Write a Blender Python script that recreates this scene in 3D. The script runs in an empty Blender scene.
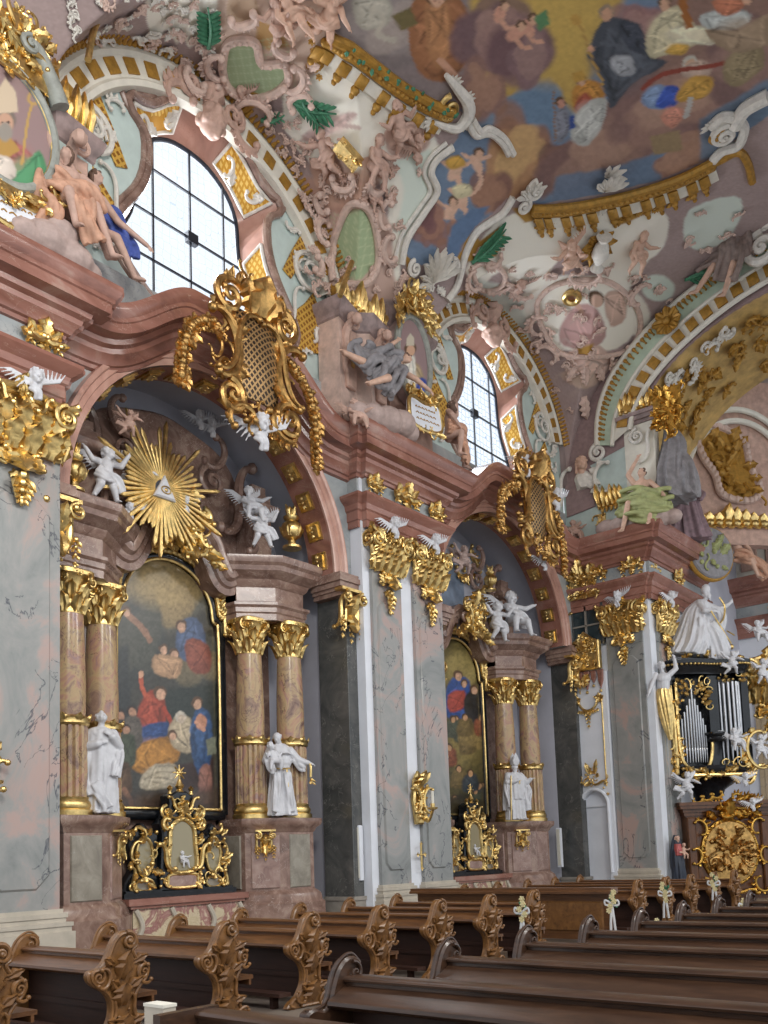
import bpy, math, random
import numpy as np
from mathutils import Vector, Matrix
from mathutils.geometry import tessellate_polygon
PI = math.pi
scene = bpy.context.scene
COL = scene.collection
V = Vector
# ---------------------------------------------------------------- camera numbers (solved from the photograph's vanishing points)
FPX, PPY = 920.4, 761.75
YAW, PITCH, ROLL = math.radians(39.39), math.radians(5.79), math.radians(-1.99)
EYE = V((0, 0, 1.65))
_F = V((-math.sin(YAW)*math.cos(PITCH), math.cos(YAW)*math.cos(PITCH), math.sin(PITCH)))
_R0 = V((math.cos(YAW), math.sin(YAW), 0)); _U0 = _R0.cross(_F)
_R = math.cos(ROLL)*_R0 + math.sin(ROLL)*_U0
_U = -math.sin(ROLL)*_R0 + math.cos(ROLL)*_U0
def ray(x, y): return _F + _R*((x-384)/FPX) - _U*((y-PPY)/FPX)
def onX(x, y, v):
    d = ray(x, y); return EYE + d*((v-EYE.x)/d.x)
def onY(x, y, v):
    d = ray(x, y); return EYE + d*((v-EYE.y)/d.y)
def onZ(x, y, v):
    d = ray(x, y); return EYE + d*((v-EYE.z)/d.z)
RN, UN, FN = np.array(_R), np.array(_U), np.array(_F)
def to_px(P):
    """world points -> photograph pixels (used to lay the painted scenes out on the real surfaces)"""
    d = np.asarray(P) - np.array(EYE); z = np.maximum(d@FN, .1)
    return 384+FPX*(d@RN)/z, PPY-FPX*(d@UN)/z
def depth(p): return (V(p)-EYE).dot(_F)
# ---------------------------------------------------------------- mesh builder
class MB:
    def __init__(s): s.v = []; s.f = []
    def add(s, vs, fs):
        o = len(s.v); s.v.extend([V(p) for p in vs]); s.f.extend([tuple(i+o for i in f) for f in fs]); return s
    def join(s, o, M=None):
        return s.add([(M@p if M else p) for p in o.v], o.f)
    def box(s, a, b):
        x0, y0, z0 = a; x1, y1, z1 = b
        return s.add([(x0,y0,z0),(x1,y0,z0),(x1,y1,z0),(x0,y1,z0),(x0,y0,z1),(x1,y0,z1),(x1,y1,z1),(x0,y1,z1)],
                     [(0,3,2,1),(4,5,6,7),(0,1,5,4),(1,2,6,5),(2,3,7,6),(3,0,4,7)])
    def obox(s, c, u, v, w):
        """oriented box, half axes u v w"""
        c, u, v, w = V(c), V(u), V(v), V(w); P = []
        for k in (-1, 1):
            for i, j in ((-1,-1),(1,-1),(1,1),(-1,1)): P.append(c+u*i+v*j+w*k)
        return s.add(P, [(0,3,2,1),(4,5,6,7),(0,1,5,4),(1,2,6,5),(2,3,7,6),(3,0,4,7)])
    def pyr(s, c, u, v, w):
        """four sided stud: base half axes u v, apex c+w, bevelled"""
        c, u, v, w = V(c), V(u), V(v), V(w); P = []
        for k, q in ((0,1),(.5,1),(.8,.55)):
            for i, j in ((-1,-1),(1,-1),(1,1),(-1,1)): P.append(c+u*i*q+v*j*q+w*k)
        P.append(c+w)
        F = [(a+4*r, (a+1)%4+4*r, (a+1)%4+4*r+4, a+4*r+4) for r in (0,1) for a in range(4)]
        F += [(8+a, 8+(a+1)%4, 12) for a in range(4)]+[(3,2,1,0)]
        return s.add(P, F)
    def lathe(s, prof, c, n=24, ax=(0,0,1), flute=0, nf=0, a0=0, a1=2*PI):
        ax = V(ax).normalized(); u = ax.orthogonal().normalized(); w = ax.cross(u); P = []; c = V(c)
        full = abs(a1-a0-2*PI) < 1e-6; m = n if full else n+1
        for r, z in prof:
            for i in range(m):
                a = a0+(a1-a0)*i/n; q = r
                if nf: q = r*(1-flute*max(0, math.cos(a*nf))**2)
                P.append(c+ax*z+(u*math.cos(a)+w*math.sin(a))*q)
        F = []
        for k in range(len(prof)-1):
            for i in range(n):
                j = (i+1) % m if full else i+1
                F.append((k*m+i, k*m+j, (k+1)*m+j, (k+1)*m+i))
        if full:
            if prof[0][0] > 1e-4: F.append(tuple(range(m))[::-1])
            if prof[-1][0] > 1e-4: F.append(tuple((len(prof)-1)*m+i for i in range(m)))
        return s.add(P, F)
    def tube(s, pts, r, n=8, flat=None, up=None):
        """tube through pts; r number or list; flat=(nx,ny,nz,k): squash by k along that direction"""
        pts = [V(p) for p in pts]; m = len(pts)
        if m < 2: return s
        rr = [r]*m if isinstance(r, (int, float)) else [r[0]+(r[-1]-r[0])*i/(m-1) for i in range(m)] if len(r) != m else list(r)
        P = []; T0 = (pts[1]-pts[0]).normalized(); N = V(up) if up else T0.orthogonal(); N = (N-T0*N.dot(T0)).normalized()
        for i in range(m):
            T = (pts[min(i+1,m-1)]-pts[max(i-1,0)])
            if T.length < 1e-9: T = T0
            T = T.normalized(); N = N-T*N.dot(T)
            if N.length < 1e-6: N = T.orthogonal()
            N = N.normalized(); B = T.cross(N)
            for k in range(n):
                a = 2*PI*k/n; o = (N*math.cos(a)+B*math.sin(a))*rr[i]
                if flat: d = V(flat[:3]); o = o-d*(o.dot(d)*(1-flat[3]))
                P.append(pts[i]+o)
        F = [(i*n+k, i*n+(k+1)%n, (i+1)*n+(k+1)%n, (i+1)*n+k) for i in range(m-1) for k in range(n)]
        F += [tuple(range(n))[::-1], tuple((m-1)*n+k for k in range(n))]
        return s.add(P, F)
    def ell(s, c, r, nu=12, nv=8, M=None):
        c = V(c); r = (r, r, r) if isinstance(r, (int, float)) else r; P = []; F = []
        for j in range(1, nv):
            b = PI*j/nv
            for i in range(nu):
                a = 2*PI*i/nu; p = V((r[0]*math.sin(b)*math.cos(a), r[1]*math.sin(b)*math.sin(a), r[2]*math.cos(b)))
                P.append(c+(M@p if M else p))
        t = V((0,0,r[2])); b_ = V((0,0,-r[2])); P += [c+(M@t if M else t), c+(M@b_ if M else b_)]; T, B = len(P)-2, len(P)-1
        for j in range(nv-2):
            for i in range(nu): F.append((j*nu+i, (j+1)*nu+i, (j+1)*nu+(i+1)%nu, j*nu+(i+1)%nu))
        for i in range(nu):
            F.append((T, i, (i+1)%nu)); F.append((B, (nv-2)*nu+(i+1)%nu, (nv-2)*nu+i))
        return s.add(P, F)
    def prism(s, out, n, th, bev=0.0):
        """outline of 3D points in one plane with normal n, raised by th, edge bevelled; the outline is the back"""
        out = [V(p) for p in out]; n = V(n).normalized(); m = len(out); c = sum(out, V())/m
        lay = [out, [p+n*(th-bev) for p in out]]
        if bev > 0:
            ins = []
            for i in range(m):
                a, b, d = out[i-1], out[i], out[(i+1)%m]
                e1 = (b-a).normalized() if (b-a).length > 1e-9 else V((1,0,0)); e2 = (d-b).normalized() if (d-b).length > 1e-9 else e1
                k1, k2 = n.cross(e1), n.cross(e2); q = k1+k2
                q = q/max(.4, 1+k1.dot(k2)); ins.append(b+q*bev+n*th)
            area = sum((out[i]-c).cross(out[(i+1)%m]-c).dot(n) for i in range(m))
            if area < 0: ins = [b+n*th-(i_-b-n*th) for b, i_ in zip(out, ins)]
            lay.append(ins)
        P = [p for l in lay for p in l]; L = len(lay)
        F = [(k*m+i, k*m+(i+1)%m, (k+1)*m+(i+1)%m, (k+1)*m+i) for k in range(L-1) for i in range(m)]
        for t in tessellate_polygon([lay[-1]]): F.append(tuple((L-1)*m+i for i in t))
        for t in tessellate_polygon([out]): F.append(tuple(t)[::-1])
        return s.add(P, F)
    def grid(s, fn, nu, nv, cu=False, cv=False):
        P = [fn(i/(nu if cu else nu-1), j/(nv if cv else nv-1)) for j in range(nv) for i in range(nu)]; F = []
        for j in range(nv if cv else nv-1):
            for i in range(nu if cu else nu-1):
                F.append((j*nu+i, j*nu+(i+1)%nu, ((j+1)%nv)*nu+(i+1)%nu, ((j+1)%nv)*nu+i))
        return s.add(P, F)
    def sweep(s, prof, path, closed=False, caps=True):
        """prof [(d,z)] carried along a plan path [(x,y)], d outward to the LEFT of travel, mitred"""
        m = len(path); N = []
        for i in range(m-1):
            t = (V(path[i+1])-V(path[i])).normalized(); N.append(V((-t.y, t.x)))
        P = []
        for i in range(m):
            a, b = N[max(i-1, 0)], N[min(i, m-2)]; k = (a+b)/max(.3, 1+a.dot(b))
            for d, z in prof: P.append((path[i][0]+k.x*d, path[i][1]+k.y*d, z))
        n = len(prof)
        F = [(i*n+j, (i+1)*n+j, (i+1)*n+j+1, i*n+j+1) for i in range(m-1) for j in range(n-1)]
        if caps: F += [tuple(range(n)), tuple((m-1)*n+j for j in range(n))[::-1]]
        return s.add(P, F)
    def sweep3(s, prof, pts, out, caps=True):
        """prof [(d,h)]: d along `out`, h perpendicular to the path inside the wall plane"""
        pts = [V(p) for p in pts]; out = V(out); m = len(pts); n = len(prof); P = []
        for i in range(m):
            t = (pts[min(i+1,m-1)]-pts[max(i-1,0)]).normalized(); up = out.cross(t)
            for d, h in prof: P.append(pts[i]+out*d+up*h)
        F = [(i*n+j, (i+1)*n+j, (i+1)*n+j+1, i*n+j+1) for i in range(m-1) for j in range(n-1)]
        if caps: F += [tuple(range(n)), tuple((m-1)*n+j for j in range(n))[::-1]]
        return s.add(P, F)
ORG = {}
def link(me, name, parent=None, org=None):
    o = bpy.data.objects.new(name, me); COL.objects.link(o)
    if parent:
        o.parent = parent; g = ORG[parent.name]
        if org is None: org = g
        o.location = V(org)-g
    else: o.location = V(org or (0,0,0))
    ORG[o.name] = V(org or (0,0,0)); return o
def obj(name, mb, mat, parent=None, org=None, label=None, cat=None, group=None, kind=None, smooth=True, ang=42, fixn=True):
    base = V(org) if org is not None else (ORG[parent.name] if parent else V((0,0,0)))
    me = bpy.data.meshes.new(name); me.from_pydata([p-base for p in mb.v], [], mb.f); me.validate()
    if smooth:
        me.shade_smooth(); me.set_sharp_from_angle(angle=math.radians(ang))
    if fixn:
        import bmesh
        bm = bmesh.new(); bm.from_mesh(me); bmesh.ops.recalc_face_normals(bm, faces=bm.faces); bm.to_mesh(me); bm.free()
    for m in (mat if isinstance(mat, (list, tuple)) else [mat]): me.materials.append(m)
    o = link(me, name, parent, base); tag(o, label, cat, group, kind); return o
def tag(o, label=None, cat=None, group=None, kind=None):
    if label: o['label'] = label
    if cat: o['category'] = cat
    if group: o['group'] = group
    if kind: o['kind'] = kind
    return o
def thing(name, label, cat, loc, group=None):
    o = bpy.data.objects.new(name, None); o.empty_display_size = .2; COL.objects.link(o); o.location = V(loc); ORG[o.name] = V(loc)
    return tag(o, label, cat, group)
def struct(name, mb, mat, **k): return obj(name, mb, mat, kind='structure', **k)
def dup(root, loc, label=None, group=None, rotz=None, scale=None):
    def cp(o, par):
        c = o.copy(); COL.objects.link(c)
        if par: c.parent = par
        for ch in o.children: cp(ch, c)
        return c
    c = cp(root, None); c.location = V(loc); ORG[c.name] = V(loc)
    if label: c['label'] = label
    if group: c['group'] = group
    if rotz is not None: c.rotation_euler[2] = rotz
    if scale: c.scale = scale if not isinstance(scale, (int, float)) else (scale,)*3
    return c
# ---------------------------------------------------------------- curves and ornament
def cr(pts, k=6, closed=False):
    """Catmull-Rom through points"""
    pts = [V(p) for p in pts]; n = len(pts); out = []
    if n < 3 and not closed: return [pts[0].lerp(pts[-1], i/k) for i in range(k+1)]
    for i in range(n if closed else n-1):
        g = lambda j: pts[j % n] if closed else pts[min(max(j, 0), n-1)]
        a, b, c, d = g(i-1), g(i), g(i+1), g(i+2)
        for j in range(k):
            t = j/k; out.append(.5*((2*b)+(c-a)*t+(2*a-5*b+4*c-d)*t*t+(3*b-a-3*c+d)*t**3))
    if not closed: out.append(pts[-1])
    return out
def scroll2(L, k0, km, k1, n=36, p=3):
    """2D curve of length L with curvature (turns) strong at its ends: a C or an S scroll; normalised to start 0,0 end on +x"""
    P = [V((0,0))]; a = 0
    for i in range(n):
        t = (i+.5)/n; k = km+(k0-km)*(1-t)**p+(k1-km)*t**p
        a += k/n*2*PI; P.append(P[-1]+V((math.cos(a), math.sin(a)))*(L/n))
    mid = P[n//2+3]-P[n//2-3]; th = -math.atan2(mid.y, mid.x); c, s_ = math.cos(th), math.sin(th)
    P = [V((q.x*c-q.y*s_, q.x*s_+q.y*c)) for q in P]; m = sum(P, V((0,0)))/len(P)
    return [q-m for q in P]
class Pl:
    """a local frame: o origin, u right, v up, n out of the surface"""
    def __init__(s, o, u, v, n=None):
        s.o = V(o); s.u = V(u).normalized(); s.v = V(v).normalized(); s.n = V(n).normalized() if n else s.u.cross(s.v)
    def __call__(s, a, b, c=0): return s.o+s.u*a+s.v*b+s.n*c
    def rot(s, ang, a=0, b=0, c=0):
        ca, sa = math.cos(ang), math.sin(ang)
        return Pl(s(a, b, c), s.u*ca+s.v*sa, -s.u*sa+s.v*ca, s.n)
def wall(y, z, x): return Pl((x, y, z), (0,1,0), (0,0,1), (1,0,0))          # on the left wall, facing the nave
def face(x, z, y): return Pl((x, y, z), (1,0,0), (0,0,1), (0,-1,0))         # facing down the nave
def leaf(mb, F, L, W, curl=.5, lob=3, lift=.15, n=9):
    """acanthus leaf growing along F.v from F.o, tip curling out along F.n; closed shell"""
    rows = []
    for i in range(n):
        t = i/(n-1); w = W*.5*(math.sin(PI*min(1, t*.86+.14))**.7)*(1+.28*math.cos(2*PI*lob*t))
        y = L*(t-.22*curl*t**3); z = L*(lift*math.sin(PI*t*.9)+curl*.45*t**3)
        rows.append([F(-w, y, z-w*.35), F(-w*.5, y, z+.05*L), F(0, y+.02*L, z-.01*L), F(w*.5, y, z+.05*L), F(w, y, z-w*.35)])
    th = max(.006, .05*L); P = [p for r in rows for p in r]+[p-F.n*th for r in rows for p in r]; m = 5*n
    Fc = []
    for i in range(n-1):
        for k in range(4):
            a = i*5+k; Fc.append((a, a+1, a+6, a+5)); Fc.append((m+a, m+a+5, m+a+6, m+a+1))
        for a, b in ((i*5, i*5+5), (i*5+9, i*5+4)): Fc.append((a, b, m+b, m+a))
    Fc.append((0, m, m+1, 1)); Fc.append((1, m+1, m+2, 2)); Fc.append((2, m+2, m+3, 3)); Fc.append((3, m+3, m+4, 4))
    q = (n-1)*5
    for k in range(4): Fc.append((q+k, q+k+1, m+q+k+1, m+q+k))
    return mb.add(P, Fc)
def scroll(mb, F, L, k0=1.6, km=.1, k1=1.2, r=.03, lift=1.0, n=34, tip=.45, sides=7, eye=True):
    """scroll lying on F, from left to right"""
    c = scroll2(L, k0, km, k1, n); P = [F(p.x, p.y, r*lift*(1+.5*abs(2*i/n-1))) for i, p in enumerate(c)]
    R = [r*(tip+(1-tip)*math.sin(PI*i/n)**.6) for i in range(n+1)]
    mb.tube(P, R, sides)
    if eye:
        mb.ell(P[0], r*1.1, 7, 5); mb.ell(P[-1], r*1.1, 7, 5)
    return P
def spiral(mb, F, R, turns=2.2, r=.03, n=44, sgn=1, boss=1.0, sides=7):
    P = []; rr = []
    for i in range(n+1):
        t = i/n; a = sgn*turns*2*PI*t+PI/2; q = R*(1-t)**1.15
        P.append(F(math.cos(a)*q, math.sin(a)*q, r*.6+boss*R*.35*t)); rr.append(r*(1-.55*t))
    return mb.tube(P, rr, sides)
def rocaille(mb, F, L, r=.03, k=(1.5,.15,1.2), comb=7, cl=.5, flip=1):
    """C scroll with a comb of leaves on its back"""
    P = scroll(mb, F, L, k[0]*flip, k[1]*flip, k[2]*flip, r); n = len(P)
    for j in range(comb):
        i = int(n*(.2+.6*j/max(1, comb-1))); T = (P[min(i+1,n-1)]-P[i-1]).normalized(); out = T.cross(F.n)*flip
        leaf(mb, Pl(P[i], T, out, F.n), L*cl*(.35+.3*math.sin(PI*j/max(1, comb-1))), L*.13, .35, 2, .1, 6)
    return P
def rosette(mb, F, R, n=6):
    for k in range(n): leaf(mb, F.rot(2*PI*k/n), R, R*.75, .5, 1, .2, 6)
    mb.ell(F(0,0,R*.22), R*.24, 8, 6)
def drop(mb, F, L, r, n=6, rng=None):
    """hanging garland of leaves and berries down -v"""
    rng = rng or random.Random(1)
    for i in range(n):
        t = (i+.5)/n; w = r*(1-.6*t)
        for sg in (-1, 1): leaf(mb, F.rot(PI+sg*.6, sg*w*.2, -L*t, r*.2), w*1.7, w*.9, .5, 2, .3, 6)
        mb.ell(F(0, -L*t, w*.6), (w*.5,)*3, 7, 5)
    mb.ell(F(0, -L, r*.3), (r*.22, r*.22, r*.4), 6, 5)
def inside(p, poly):
    x, y = p; c = False; j = len(poly)-1
    for i in range(len(poly)):
        xi, yi = poly[i]; xj, yj = poly[j]
        if (yi > y) != (yj > y) and x < (xj-xi)*(y-yi)/(yj-yi)+xi: c = not c
        j = i
    return c
def crust(mb, F, poly, n, s, seed=0, mix='slnr', dome=.0):
    """carved ornament filling an outline (local a,b) with scrolls, leaves, nodules and rosettes"""
    rng = random.Random(seed); xs = [p[0] for p in poly]; ys = [p[1] for p in poly]; pts = []; t = 0
    cx, cy = sum(xs)/len(xs), sum(ys)/len(ys); R = max(max(xs)-min(xs), max(ys)-min(ys))/2
    while len(pts) < n and t < n*60:
        t += 1; p = (rng.uniform(min(xs), max(xs)), rng.uniform(min(ys), max(ys)))
        if inside(p, poly) and all((p[0]-q[0])**2+(p[1]-q[1])**2 > (s*.62)**2 for q in pts): pts.append(p)
    for p in pts:
        k = rng.choice(mix); q = s*rng.uniform(.75, 1.25); h = dome*max(0, 1-((p[0]-cx)**2+(p[1]-cy)**2)/R**2)
        a = math.atan2(p[1]-cy, p[0]-cx)-PI/2+rng.uniform(-.7, .7); G = F.rot(a, p[0], p[1], h)
        if k == 's': scroll(mb, G.rot(PI/2), q*2.2, rng.choice((-1,1))*1.6, .15, rng.choice((-1,1))*1.3, q*.13, 1.2, 22, .5, 6)
        elif k == 'l': leaf(mb, G.rot(0, 0, -q*.5), q*1.3, q*.8, .7, 3, .25, 7)
        elif k == 'n': mb.ell(G(0, 0, q*.12), (q*.3,)*3, 8, 6)
        else: rosette(mb, G, q*.55, 5)
    return mb
# ---------------------------------------------------------------- organic bodies: overlapping closed shapes fused into one skin
def organic(mb, vox, smooth=2, dec=None):
    me = bpy.data.meshes.new('tmp'); me.from_pydata(mb.v, [], mb.f); o = bpy.data.objects.new('tmp', me); COL.objects.link(o)
    m = o.modifiers.new('r', 'REMESH'); m.mode = 'VOXEL'; m.voxel_size = vox; m.use_smooth_shade = True
    if smooth:
        q = o.modifiers.new('s', 'SMOOTH'); q.iterations = smooth; q.factor = .5
    dg = bpy.context.evaluated_depsgraph_get(); ev = o.evaluated_get(dg); r = ev.to_mesh()
    out = MB(); out.v = [v.co.copy() for v in r.vertices]; out.f = [tuple(p.vertices) for p in r.polygons]
    ev.to_mesh_clear(); bpy.data.objects.remove(o); bpy.data.meshes.remove(me); return out
def cap(mb, a, b, ra, rb=None, n=10):
    """tapered limb with round ends"""
    a, b = V(a), V(b); rb = rb or ra; T = (b-a); L = T.length
    if L < 1e-6: return mb.ell(a, ra, n, 6)
    T /= L; P = [a-T*ra*.94, a-T*ra*.7, a-T*ra*.3, a, a.lerp(b, .33), a.lerp(b, .66), b, b+T*rb*.3, b+T*rb*.7, b+T*rb*.94]
    R = [ra*.3, ra*.72, ra*.96, ra, ra+(rb-ra)*.33, ra+(rb-ra)*.66, rb, rb*.96, rb*.72, rb*.3]
    return mb.tube(P, R, n)
# ---------------------------------------------------------------- materials
def lin(c):
    c = [x/255. for x in c[:3]]
    return tuple(x/12.92 if x <= .04045 else ((x+.055)/1.055)**2.4 for x in c)
def nt(name):
    m = bpy.data.materials.new(name); m.use_nodes = True; t = m.node_tree; return m, t, t.nodes['Principled BSDF']
def N(t, ty, **k):
    n = t.nodes.new(ty)
    for a, b in k.items():
        if a in n.inputs.keys(): n.inputs[a].default_value = b
        else: setattr(n, a, b)
    return n
def ramp(t, src, stops):
    r = N(t, 'ShaderNodeValToRGB'); e = r.color_ramp.elements
    while len(e) > 1: e.remove(e[-1])
    e[0].position = stops[0][0]; e[0].color = (*lin(stops[0][1]), 1)
    for p, c in stops[1:]:
        q = e.new(p); q.color = (*lin(c), 1)
    t.links.new(src, r.inputs[0]); return r.outputs[0]
def pos(t, scale=(1,1,1)):
    g = N(t, 'ShaderNodeNewGeometry'); mp = N(t, 'ShaderNodeMapping'); mp.inputs['Scale'].default_value = scale
    t.links.new(g.outputs['Position'], mp.inputs[0]); return mp.outputs[0]
def noi(t, vec, sc, det=6, ro=.6, dist=0):
    n = N(t, 'ShaderNodeTexNoise'); n.inputs['Scale'].default_value = sc; n.inputs['Detail'].default_value = det
    n.inputs['Roughness'].default_value = ro; n.inputs['Distortion'].default_value = dist; t.links.new(vec, n.inputs['Vector']); return n.outputs[0]
def mixc(t, f, a, b):
    m = N(t, 'ShaderNodeMix'); m.data_type = 'RGBA'
    for s, i in ((f, 0), (a, 6), (b, 7)):
        if isinstance(s, (int, float)): m.inputs[i].default_value = s
        elif isinstance(s, tuple): m.inputs[i].default_value = (*lin(s), 1)
        else: t.links.new(s, m.inputs[i])
    return m.outputs[2]
def mth(t, op, a, b=None, c=None):
    m = N(t, 'ShaderNodeMath'); m.operation = op
    for i, s in enumerate((a, b, c)):
        if s is None: continue
        if isinstance(s, (int, float)): m.inputs[i].default_value = s
        else: t.links.new(s, m.inputs[i])
    return m.outputs[0]
def bump(t, b, src, st=.3, dist=.02):
    n = N(t, 'ShaderNodeBump'); n.inputs['Strength'].default_value = st; n.inputs['Distance'].default_value = dist
    t.links.new(src, n.inputs['Height']); t.links.new(n.outputs[0], b.inputs['Normal'])
def plain(name, c, rough=.6, metal=0, var=.12, sc=6, bmp=0, bsc=40, spec=.5):
    m, t, b = nt(name); b.inputs['Roughness'].default_value = rough; b.inputs['Metallic'].default_value = metal
    b.inputs['Specular IOR Level'].default_value = spec
    v = pos(t); f = noi(t, v, sc, 5); d = tuple(max(0, x*(1-var)) for x in c); l = tuple(min(255, x*(1+var*.6)) for x in c)
    t.links.new(ramp(t, f, [(.3, d), (.7, l)]), b.inputs['Base Color'])
    if bmp: bump(t, b, noi(t, v, bsc, 4), bmp, .02)
    return m
def marble(name, stops, sc=1.2, vein=None, vsc=1.5, vw=.03, vamt=.8, rough=.28, stretch=(1,1,1), dist=1.2, speck=None):
    m, t, b = nt(name); b.inputs['Roughness'].default_value = rough
    v = pos(t, stretch); f = noi(t, v, sc, 8, .62, dist); c = ramp(t, f, stops)
    if speck:
        s = noi(t, v, speck[1], 4, .7); k = mth(t, 'GREATER_THAN', s, speck[2]); c = mixc(t, mth(t, 'MULTIPLY', k, speck[3]), c, speck[0])
    if vein:
        n2 = noi(t, v, vsc, 5, .55, 1.6); a = mth(t, 'ABSOLUTE', mth(t, 'SUBTRACT', n2, .5))
        k = mth(t, 'SUBTRACT', 1, mth(t, 'MINIMUM', 1, mth(t, 'DIVIDE', a, vw)))
        br = noi(t, v, vsc*.55, 2); k = mth(t, 'MULTIPLY', k, mth(t, 'MULTIPLY', mth(t, 'GREATER_THAN', br, .5), vamt)); c = mixc(t, k, c, vein)
    t.links.new(c, b.inputs['Base Color']); return m
M = {}
M['green'] = marble('grey_green_marble', [(.28,(112,114,112)),(.42,(138,139,136)),(.52,(150,148,144)),(.60,(172,150,142)),(.70,(176,148,138)),(.8,(140,138,136))], .62, (62,64,74), .9, .012, .9, .25, (1,1,.8), 1.4)
M['dark'] = marble('dark_green_marble', [(.3,(62,64,64)),(.5,(84,84,82)),(.7,(104,102,98))], 1.3, (150,148,142), 1.6, .006, .6, .25)
M['pale_panel'] = marble('pale_marble', [(.3,(150,150,146)),(.5,(168,166,160)),(.7,(184,172,162))], .9, (110,110,114), 1.2, .012, .7, .3)
M['red'] = marble('red_marble', [(.28,(112,74,64)),(.45,(142,96,82)),(.58,(156,110,96)),(.68,(170,134,120)),(.76,(160,142,130)),(.9,(120,114,108))], .8, (196,168,152), 2.2, .008, .5, .24, (1,.6,1.6))
M['arch'] = marble('rose_arch_marble', [(.3,(164,122,108)),(.5,(184,140,124)),(.7,(198,162,146))], .9, (150,92,80), 2, .01, .4, .3)
M['frieze'] = marble('grey_frieze_marble', [(.3,(134,140,142)),(.5,(158,162,162)),(.7,(178,176,172))], 1.0, (108,116,122), 1.6, .012, .6, .35)
M['brown'] = marble('brown_marble', [(.28,(104,80,70)),(.48,(136,108,96)),(.62,(158,132,118)),(.78,(176,156,142))], 1.9, (206,190,178), 3.2, .010, .6, .25, (1,1,1), 1.5)
M['column'] = marble('mottled_column_marble', [(.26,(104,80,74)),(.40,(150,122,104)),(.5,(182,156,116)),(.58,(176,136,112)),(.68,(150,120,116)),(.8,(190,172,140))], 2.1, (72,56,60), 2.6, .014, .7, .2, (1,1,.7), 1.8)
M['pinkpanel'] = marble('rose_panel_marble', [(.3,(128,100,92)),(.5,(156,128,118)),(.7,(176,152,140))], 3.0, (210,200,190), 4, .012, .6, .3)
M['greypanel'] = marble('grey_panel_marble', [(.3,(120,112,100)),(.5,(144,136,122)),(.7,(164,156,142))], 2.4, (180,176,166), 4, .01, .5, .35)
M['antep'] = marble('frontal_marble', [(.34,(190,172,140)),(.46,(206,190,160)),(.52,(150,104,96)),(.6,(170,130,122)),(.66,(206,190,164))], 2.6, (110,70,66), 4, .014, .6, .3)
M['celadon'] = plain('celadon_band', (186,202,180), .7, 0, .05, 4)
M['base'] = plain('pale_stone', (186,176,160), .6, 0, .08, 3)
M['plinth'] = plain('grey_stone', (150,142,132), .6, 0, .1, 4)
M['wall'] = plain('lilac_plaster', (184,184,194), .8, 0, .04, 1.5)
M['white'] = plain('white_plaster', (222,224,230), .8, 0, .03, 2)
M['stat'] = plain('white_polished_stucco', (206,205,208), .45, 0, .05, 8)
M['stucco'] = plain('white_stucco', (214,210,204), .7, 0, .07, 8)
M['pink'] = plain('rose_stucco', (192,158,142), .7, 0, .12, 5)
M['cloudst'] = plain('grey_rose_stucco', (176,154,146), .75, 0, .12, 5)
M['mauve'] = plain('mauve_stucco', (150,126,124), .8, 0, .1, 6)
M['mauvecap'] = plain('mauve_marbled_stucco', (150,130,126), .6, 0, .2, 4)
M['skin'] = plain('painted_flesh_stucco', (206,168,146), .6, 0, .08, 8)
M['hairb'] = plain('brown_hair', (104,80,66), .7, 0, .15, 12)
M['blue'] = plain('ultramarine_stucco', (66,84,152), .6, 0, .2, 8)
M['greencl'] = plain('celadon_stucco', (160,164,112), .65, 0, .14, 6)
M['greydr'] = plain('slate_drapery_stucco', (136,132,134), .6, 0, .14, 6)
M['palm'] = plain('green_palm', (70,128,96), .6, 0, .2, 10)
M['aqua'] = plain('pale_aqua_stucco', (190,204,198), .75, 0, .05, 3)
M['ivory'] = plain('ivory_band', (220,214,200), .7, 0, .05, 4)
M['ochre'] = marble('ochre_marble', [(.3,(170,150,120)),(.5,(196,174,140)),(.7,(206,186,158))], .8, (90,86,90), 1.2, .01, .7, .35)
M['gold'] = plain('gilding', (228,196,130), .34, 1, .2, 7, .25, 30)
M['oldgold'] = plain('bronzed_gilding', (176,138,78), .38, 1, .2, 7, .25, 30)
M['paintgold'] = plain('ochre_gold_paint', (176,132,56), .5, .35, .16, 8)
M['black'] = plain('black_marble', (26,28,32), .22, 0, .3, 5)
M['silver'] = plain('tin_pipe', (186,186,188), .32, 1, .08, 3)
M['iron'] = plain('dark_iron', (38,42,52), .5, .3, .1, 8)
def wood(name, a, b, rough=.35, sc=(2, .5, 9), spec=.5):
    m, t, bs = nt(name); bs.inputs['Roughness'].default_value = rough; bs.inputs['Specular IOR Level'].default_value = spec
    v = pos(t, sc); n = noi(t, v, 3.2, 7, .65, .8); t.links.new(ramp(t, n, [(.28, a), (.72, b)]), bs.inputs['Base Color'])
    bump(t, bs, n, .12, .01); return m
M['oak'] = wood('carved_oak', (86,56,30), (134,92,50), .38, (3,3,3))
M['pew'] = wood('pew_oak', (74,47,28), (118,79,48), .32, (.7,3,9))
M['dwood'] = wood('dark_walnut', (44,29,21), (78,54,39), .28, (.7,3,9))
M['under'] = wood('shaded_pew_board', (44,24,16), (66,38,26), .55, (.7,3,9))  # shadow below the book rests put into the colour as a darker wood
M['scrolloak'] = wood('pew_scroll_oak', (88,58,30), (138,96,54), .34, (3,3,3))
m, t, b = nt('floor_stone'); b.inputs['Roughness'].default_value = .35
v = pos(t); br = N(t, 'ShaderNodeTexChecker'); br.inputs['Scale'].default_value = 1.6; t.links.new(v, br.inputs[0])
br.inputs[1].default_value = (*lin((128,118,106)), 1); br.inputs[2].default_value = (*lin((96,84,76)), 1)
t.links.new(mixc(t, noi(t, v, 4), br.outputs[0], (120,108,98)), b.inputs['Base Color']); M['floor'] = m
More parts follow.
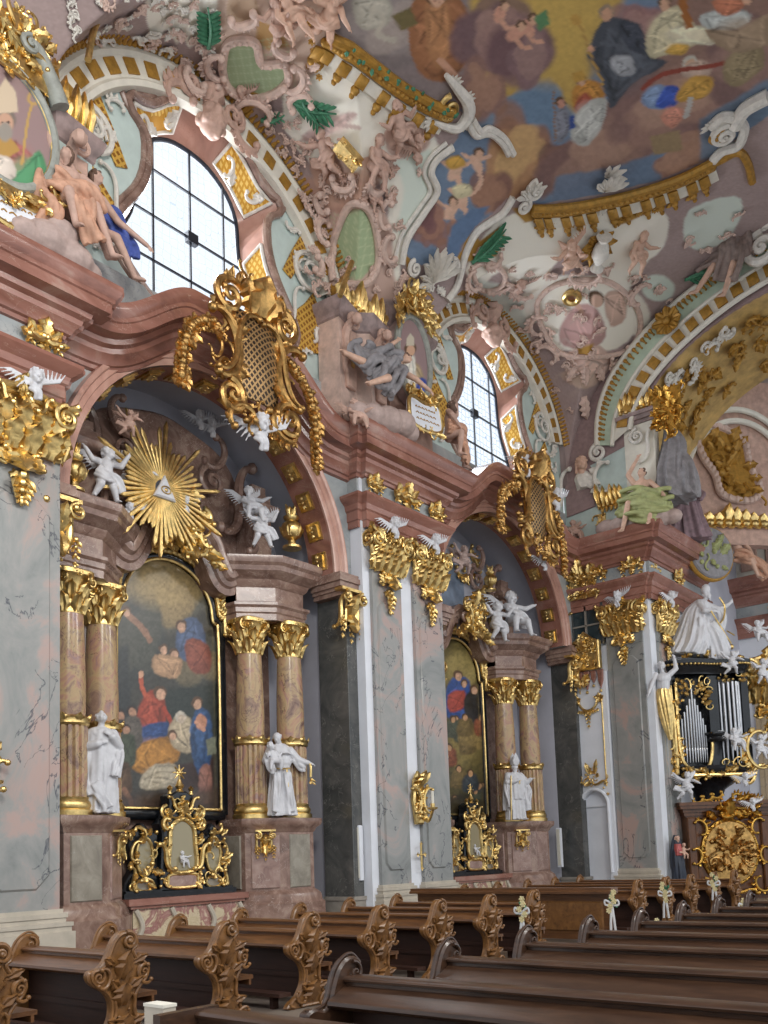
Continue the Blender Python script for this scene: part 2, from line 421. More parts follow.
# painted surfaces: colour laid down per point as paint
def paintmat(name, rough=.75, bst=.0, bsc=30, metal=False):
    m, t, b = nt(name); b.inputs['Roughness'].default_value = rough
    a = N(t, 'ShaderNodeAttribute'); a.attribute_name = 'paint'; t.links.new(a.outputs['Color'], b.inputs['Base Color'])
    if bst: bump(t, b, noi(t, pos(t), bsc, 5, .7), bst, .02)
    return m
M['fresco'] = paintmat('fresco', .85, .25, 9); M['oil'] = paintmat('oil_paint', .3)
# gilded lattice on a pale or gold ground
def lattice(name, ground, line, sc=14, w=.16, rough=.5, metal=.3):
    m, t, b = nt(name); b.inputs['Roughness'].default_value = rough; b.inputs['Metallic'].default_value = metal
    g = N(t, 'ShaderNodeNewGeometry'); sp = N(t, 'ShaderNodeSeparateXYZ'); t.links.new(g.outputs['Position'], sp.inputs[0])
    h = mth(t, 'ADD', sp.outputs[0], sp.outputs[1]); K = []
    for s_ in (1, -1):
        q = mth(t, 'ADD', mth(t, 'MULTIPLY', h, s_*sc), mth(t, 'MULTIPLY', sp.outputs[2], sc)); f = mth(t, 'FRACT', q)
        K.append(mth(t, 'LESS_THAN', mth(t, 'ABSOLUTE', mth(t, 'SUBTRACT', f, .5)), w))
    k = mth(t, 'MAXIMUM', *K); t.links.new(mixc(t, k, ground, line), b.inputs['Base Color']); bump(t, b, k, .5, .02); return m
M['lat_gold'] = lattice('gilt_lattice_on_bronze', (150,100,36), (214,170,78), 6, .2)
M['lat_white'] = lattice('gilt_lattice_on_pale_gold', (236,200,110), (206,150,50), 6, .2)  # ochre gold lines over a pale gold ground
M['lat_green'] = lattice('celadon_lattice', (150,166,132), (184,186,156), 4, .1, .7, 0)
# window glass: leaded panes
def glass(name, hexes, lc):
    m, t, b = nt(name); out = t.nodes['Material Output']; tr = N(t, 'ShaderNodeBsdfTransparent'); gl = N(t, 'ShaderNodeBsdfGlossy', Roughness=.05)
    mx = N(t, 'ShaderNodeMixShader'); mx.inputs[0].default_value = .06
    v = pos(t); vo = N(t, 'ShaderNodeTexVoronoi'); vo.feature = 'DISTANCE_TO_EDGE'; vo.inputs['Scale'].default_value = 5.5; vo.inputs['Randomness'].default_value = .35; t.links.new(v, vo.inputs['Vector'])
    k = mth(t, 'LESS_THAN', vo.outputs[0], hexes); t.links.new(mixc(t, k, (252,253,255), lc), tr.inputs[0])
    t.links.new(tr.outputs[0], mx.inputs[1]); t.links.new(gl.outputs[0], mx.inputs[2]); t.links.new(mx.outputs[0], out.inputs[0]); return m
M['glass'] = glass('clear_leaded_glass', .02, (226,234,246)); M['glass_b'] = glass('leaded_glass', .05, (196,212,232))
m, t, b = nt('dark_pane'); b.inputs['Base Color'].default_value = (*lin((46,58,62)), 1); b.inputs['Roughness'].default_value = .08; M['pane'] = m
m, t, b = nt('vitrine_glass'); b.inputs['Base Color'].default_value = (*lin((150,140,112)), 1); b.inputs['Roughness'].default_value = .1; M['vitrine'] = m
# ---------------------------------------------------------------- brush: lays shapes of paint on points given in a flat layout
def vnoise(x, y, seed=0):
    xi = np.floor(x).astype(np.int64); yi = np.floor(y).astype(np.int64); fx = x-xi; fy = y-yi; fx = fx*fx*(3-2*fx); fy = fy*fy*(3-2*fy)
    def h(a, b):
        n = (a*374761393+b*668265263+seed*974711) & 0x7fffffff; n = ((n ^ (n >> 13))*1274126177) & 0x7fffffff; return ((n ^ (n >> 16)) & 0xffff)/65535.
    return (h(xi,yi)*(1-fx)+h(xi+1,yi)*fx)*(1-fy)+(h(xi,yi+1)*(1-fx)+h(xi+1,yi+1)*fx)*fy
def fbm(x, y, seed=0, o=4):
    s = 0; a = .5
    for i in range(o): s = s+a*vnoise(x*2**i, y*2**i, seed+i); a *= .5
    return s
class Paint:
    def __init__(s, x, y, base, warp=1.5, wsc=.12, seed=0):
        s.ox, s.oy = x, y; s.seed = seed
        s.x = x+(fbm(x*wsc, y*wsc, seed+5)-.47)*2*warp; s.y = y+(fbm(x*wsc, y*wsc, seed+9)-.47)*2*warp
        s.c = np.empty((len(x), 3)); s.c[:] = lin(base); s.h = np.zeros(len(x))
    def put(s, a, col, h=None):
        c = np.array(lin(col)); a = np.clip(a, 0, 1)[:, None]; s.c = s.c*(1-a)+c*a
        if h is not None: s.h = s.h*(1-a[:, 0])+h*a[:, 0]
    def ell(s, cx, cy, rx, ry, col, ang=0, soft=.25, al=1., h=None):
        a = math.radians(ang); dx, dy = s.x-cx, s.y-cy; u = (dx*math.cos(a)+dy*math.sin(a))/rx; v = (-dx*math.sin(a)+dy*math.cos(a))/ry
        r = np.sqrt(u*u+v*v); s.put(al*np.clip((1+soft-r)/max(soft, .01), 0, 1), col, h)
    def poly(s, pts, col, soft=1.2, al=1., h=None, smooth=0):
        if smooth: pts = [(p.x, p.y) for p in cr([(a, b, 0) for a, b in pts], smooth, True)]
        xs = [p[0] for p in pts]; ys = [p[1] for p in pts]; m = (s.x > min(xs)-3) & (s.x < max(xs)+3) & (s.y > min(ys)-3) & (s.y < max(ys)+3)
        if not m.any(): return
        x, y = s.x[m], s.y[m]; ins = np.zeros(len(x), bool); dist = np.full(len(x), 1e9); j = len(pts)-1
        for i in range(len(pts)):
            xi, yi = pts[i]; xj, yj = pts[j]
            if yi != yj: ins ^= ((yi > y) != (yj > y)) & (x < (xj-xi)*(y-yi)/(yj-yi)+xi)
            L2 = (xj-xi)**2+(yj-yi)**2+1e-9; t = np.clip(((x-xi)*(xj-xi)+(y-yi)*(yj-yi))/L2, 0, 1)
            dist = np.minimum(dist, np.hypot(x-xi-t*(xj-xi), y-yi-t*(yj-yi))); j = i
        d = np.where(ins, dist, -dist); a = np.zeros(len(s.x)); a[m] = al*np.clip(d/soft+.5, 0, 1); s.put(a, col, h)
    def line(s, pts, w, col, al=1., soft=.8, h=None, w1=None, smooth=4):
        if smooth and len(pts) > 2: pts = [(p.x, p.y) for p in cr([(a, b, 0) for a, b in pts], smooth)]
        a = np.zeros(len(s.x)); n = len(pts)-1; w1 = w if w1 is None else w1
        for i in range(n):
            (xi, yi), (xj, yj) = pts[i], pts[i+1]; L2 = (xj-xi)**2+(yj-yi)**2+1e-9
            t = np.clip(((s.x-xi)*(xj-xi)+(s.y-yi)*(yj-yi))/L2, 0, 1); d = np.hypot(s.x-xi-t*(xj-xi), s.y-yi-t*(yj-yi))
            ww = w+(w1-w)*(i+.5)/n; a = np.maximum(a, np.clip((ww-d)/soft+.5, 0, 1))
        s.put(a*al, col, h)
    def cloud(s, cx, cy, rx, ry, cols, n=9, seed=0, ang=0):
        """billows of painted cloud, darker body to lighter crests"""
        r = random.Random(seed); ca, sa = math.cos(math.radians(ang)), math.sin(math.radians(ang))
        for k, col in enumerate(cols):
            for i in range(n):
                a, q = r.uniform(0, 2*PI), r.uniform(.1, .95)**.6; f = .78-.16*k
                u, v = math.cos(a)*q*rx*f, math.sin(a)*q*ry*f-ry*.06*k; z = r.uniform(.28, .5)*(1-.2*k)
                s.ell(cx+u*ca-v*sa, cy+u*sa+v*ca, rx*z, ry*z*1.1, col, ang+r.uniform(-25, 25), .3, .8)
    def folds(s, cx, cy, rx, ry, col, ang, seed=0, n=5):
        r = random.Random(seed); a0 = math.radians(ang); L = tuple(min(255, x*1.25+12) for x in col); D = tuple(x*.62 for x in col)
        for i in range(n):
            o = (i-(n-1)/2)/n*1.7*rx; w = r.uniform(.06, .13)*rx; b = []
            for t in (-.8, -.2, .35, .9):
                u, v = o*(1+.3*t)+r.uniform(-.1, .1)*rx, t*ry*math.sqrt(max(.1, 1-(o/rx)**2)); b.append((cx+u*math.cos(a0)-v*math.sin(a0), cy+u*math.sin(a0)+v*math.cos(a0)))
            s.line(b, w, L if i % 2 else D, .6, w+.4)
    def robe(s, pts, col, seed=0, n=6):
        """painted drapery: an outline with folds running its long way"""
        s.poly(pts, col, 2.2, 1, None, 3); s.ell(sum(p[0] for p in pts)/len(pts)-1, sum(p[1] for p in pts)/len(pts)-2, (max(p[0] for p in pts)-min(p[0] for p in pts))*.24, (max(p[1] for p in pts)-min(p[1] for p in pts))*.24, tuple(min(255, x*1.15+8) for x in col), 0, 1.0, .6); r = random.Random(seed); xs = [p[0] for p in pts]; ys = [p[1] for p in pts]; cx, cy = sum(xs)/len(xs), sum(ys)/len(ys)
        L = tuple(min(255, x*1.22+14) for x in col); D = tuple(x*.6 for x in col); sz = max(max(xs)-min(xs), max(ys)-min(ys))
        for i in range(n*2):
            p = pts[r.randrange(len(pts))]; q = pts[r.randrange(len(pts))]
            a = (p[0]*.8+cx*.2, p[1]*.8+cy*.2); b = (q[0]*.75+cx*.25, q[1]*.75+cy*.25)
            if not inside(((a[0]+b[0])/2, (a[1]+b[1])/2), pts): continue
            s.line([a, ((a[0]+b[0])/2+r.uniform(-.1, .1)*sz, (a[1]+b[1])/2+r.uniform(-.1, .1)*sz), b], sz*.018, L if i % 2 else D, .5, sz*.03)
    def head(s, x, y, r, skin=(206,164,136), hair=(96,72,54), ang=0):
        s.ell(x, y-r*.25, r*1.08, r*1.12, hair, ang, .25); s.ell(x+r*.12, y+r*.14, r*.74, r*.92, skin, ang, .25)
        if r < 7: return
        for k in (-.28, .34): s.ell(x+r*(.12+k), y+r*.02, r*.13, r*.09, (70,50,44), 0, .4)
        s.ell(x+r*.15, y+r*.5, r*.22, r*.07, (150,84,74), 0, .5)
def setpaint(me, c):
    a = me.color_attributes.new('paint', 'FLOAT_COLOR', 'POINT'); z = np.ones((len(c), 4)); z[:, :3] = np.clip(c, 0, 1); a.data.foreach_set('color', z.ravel())
M['stallwood'] = wood('stall_walnut', (66,40,22), (112,70,38), .3, (3,3,1.2)); M['navy'] = plain('dark_blue_paint', (40,46,60), .4, 0, .2, 10); M['rosered'] = plain('rose_red_paint', (176,84,80), .45, 0, .15, 10)
M['mauvedr'] = plain('dull_mauve_drapery', (140,116,122), .65, 0, .16, 6); M['greybr'] = plain('grey_brown_drapery', (134,116,108), .65, 0, .16, 6); M['cofferst'] = plain('grey_rose_coffer', (160,142,132), .75, 0, .2, 2)
M['greyrim'] = plain('grey_green_rim', (150,152,144), .5, 0, .12, 6); M['pinkdr'] = plain('warm_rose_drapery', (196,150,124), .65, 0, .14, 6)
M['soffit'] = plain('ochre_soffit', (196,162,100), .6, .1, .16, 3)
# ---------------------------------------------------------------- the painted vault: sky scene with clouds and figures, pale fields, mauve grounds
MV, CR, AQ, PK, GD, GR = (162,142,138), (230,224,210), (208,218,206), (194,164,150), (176,134,62), (156,172,134)
def vaultpaint(px, py, A):
    p = Paint(px, py, MV, 1.6, .1, 2); q = fbm(px*.9, py*.9, 31); p.c *= (.82+.36*q)[:, None]
    # pale fields with scalloped edges
    p.poly([(150,-10),(216,-10),(214,44),(204,48),(198,40),(190,48),(184,38),(176,44),(168,30),(158,40),(150,34)],CR,1.5,1,None,3)
    p.poly([(284,92),(300,86),(330,62),(352,60),(410,100),(440,150),(436,170),(440,196),(424,222),(404,250),(396,290),(372,290),(384,240),(388,200),(372,176),(352,180),(330,150),(318,170),(306,158),(298,150),(292,138),(284,128)],CR,2,1,None,3)
    p.poly([(396,160),(430,150),(434,176),(424,206),(404,238),(398,220),(404,190)],AQ,4,.9,None,3)
    p.poly([(466,270),(486,232),(512,214),(560,212),(610,214),(652,206),(668,220),(664,246),(642,268),(640,280),(620,292),(604,288),(590,262),(560,258),(540,290),(520,290),(500,272),(480,286)],CR,2,1,None,3)
    p.poly([(560,290),(600,276),(640,300),(650,340),(620,330),(590,330),(566,320)],CR,4,.9,None,3); p.poly([(520,296),(560,276),(610,280),(640,296),(648,322),(600,326),(560,318),(530,322)],CR,3,.9,None,3)
    p.poly([(690,210),(734,196),(742,214),(726,240),(700,250),(684,240)],AQ,2,.9,None,3); p.ell(658,288,15,12,AQ,0,.2)
    p.poly([(470,280),(500,284),(520,300),(530,340),(512,330),(490,300)],AQ,4,.7,None,3)
    # pale grounds over the middle pier
    p.poly([(300,250),(330,190),(350,180),(376,190),(392,230),(396,300),(330,300)],PK,3,1); p.poly([(330,264),(336,230),(350,206),(362,204),(374,226),(376,262),(362,280),(344,280)],GR,1.5,1); p.poly([(272,0),(340,0),(352,60),(330,60),(300,86),(282,92),(230,104),(214,46),(218,-10)],(206,180,162),2,1)
    p.poly([(225,44),(240,40),(256,44),(262,62),(282,64),(286,80),(270,92),(246,96),(228,84),(222,66)],GR,1.3,1); p.poly([(228,-5),(256,-5),(262,20),(240,30),(226,20)],(176,148,120),2,.8); p.poly([(258,20),(280,30),(290,46),(268,50),(256,40)],GD,3,.8)
    for k in range(9): p.line([(222+8*k,40),(234+8*k,100)],.5,(184,196,160),.6); p.line([(222,44+8*k),(290,36+8*k)],.5,(184,196,160),.6 if k < 7 else 0)
    for k in range(8): p.line([(330+7*k,200),(318+7*k,284)],.5,(190,196,156),.6); p.line([(330,208+9*k),(378,200+9*k)],.5,(190,196,156),.6)
    # ochre lattice spandrels
    for P_ in ([(448,262),(462,250),(470,228),(480,240),(500,226),(506,240),(496,256),(470,262)],[(404,252),(410,240),(416,262),(408,272)],[(512,208),(600,200),(668,186),(690,196),(640,206),(600,214),(560,216),(524,222)],[(598,206),(640,196),(648,214),(616,226)],[(250,90),(262,96),(252,110),(240,120),(228,104)]):
        p.poly(P_, GD, 1.5, 1)
        cx, cy = sum(a for a, b in P_)/len(P_), sum(b for a, b in P_)/len(P_)
    # ---------------- sky scene
    S = [(322,-40),(326,22),(340,36),(372,62),(404,88),(440,106),(462,112),(468,118),(452,148),(432,168),(438,192),(426,214),(404,250),(412,262),(432,268),(452,268),(462,246),(476,226),(492,214),(508,198),(540,204),(600,194),(664,178),(712,158),(740,136),(790,100),(790,-40)]
    p.poly(S, (96,116,144), 1.0, 1, -.03)
    m = Paint(px, py, (0,0,0), .6, .1, 2); m.poly(S, (255,255,255), 1.0); mask = m.c[:, :1]
    s = Paint(px, py, (112,130,152), 2.0, .09, 7); s.poly([(540,200),(556,156),(596,112),(640,60),(690,-30),(800,-30),(800,66),(722,116),(662,150),(612,166),(562,182)], (140,110,98), 6, 1, None, 3)
    s.poly([(440,-20),(620,-20),(600,40),(580,110),(560,98),(548,80),(520,90),(500,120),(478,132),(470,100)],(186,154,84),8,1,None,3); s.poly([(474,130),(486,110),(520,92),(556,84),(566,112),(560,140),(540,130),(516,128),(492,140)],(108,132,156),4,.9,None,3); s.ell(545,20,50,40,(200,168,92),20,.8,.8)
    s.poly([(300,-20),(470,-20),(470,60),(480,110),(440,110),(330,30)],(136,122,120),6,1); s.cloud(390,30,60,40,[(128,116,114),(150,138,134),(168,154,146)],9,3); s.robe([(352,2),(376,-6),(392,6),(386,26),(360,28)],(170,164,150),3,5); s.line([(372,10),(384,20),(378,34),(394,40)],3,(188,180,164),.8)
    s.robe([(408,20),(420,-10),(452,-10),(470,20),(468,60),(450,80),(424,78),(410,50)],(146,98,66),5,9); s.robe([(426,4),(446,0),(452,40),(440,70),(428,50)],(164,116,78),6,6); s.line([(440,60),(452,72),(458,80)],3.2,(196,150,124)); s.head(436,-2,8); s.poly([(392,16),(410,8),(418,24),(400,32)],(112,100,64),2)
    s.cloud(500,40,44,44,[(118,92,94),(142,112,110),(160,128,118)],12,11,20); s.ell(506,52,16,22,(92,68,76),10,.5); s.ell(506,52,26,32,(150,116,112),10,.25,.35); s.cloud(480,90,24,34,[(140,106,96),(164,126,106)],8,12); s.cloud(530,60,22,26,[(132,104,106),(154,124,118)],8,13)
    for x, y, a in ((500,14,20),(528,28,-30),(516,34,60)): s.ell(x,y,5,9,(204,152,130),a,.3); s.head(x+5,y-8,4.5); s.line([(x,y+6),(x+6,y+14),(x+14,y+14)],2.4,(204,156,132))
    s.poly([(534,18),(546,10),(550,24),(540,32)],(92,134,92),2)
    s.cloud(516,158,34,52,[(150,110,88),(176,134,98),(198,160,112)],13,14,25); s.cloud(488,196,20,26,[(132,96,84),(160,120,98)],9,15,20); s.cloud(556,164,26,22,[(110,82,76),(134,100,88)],9,16,-30)
    s.cloud(610,150,70,30,[(128,98,92),(152,120,106),(168,134,116)],15,17,-24); s.cloud(690,100,80,34,[(132,102,96),(156,122,108),(172,138,120)],17,18,-24); s.cloud(750,60,50,40,[(124,96,92),(150,118,108)],12,19,-20); s.cloud(700,150,50,20,[(140,106,94),(166,128,106)],9,20,-24); s.cloud(640,30,30,26,[(150,112,108),(166,130,122)],8,22)
    s.poly([(556,176),(610,168),(668,150),(660,182),(600,198),(552,204)],(106,124,146),4,.9); s.poly([(700,120),(768,78),(780,110),(720,158),(700,160)],(106,126,146),4,.9); s.cloud(672,166,22,14,[(150,114,98),(172,134,112)],7,21)
    # figures among the clouds
    s.robe([(592,40),(604,20),(622,18),(640,28),(650,56),(668,62),(650,74),(632,84),(612,108),(606,96),(596,70),(588,58)],(70,74,82),8,14); s.robe([(610,58),(630,56),(636,72),(618,76)],(150,152,156),9,5); s.robe([(618,22),(640,24),(644,52),(628,48)],(60,64,74),4,5); s.head(606,14,6.5,(200,156,128),(150,130,110)); s.line([(576,18),(588,46),(602,84)],1.2,(176,140,76)); s.ell(576,20,5,5,(190,150,76),0,.3); s.line([(604,30),(594,48)],3,(74,78,86)); s.ell(591,49,3,3,(208,160,130))
    s.robe([(572,92),(584,80),(600,84),(604,100),(592,112),(576,116)],(180,126,58),10,8); s.robe([(574,108),(584,92),(592,100),(584,118)],(150,76,56),11,4); s.robe([(572,122),(590,100),(606,100),(602,124),(588,146),(572,140)],(176,176,170),12,8); s.head(580,80,5); s.poly([(572,72),(584,70),(586,80),(574,82)],(186,146,70)); s.poly([(564,118),(574,116),(576,128),(566,130)],(56,78,140))
    s.robe([(556,112),(564,104),(570,124),(562,142),(554,136)],(120,122,132),13,5); s.head(561,103,4.5,(190,140,120)); s.line([(553,90),(556,140)],.8,(140,110,90))
    s.robe([(646,36),(660,14),(682,6),(694,24),(700,42),(670,54),(650,58)],(192,182,150),14,10); s.robe([(668,30),(700,26),(730,34),(700,44),(672,42)],(206,196,168),15,6); s.poly([(676,-6),(684,-8),(694,28),(686,30)],(160,100,48)); s.robe([(700,16),(730,8),(752,16),(738,28),(710,30)],(176,180,176),16,7); s.head(664,4,6); s.robe([(712,2),(734,-8),(744,6),(724,16)],(178,112,84),17,4); s.head(746,0,5)
    s.robe([(664,52),(676,44),(690,46),(680,56)],(190,150,70),18,3); s.head(690,64,6,(200,160,130),(190,184,170)); s.robe([(680,72),(700,60),(712,68),(698,82)],(176,152,136),22,4); s.line([(644,88),(664,74),(724,64)],2.2,(140,66,52)); s.robe([(642,98),(656,84),(670,90),(664,108),(648,108)],(120,140,170),19,5); s.robe([(656,106),(668,86),(680,90),(674,106)],(56,80,160),20,5); s.robe([(674,100),(690,78),(712,76),(710,92),(696,100)],(182,140,64),21,6); s.robe([(660,116),(676,106),(684,116),(672,128)],(190,130,110),24,4); s.robe([(722,70),(738,48),(760,44),(764,66),(744,84),(730,86)],(140,124,94),23,8); s.line([(690,100),(686,116)],3,(180,176,170))
    s.poly([(650,136),(680,130),(682,150),(654,156)],(150,128,96),2); s.robe([(704,30),(740,30),(768,14),(768,44),(730,52)],(150,128,104),26,6)
    # children tumbling in the blue gap
    for x, y, a, cl in ((455,172,30,(192,150,70)),(476,164,-30,None),(462,200,0,(196,186,150)),(450,212,40,None)):
        s.ell(x,y,5,9,(214,176,152),a,.25); s.head(x+3,y-10,4.5,(210,170,144)); s.line([(x+2,y+6),(x+5,y+16),(x+2,y+24)],2.6,(212,172,148)); s.line([(x-3,y-4),(x-12,y-10)],2.0,(212,172,148)); s.line([(x+4,y-4),(x+13,y-8)],2.0,(212,172,148))
        if cl: s.robe([(x-10,y-12),(x+6,y-16),(x+10,y-6),(x-4,y-2)],cl,3,3)
    s.cloud(432,222,20,24,[(140,100,88),(160,118,100),(120,84,84)],8,24); s.cloud(452,240,14,18,[(150,108,88)],5,25); s.poly([(444,262),(452,226),(470,210),(490,206),(462,246),(456,270)],(96,118,148),3)
    s.c *= (.84+.36*fbm(px*.3, py*.3, 51))[:, None]; p.c = p.c*(1-mask)+s.c*mask
    # painted grey rose scenes on the pale fields
    p.robe([(302,136),(330,120),(352,112),(356,118),(330,134),(312,142)],(188,162,154),2,4); p.line([(300,142),(330,126),(360,128)],2,(186,158,150),.8); p.cloud(340,190,40,22,[(176,138,122),(196,158,138)],10,3,20); p.cloud(404,136,26,20,[(190,150,136),(206,170,152)],8,4)
    p.cloud(372,170,16,14,[(186,150,134),(200,166,146)],6,6)
    # lower medallion with a seated figure holding a golden ring, fan below
    p.poly([(540,322),(548,296),(570,284),(604,284),(626,300),(634,322),(628,342),(600,352),(560,350),(544,338)],CR,2,1,.02,2); p.robe([(560,330),(572,310),(588,304),(600,314),(606,336),(590,350),(564,346)],(176,140,134),3,8); p.head(596,300,6.5,(206,170,150)); p.line([(582,312),(574,300),(570,296)],2.4,(206,166,146)); p.robe([(604,296),(622,292),(626,318),(610,326)],(186,156,140),4,5); p.robe([(570,352),(600,346),(610,366),(590,386),(566,372)],(200,170,156),6,8); p.poly([(578,348),(594,344),(592,356),(580,358)],GD,2)
    p.cloud(580,380,20,10,[(196,168,150),(206,180,162)],6,9)
    # pale gold arabesques on the mauve
    r = random.Random(6)
    for i in range(26):
        x, y = r.uniform(560,740), r.uniform(300,420); 
        if y > 250+ (760-x)*.9: continue
        p.line([(x-6,y),(x,y-5),(x+6,y+2)],1,(176,156,146),.5)
    return p.c, p.h
# ---------------------------------------------------------------- camera, light
cd = bpy.data.cameras.new('camera'); cam = bpy.data.objects.new('camera', cd); COL.objects.link(cam); scene.camera = cam
cd.sensor_fit = 'VERTICAL'; cd.sensor_height = 36; cd.lens = FPX/1024*36; cd.shift_y = (PPY-512)/1024; cd.clip_end = 200
cam.matrix_world = Matrix(((_R.x,_U.x,-_F.x,0),(_R.y,_U.y,-_F.y,0),(_R.z,_U.z,-_F.z,EYE.z),(0,0,0,1)))
w = bpy.data.worlds.new('sky'); scene.world = w; w.use_nodes = True; bg = w.node_tree.nodes['Background']
bg.inputs[0].default_value = (.86, .93, 1.0, 1); bg.inputs[1].default_value = 1.0
def area(name, loc, rot, sx, sy, e, col=(1,1,1)):
    l = bpy.data.lights.new(name, 'AREA'); l.shape = 'RECTANGLE'; l.size, l.size_y = sx, sy; l.energy = e; l.color = col
    o = bpy.data.objects.new(name, l); COL.objects.link(o); o.location = loc
    o.rotation_euler = V(rot).to_track_quat('-Z', 'Y').to_euler(); return o
for i, (y, e) in enumerate(((1.0, 1350), (11.5, 1500), (21.95, 1350))): area('south_window_daylight', (2.4, y, 14.5), (-1, 0, -.35), 3.4, 4.0, e, (1, .97, .92))
for y in (11.5, 21.95): area('north_window_daylight', (-16.2, y, 15.2), (1, 0, -.15), 3.6, 4.4, 700, (.93, .97, 1))
scene.view_settings.view_transform = 'Standard'; scene.view_settings.look = 'None'; scene.view_settings.exposure = 0.28; scene.view_settings.gamma = 1
scene.cycles.max_bounces = 6; scene.cycles.diffuse_bounces = 3; scene.cycles.use_denoising = True; scene.cycles.transparent_max_bounces = 12
scene.cycles.sample_clamp_indirect = 6
# ---------------------------------------------------------------- plan
XF_ = -13.45; XP, XW, XN = -13.0, -13.4, -15.4            # pier face, bay wall face, niche back
BAY = (11.5, 21.95); CX = -5.9
def barrel(x): return 13.2+5.3*math.sqrt(max(0, 1-((x-CX)/7.4)**2))
def lun(y):
    z = -9
    for c in (1.05,)+BAY:
        q = 1-((y-c)/4.0)**2
        if q > 0: z = max(z, 13.9+3.5*math.sqrt(q))
    return z
def vz(x, y): return max(barrel(x), lun(y)) if x < CX else barrel(x)
_b0=barrel
def barrel(x): return _b0(max(x,-13.3)) if x<CX else _b0(x)
def onvault(px, py):
    """photograph pixel -> point on the vault and its inward normal"""
    d = ray(px, py); t0, t1 = 6/d.z if d.z > .3 else 8, 60
    t = 8.0; prev = t
    while t < 60:
        p = EYE+d*t
        if p.x < -13.28 or p.z > vz(p.x, p.y): break
        prev = t; t += .12
    a, b = prev, t
    for _ in range(20):
        m = (a+b)/2; p = EYE+d*m
        if p.x < -13.28 or p.z > vz(p.x, p.y): b = m
        else: a = m
    p = EYE+d*a
    if p.x < -13.2: return p, V((1, 0, 0))
    e = .05; g = V(((vz(p.x+e, p.y)-vz(p.x-e, p.y))/(2*e), (vz(p.x, p.y+e)-vz(p.x, p.y-e))/(2*e), -1)).normalized()
    if g.dot(d) > 0: g = -d.normalized()
    return p, g
# floor
struct('floor', MB().box((-16.5, -3, -.2), (4, 44, 0)), M['floor'])
# entablature profiles (d outward, z)
ARCHI = [(.0,9.05),(.05,9.05),(.05,9.2),(.08,9.22),(.08,9.42),(.12,9.45),(.15,9.56),(.27,9.66),(.30,9.70),(.30,9.76),(.0,9.8)]
FRZ = [(0,9.78),(.03,9.78),(.03,10.26),(0,10.26)]
CORN = [(0,10.2),(.08,10.22),(.10,10.28),(.15,10.30),(.20,10.40),(.27,10.46),(.29,10.54),(.38,10.58),(.40,10.66),(.60,10.69),(.62,10.84),(.65,10.86),(.66,10.92),(.72,11.0),(.75,11.08),(.75,11.15),(0,11.2)]
def entab(n, path):
    struct('trim_%d' % n, MB().sweep(ARCHI, path), M['red'], ang=25); struct('trim_%d' % (n+1), MB().sweep(FRZ, path), M['frieze'])
    struct('trim_%d' % (n+2), MB().sweep(CORN, path), M['red'], ang=25)
P1 = [(XW-.2, 7.88), (XP-.1, 7.88), (XP-.1, 7.80), (XP, 7.80), (XP, -3)]
P2 = [(XW-.2, 18.40), (XP-.10, 18.40), (XP-.10, 18.32), (XP, 18.32), (XP, 15.50), (XP-.14, 15.50), (XP-.14, 15.36), (XW-.2, 15.36)]
P3 = [(-10.86, 30.6), (-10.86, 26.12), (-11.0, 26.12), (-11.0, 26.0), (-13.3, 26.0), (-13.6, 25.9)]
entab(1, P1); entab(4, P2); entab(7, P3)
for y0, y1 in ((-3, 7.5), (15.4, 18.1)): struct('wall_left', MB().box((-14.2, y0, 11.1), (XF_, y1, 13.6)), M['aqua'])
def pier(name, a, b, mat=M['white']): struct(name, MB().box(a, b), mat)
pier('pillar', (-16.2, -3, 0), (XP-.07, 7.86, 11.1)); pier('pillar', (-16.2, 15.38, 0), (XP-.07, 18.38, 11.1))
pier('pillar', (-16.2, 26.07, 0), (-10.93, 30.5, 11.2)); struct('wall_left', MB().box((-13.5, 26.32, 11.1), (-11.15, 30.5, 15.2)), M['aqua'])
# marble pilasters with sunk panels, on pale stone bases
def pilaster(F, w, z0, z1, d=.1):
    """F at the middle of the foot on the wall; a slab with a moulded frame and a raised panel with clipped ends"""
    mb = MB().obox(F(0, (z0+z1)/2, d/2), F.u*w/2, F.v*(z1-z0)/2, F.n*d/2)
    b = w*.13; c = w*.16; x = w/2-b; lo, hi = z0+.35, z1-.9
    out = [F(a, h, d) for a, h in ((-x+c,lo),(x-c,lo),(x,lo+c),(x,hi-c),(x-c,hi),(-x+c,hi),(-x,hi-c),(-x,lo+c))]
    mb.prism(out, F.n, .035, .03); return mb
def basemb(F, w, z, d=.1):
    mb = MB()
    for (e, h0, h1) in ((.17, 0, z-.34), (.13, z-.34, z-.26), (.15, z-.26, z-.2), (.07, z-.2, z-.13), (.09, z-.13, z-.06), (.04, z-.06, z)):
        mb.obox(F(0, (h0+h1)/2, (d+e)/2), F.u*(w/2+e), F.v*(h1-h0)/2, F.n*(d+e)/2)
    return mb
PIL = [(wall(7.15, 0, XP-.08), 1.36), (wall(16.13, 0, XP-.08), 1.04), (wall(17.72, 0, XP-.08), 1.14), (face(-11.72, 0, 26.08), 1.16)]
for F, w_ in PIL:
    struct('pillar', pilaster(F, w_, .95, 8.3), M['green'])
    struct('trim_10', basemb(F, w_, 1.0), M['base'])
struct('pillar', pilaster(wall(26.95, 0, -10.95), .95, .95, 8.3), M['green'])
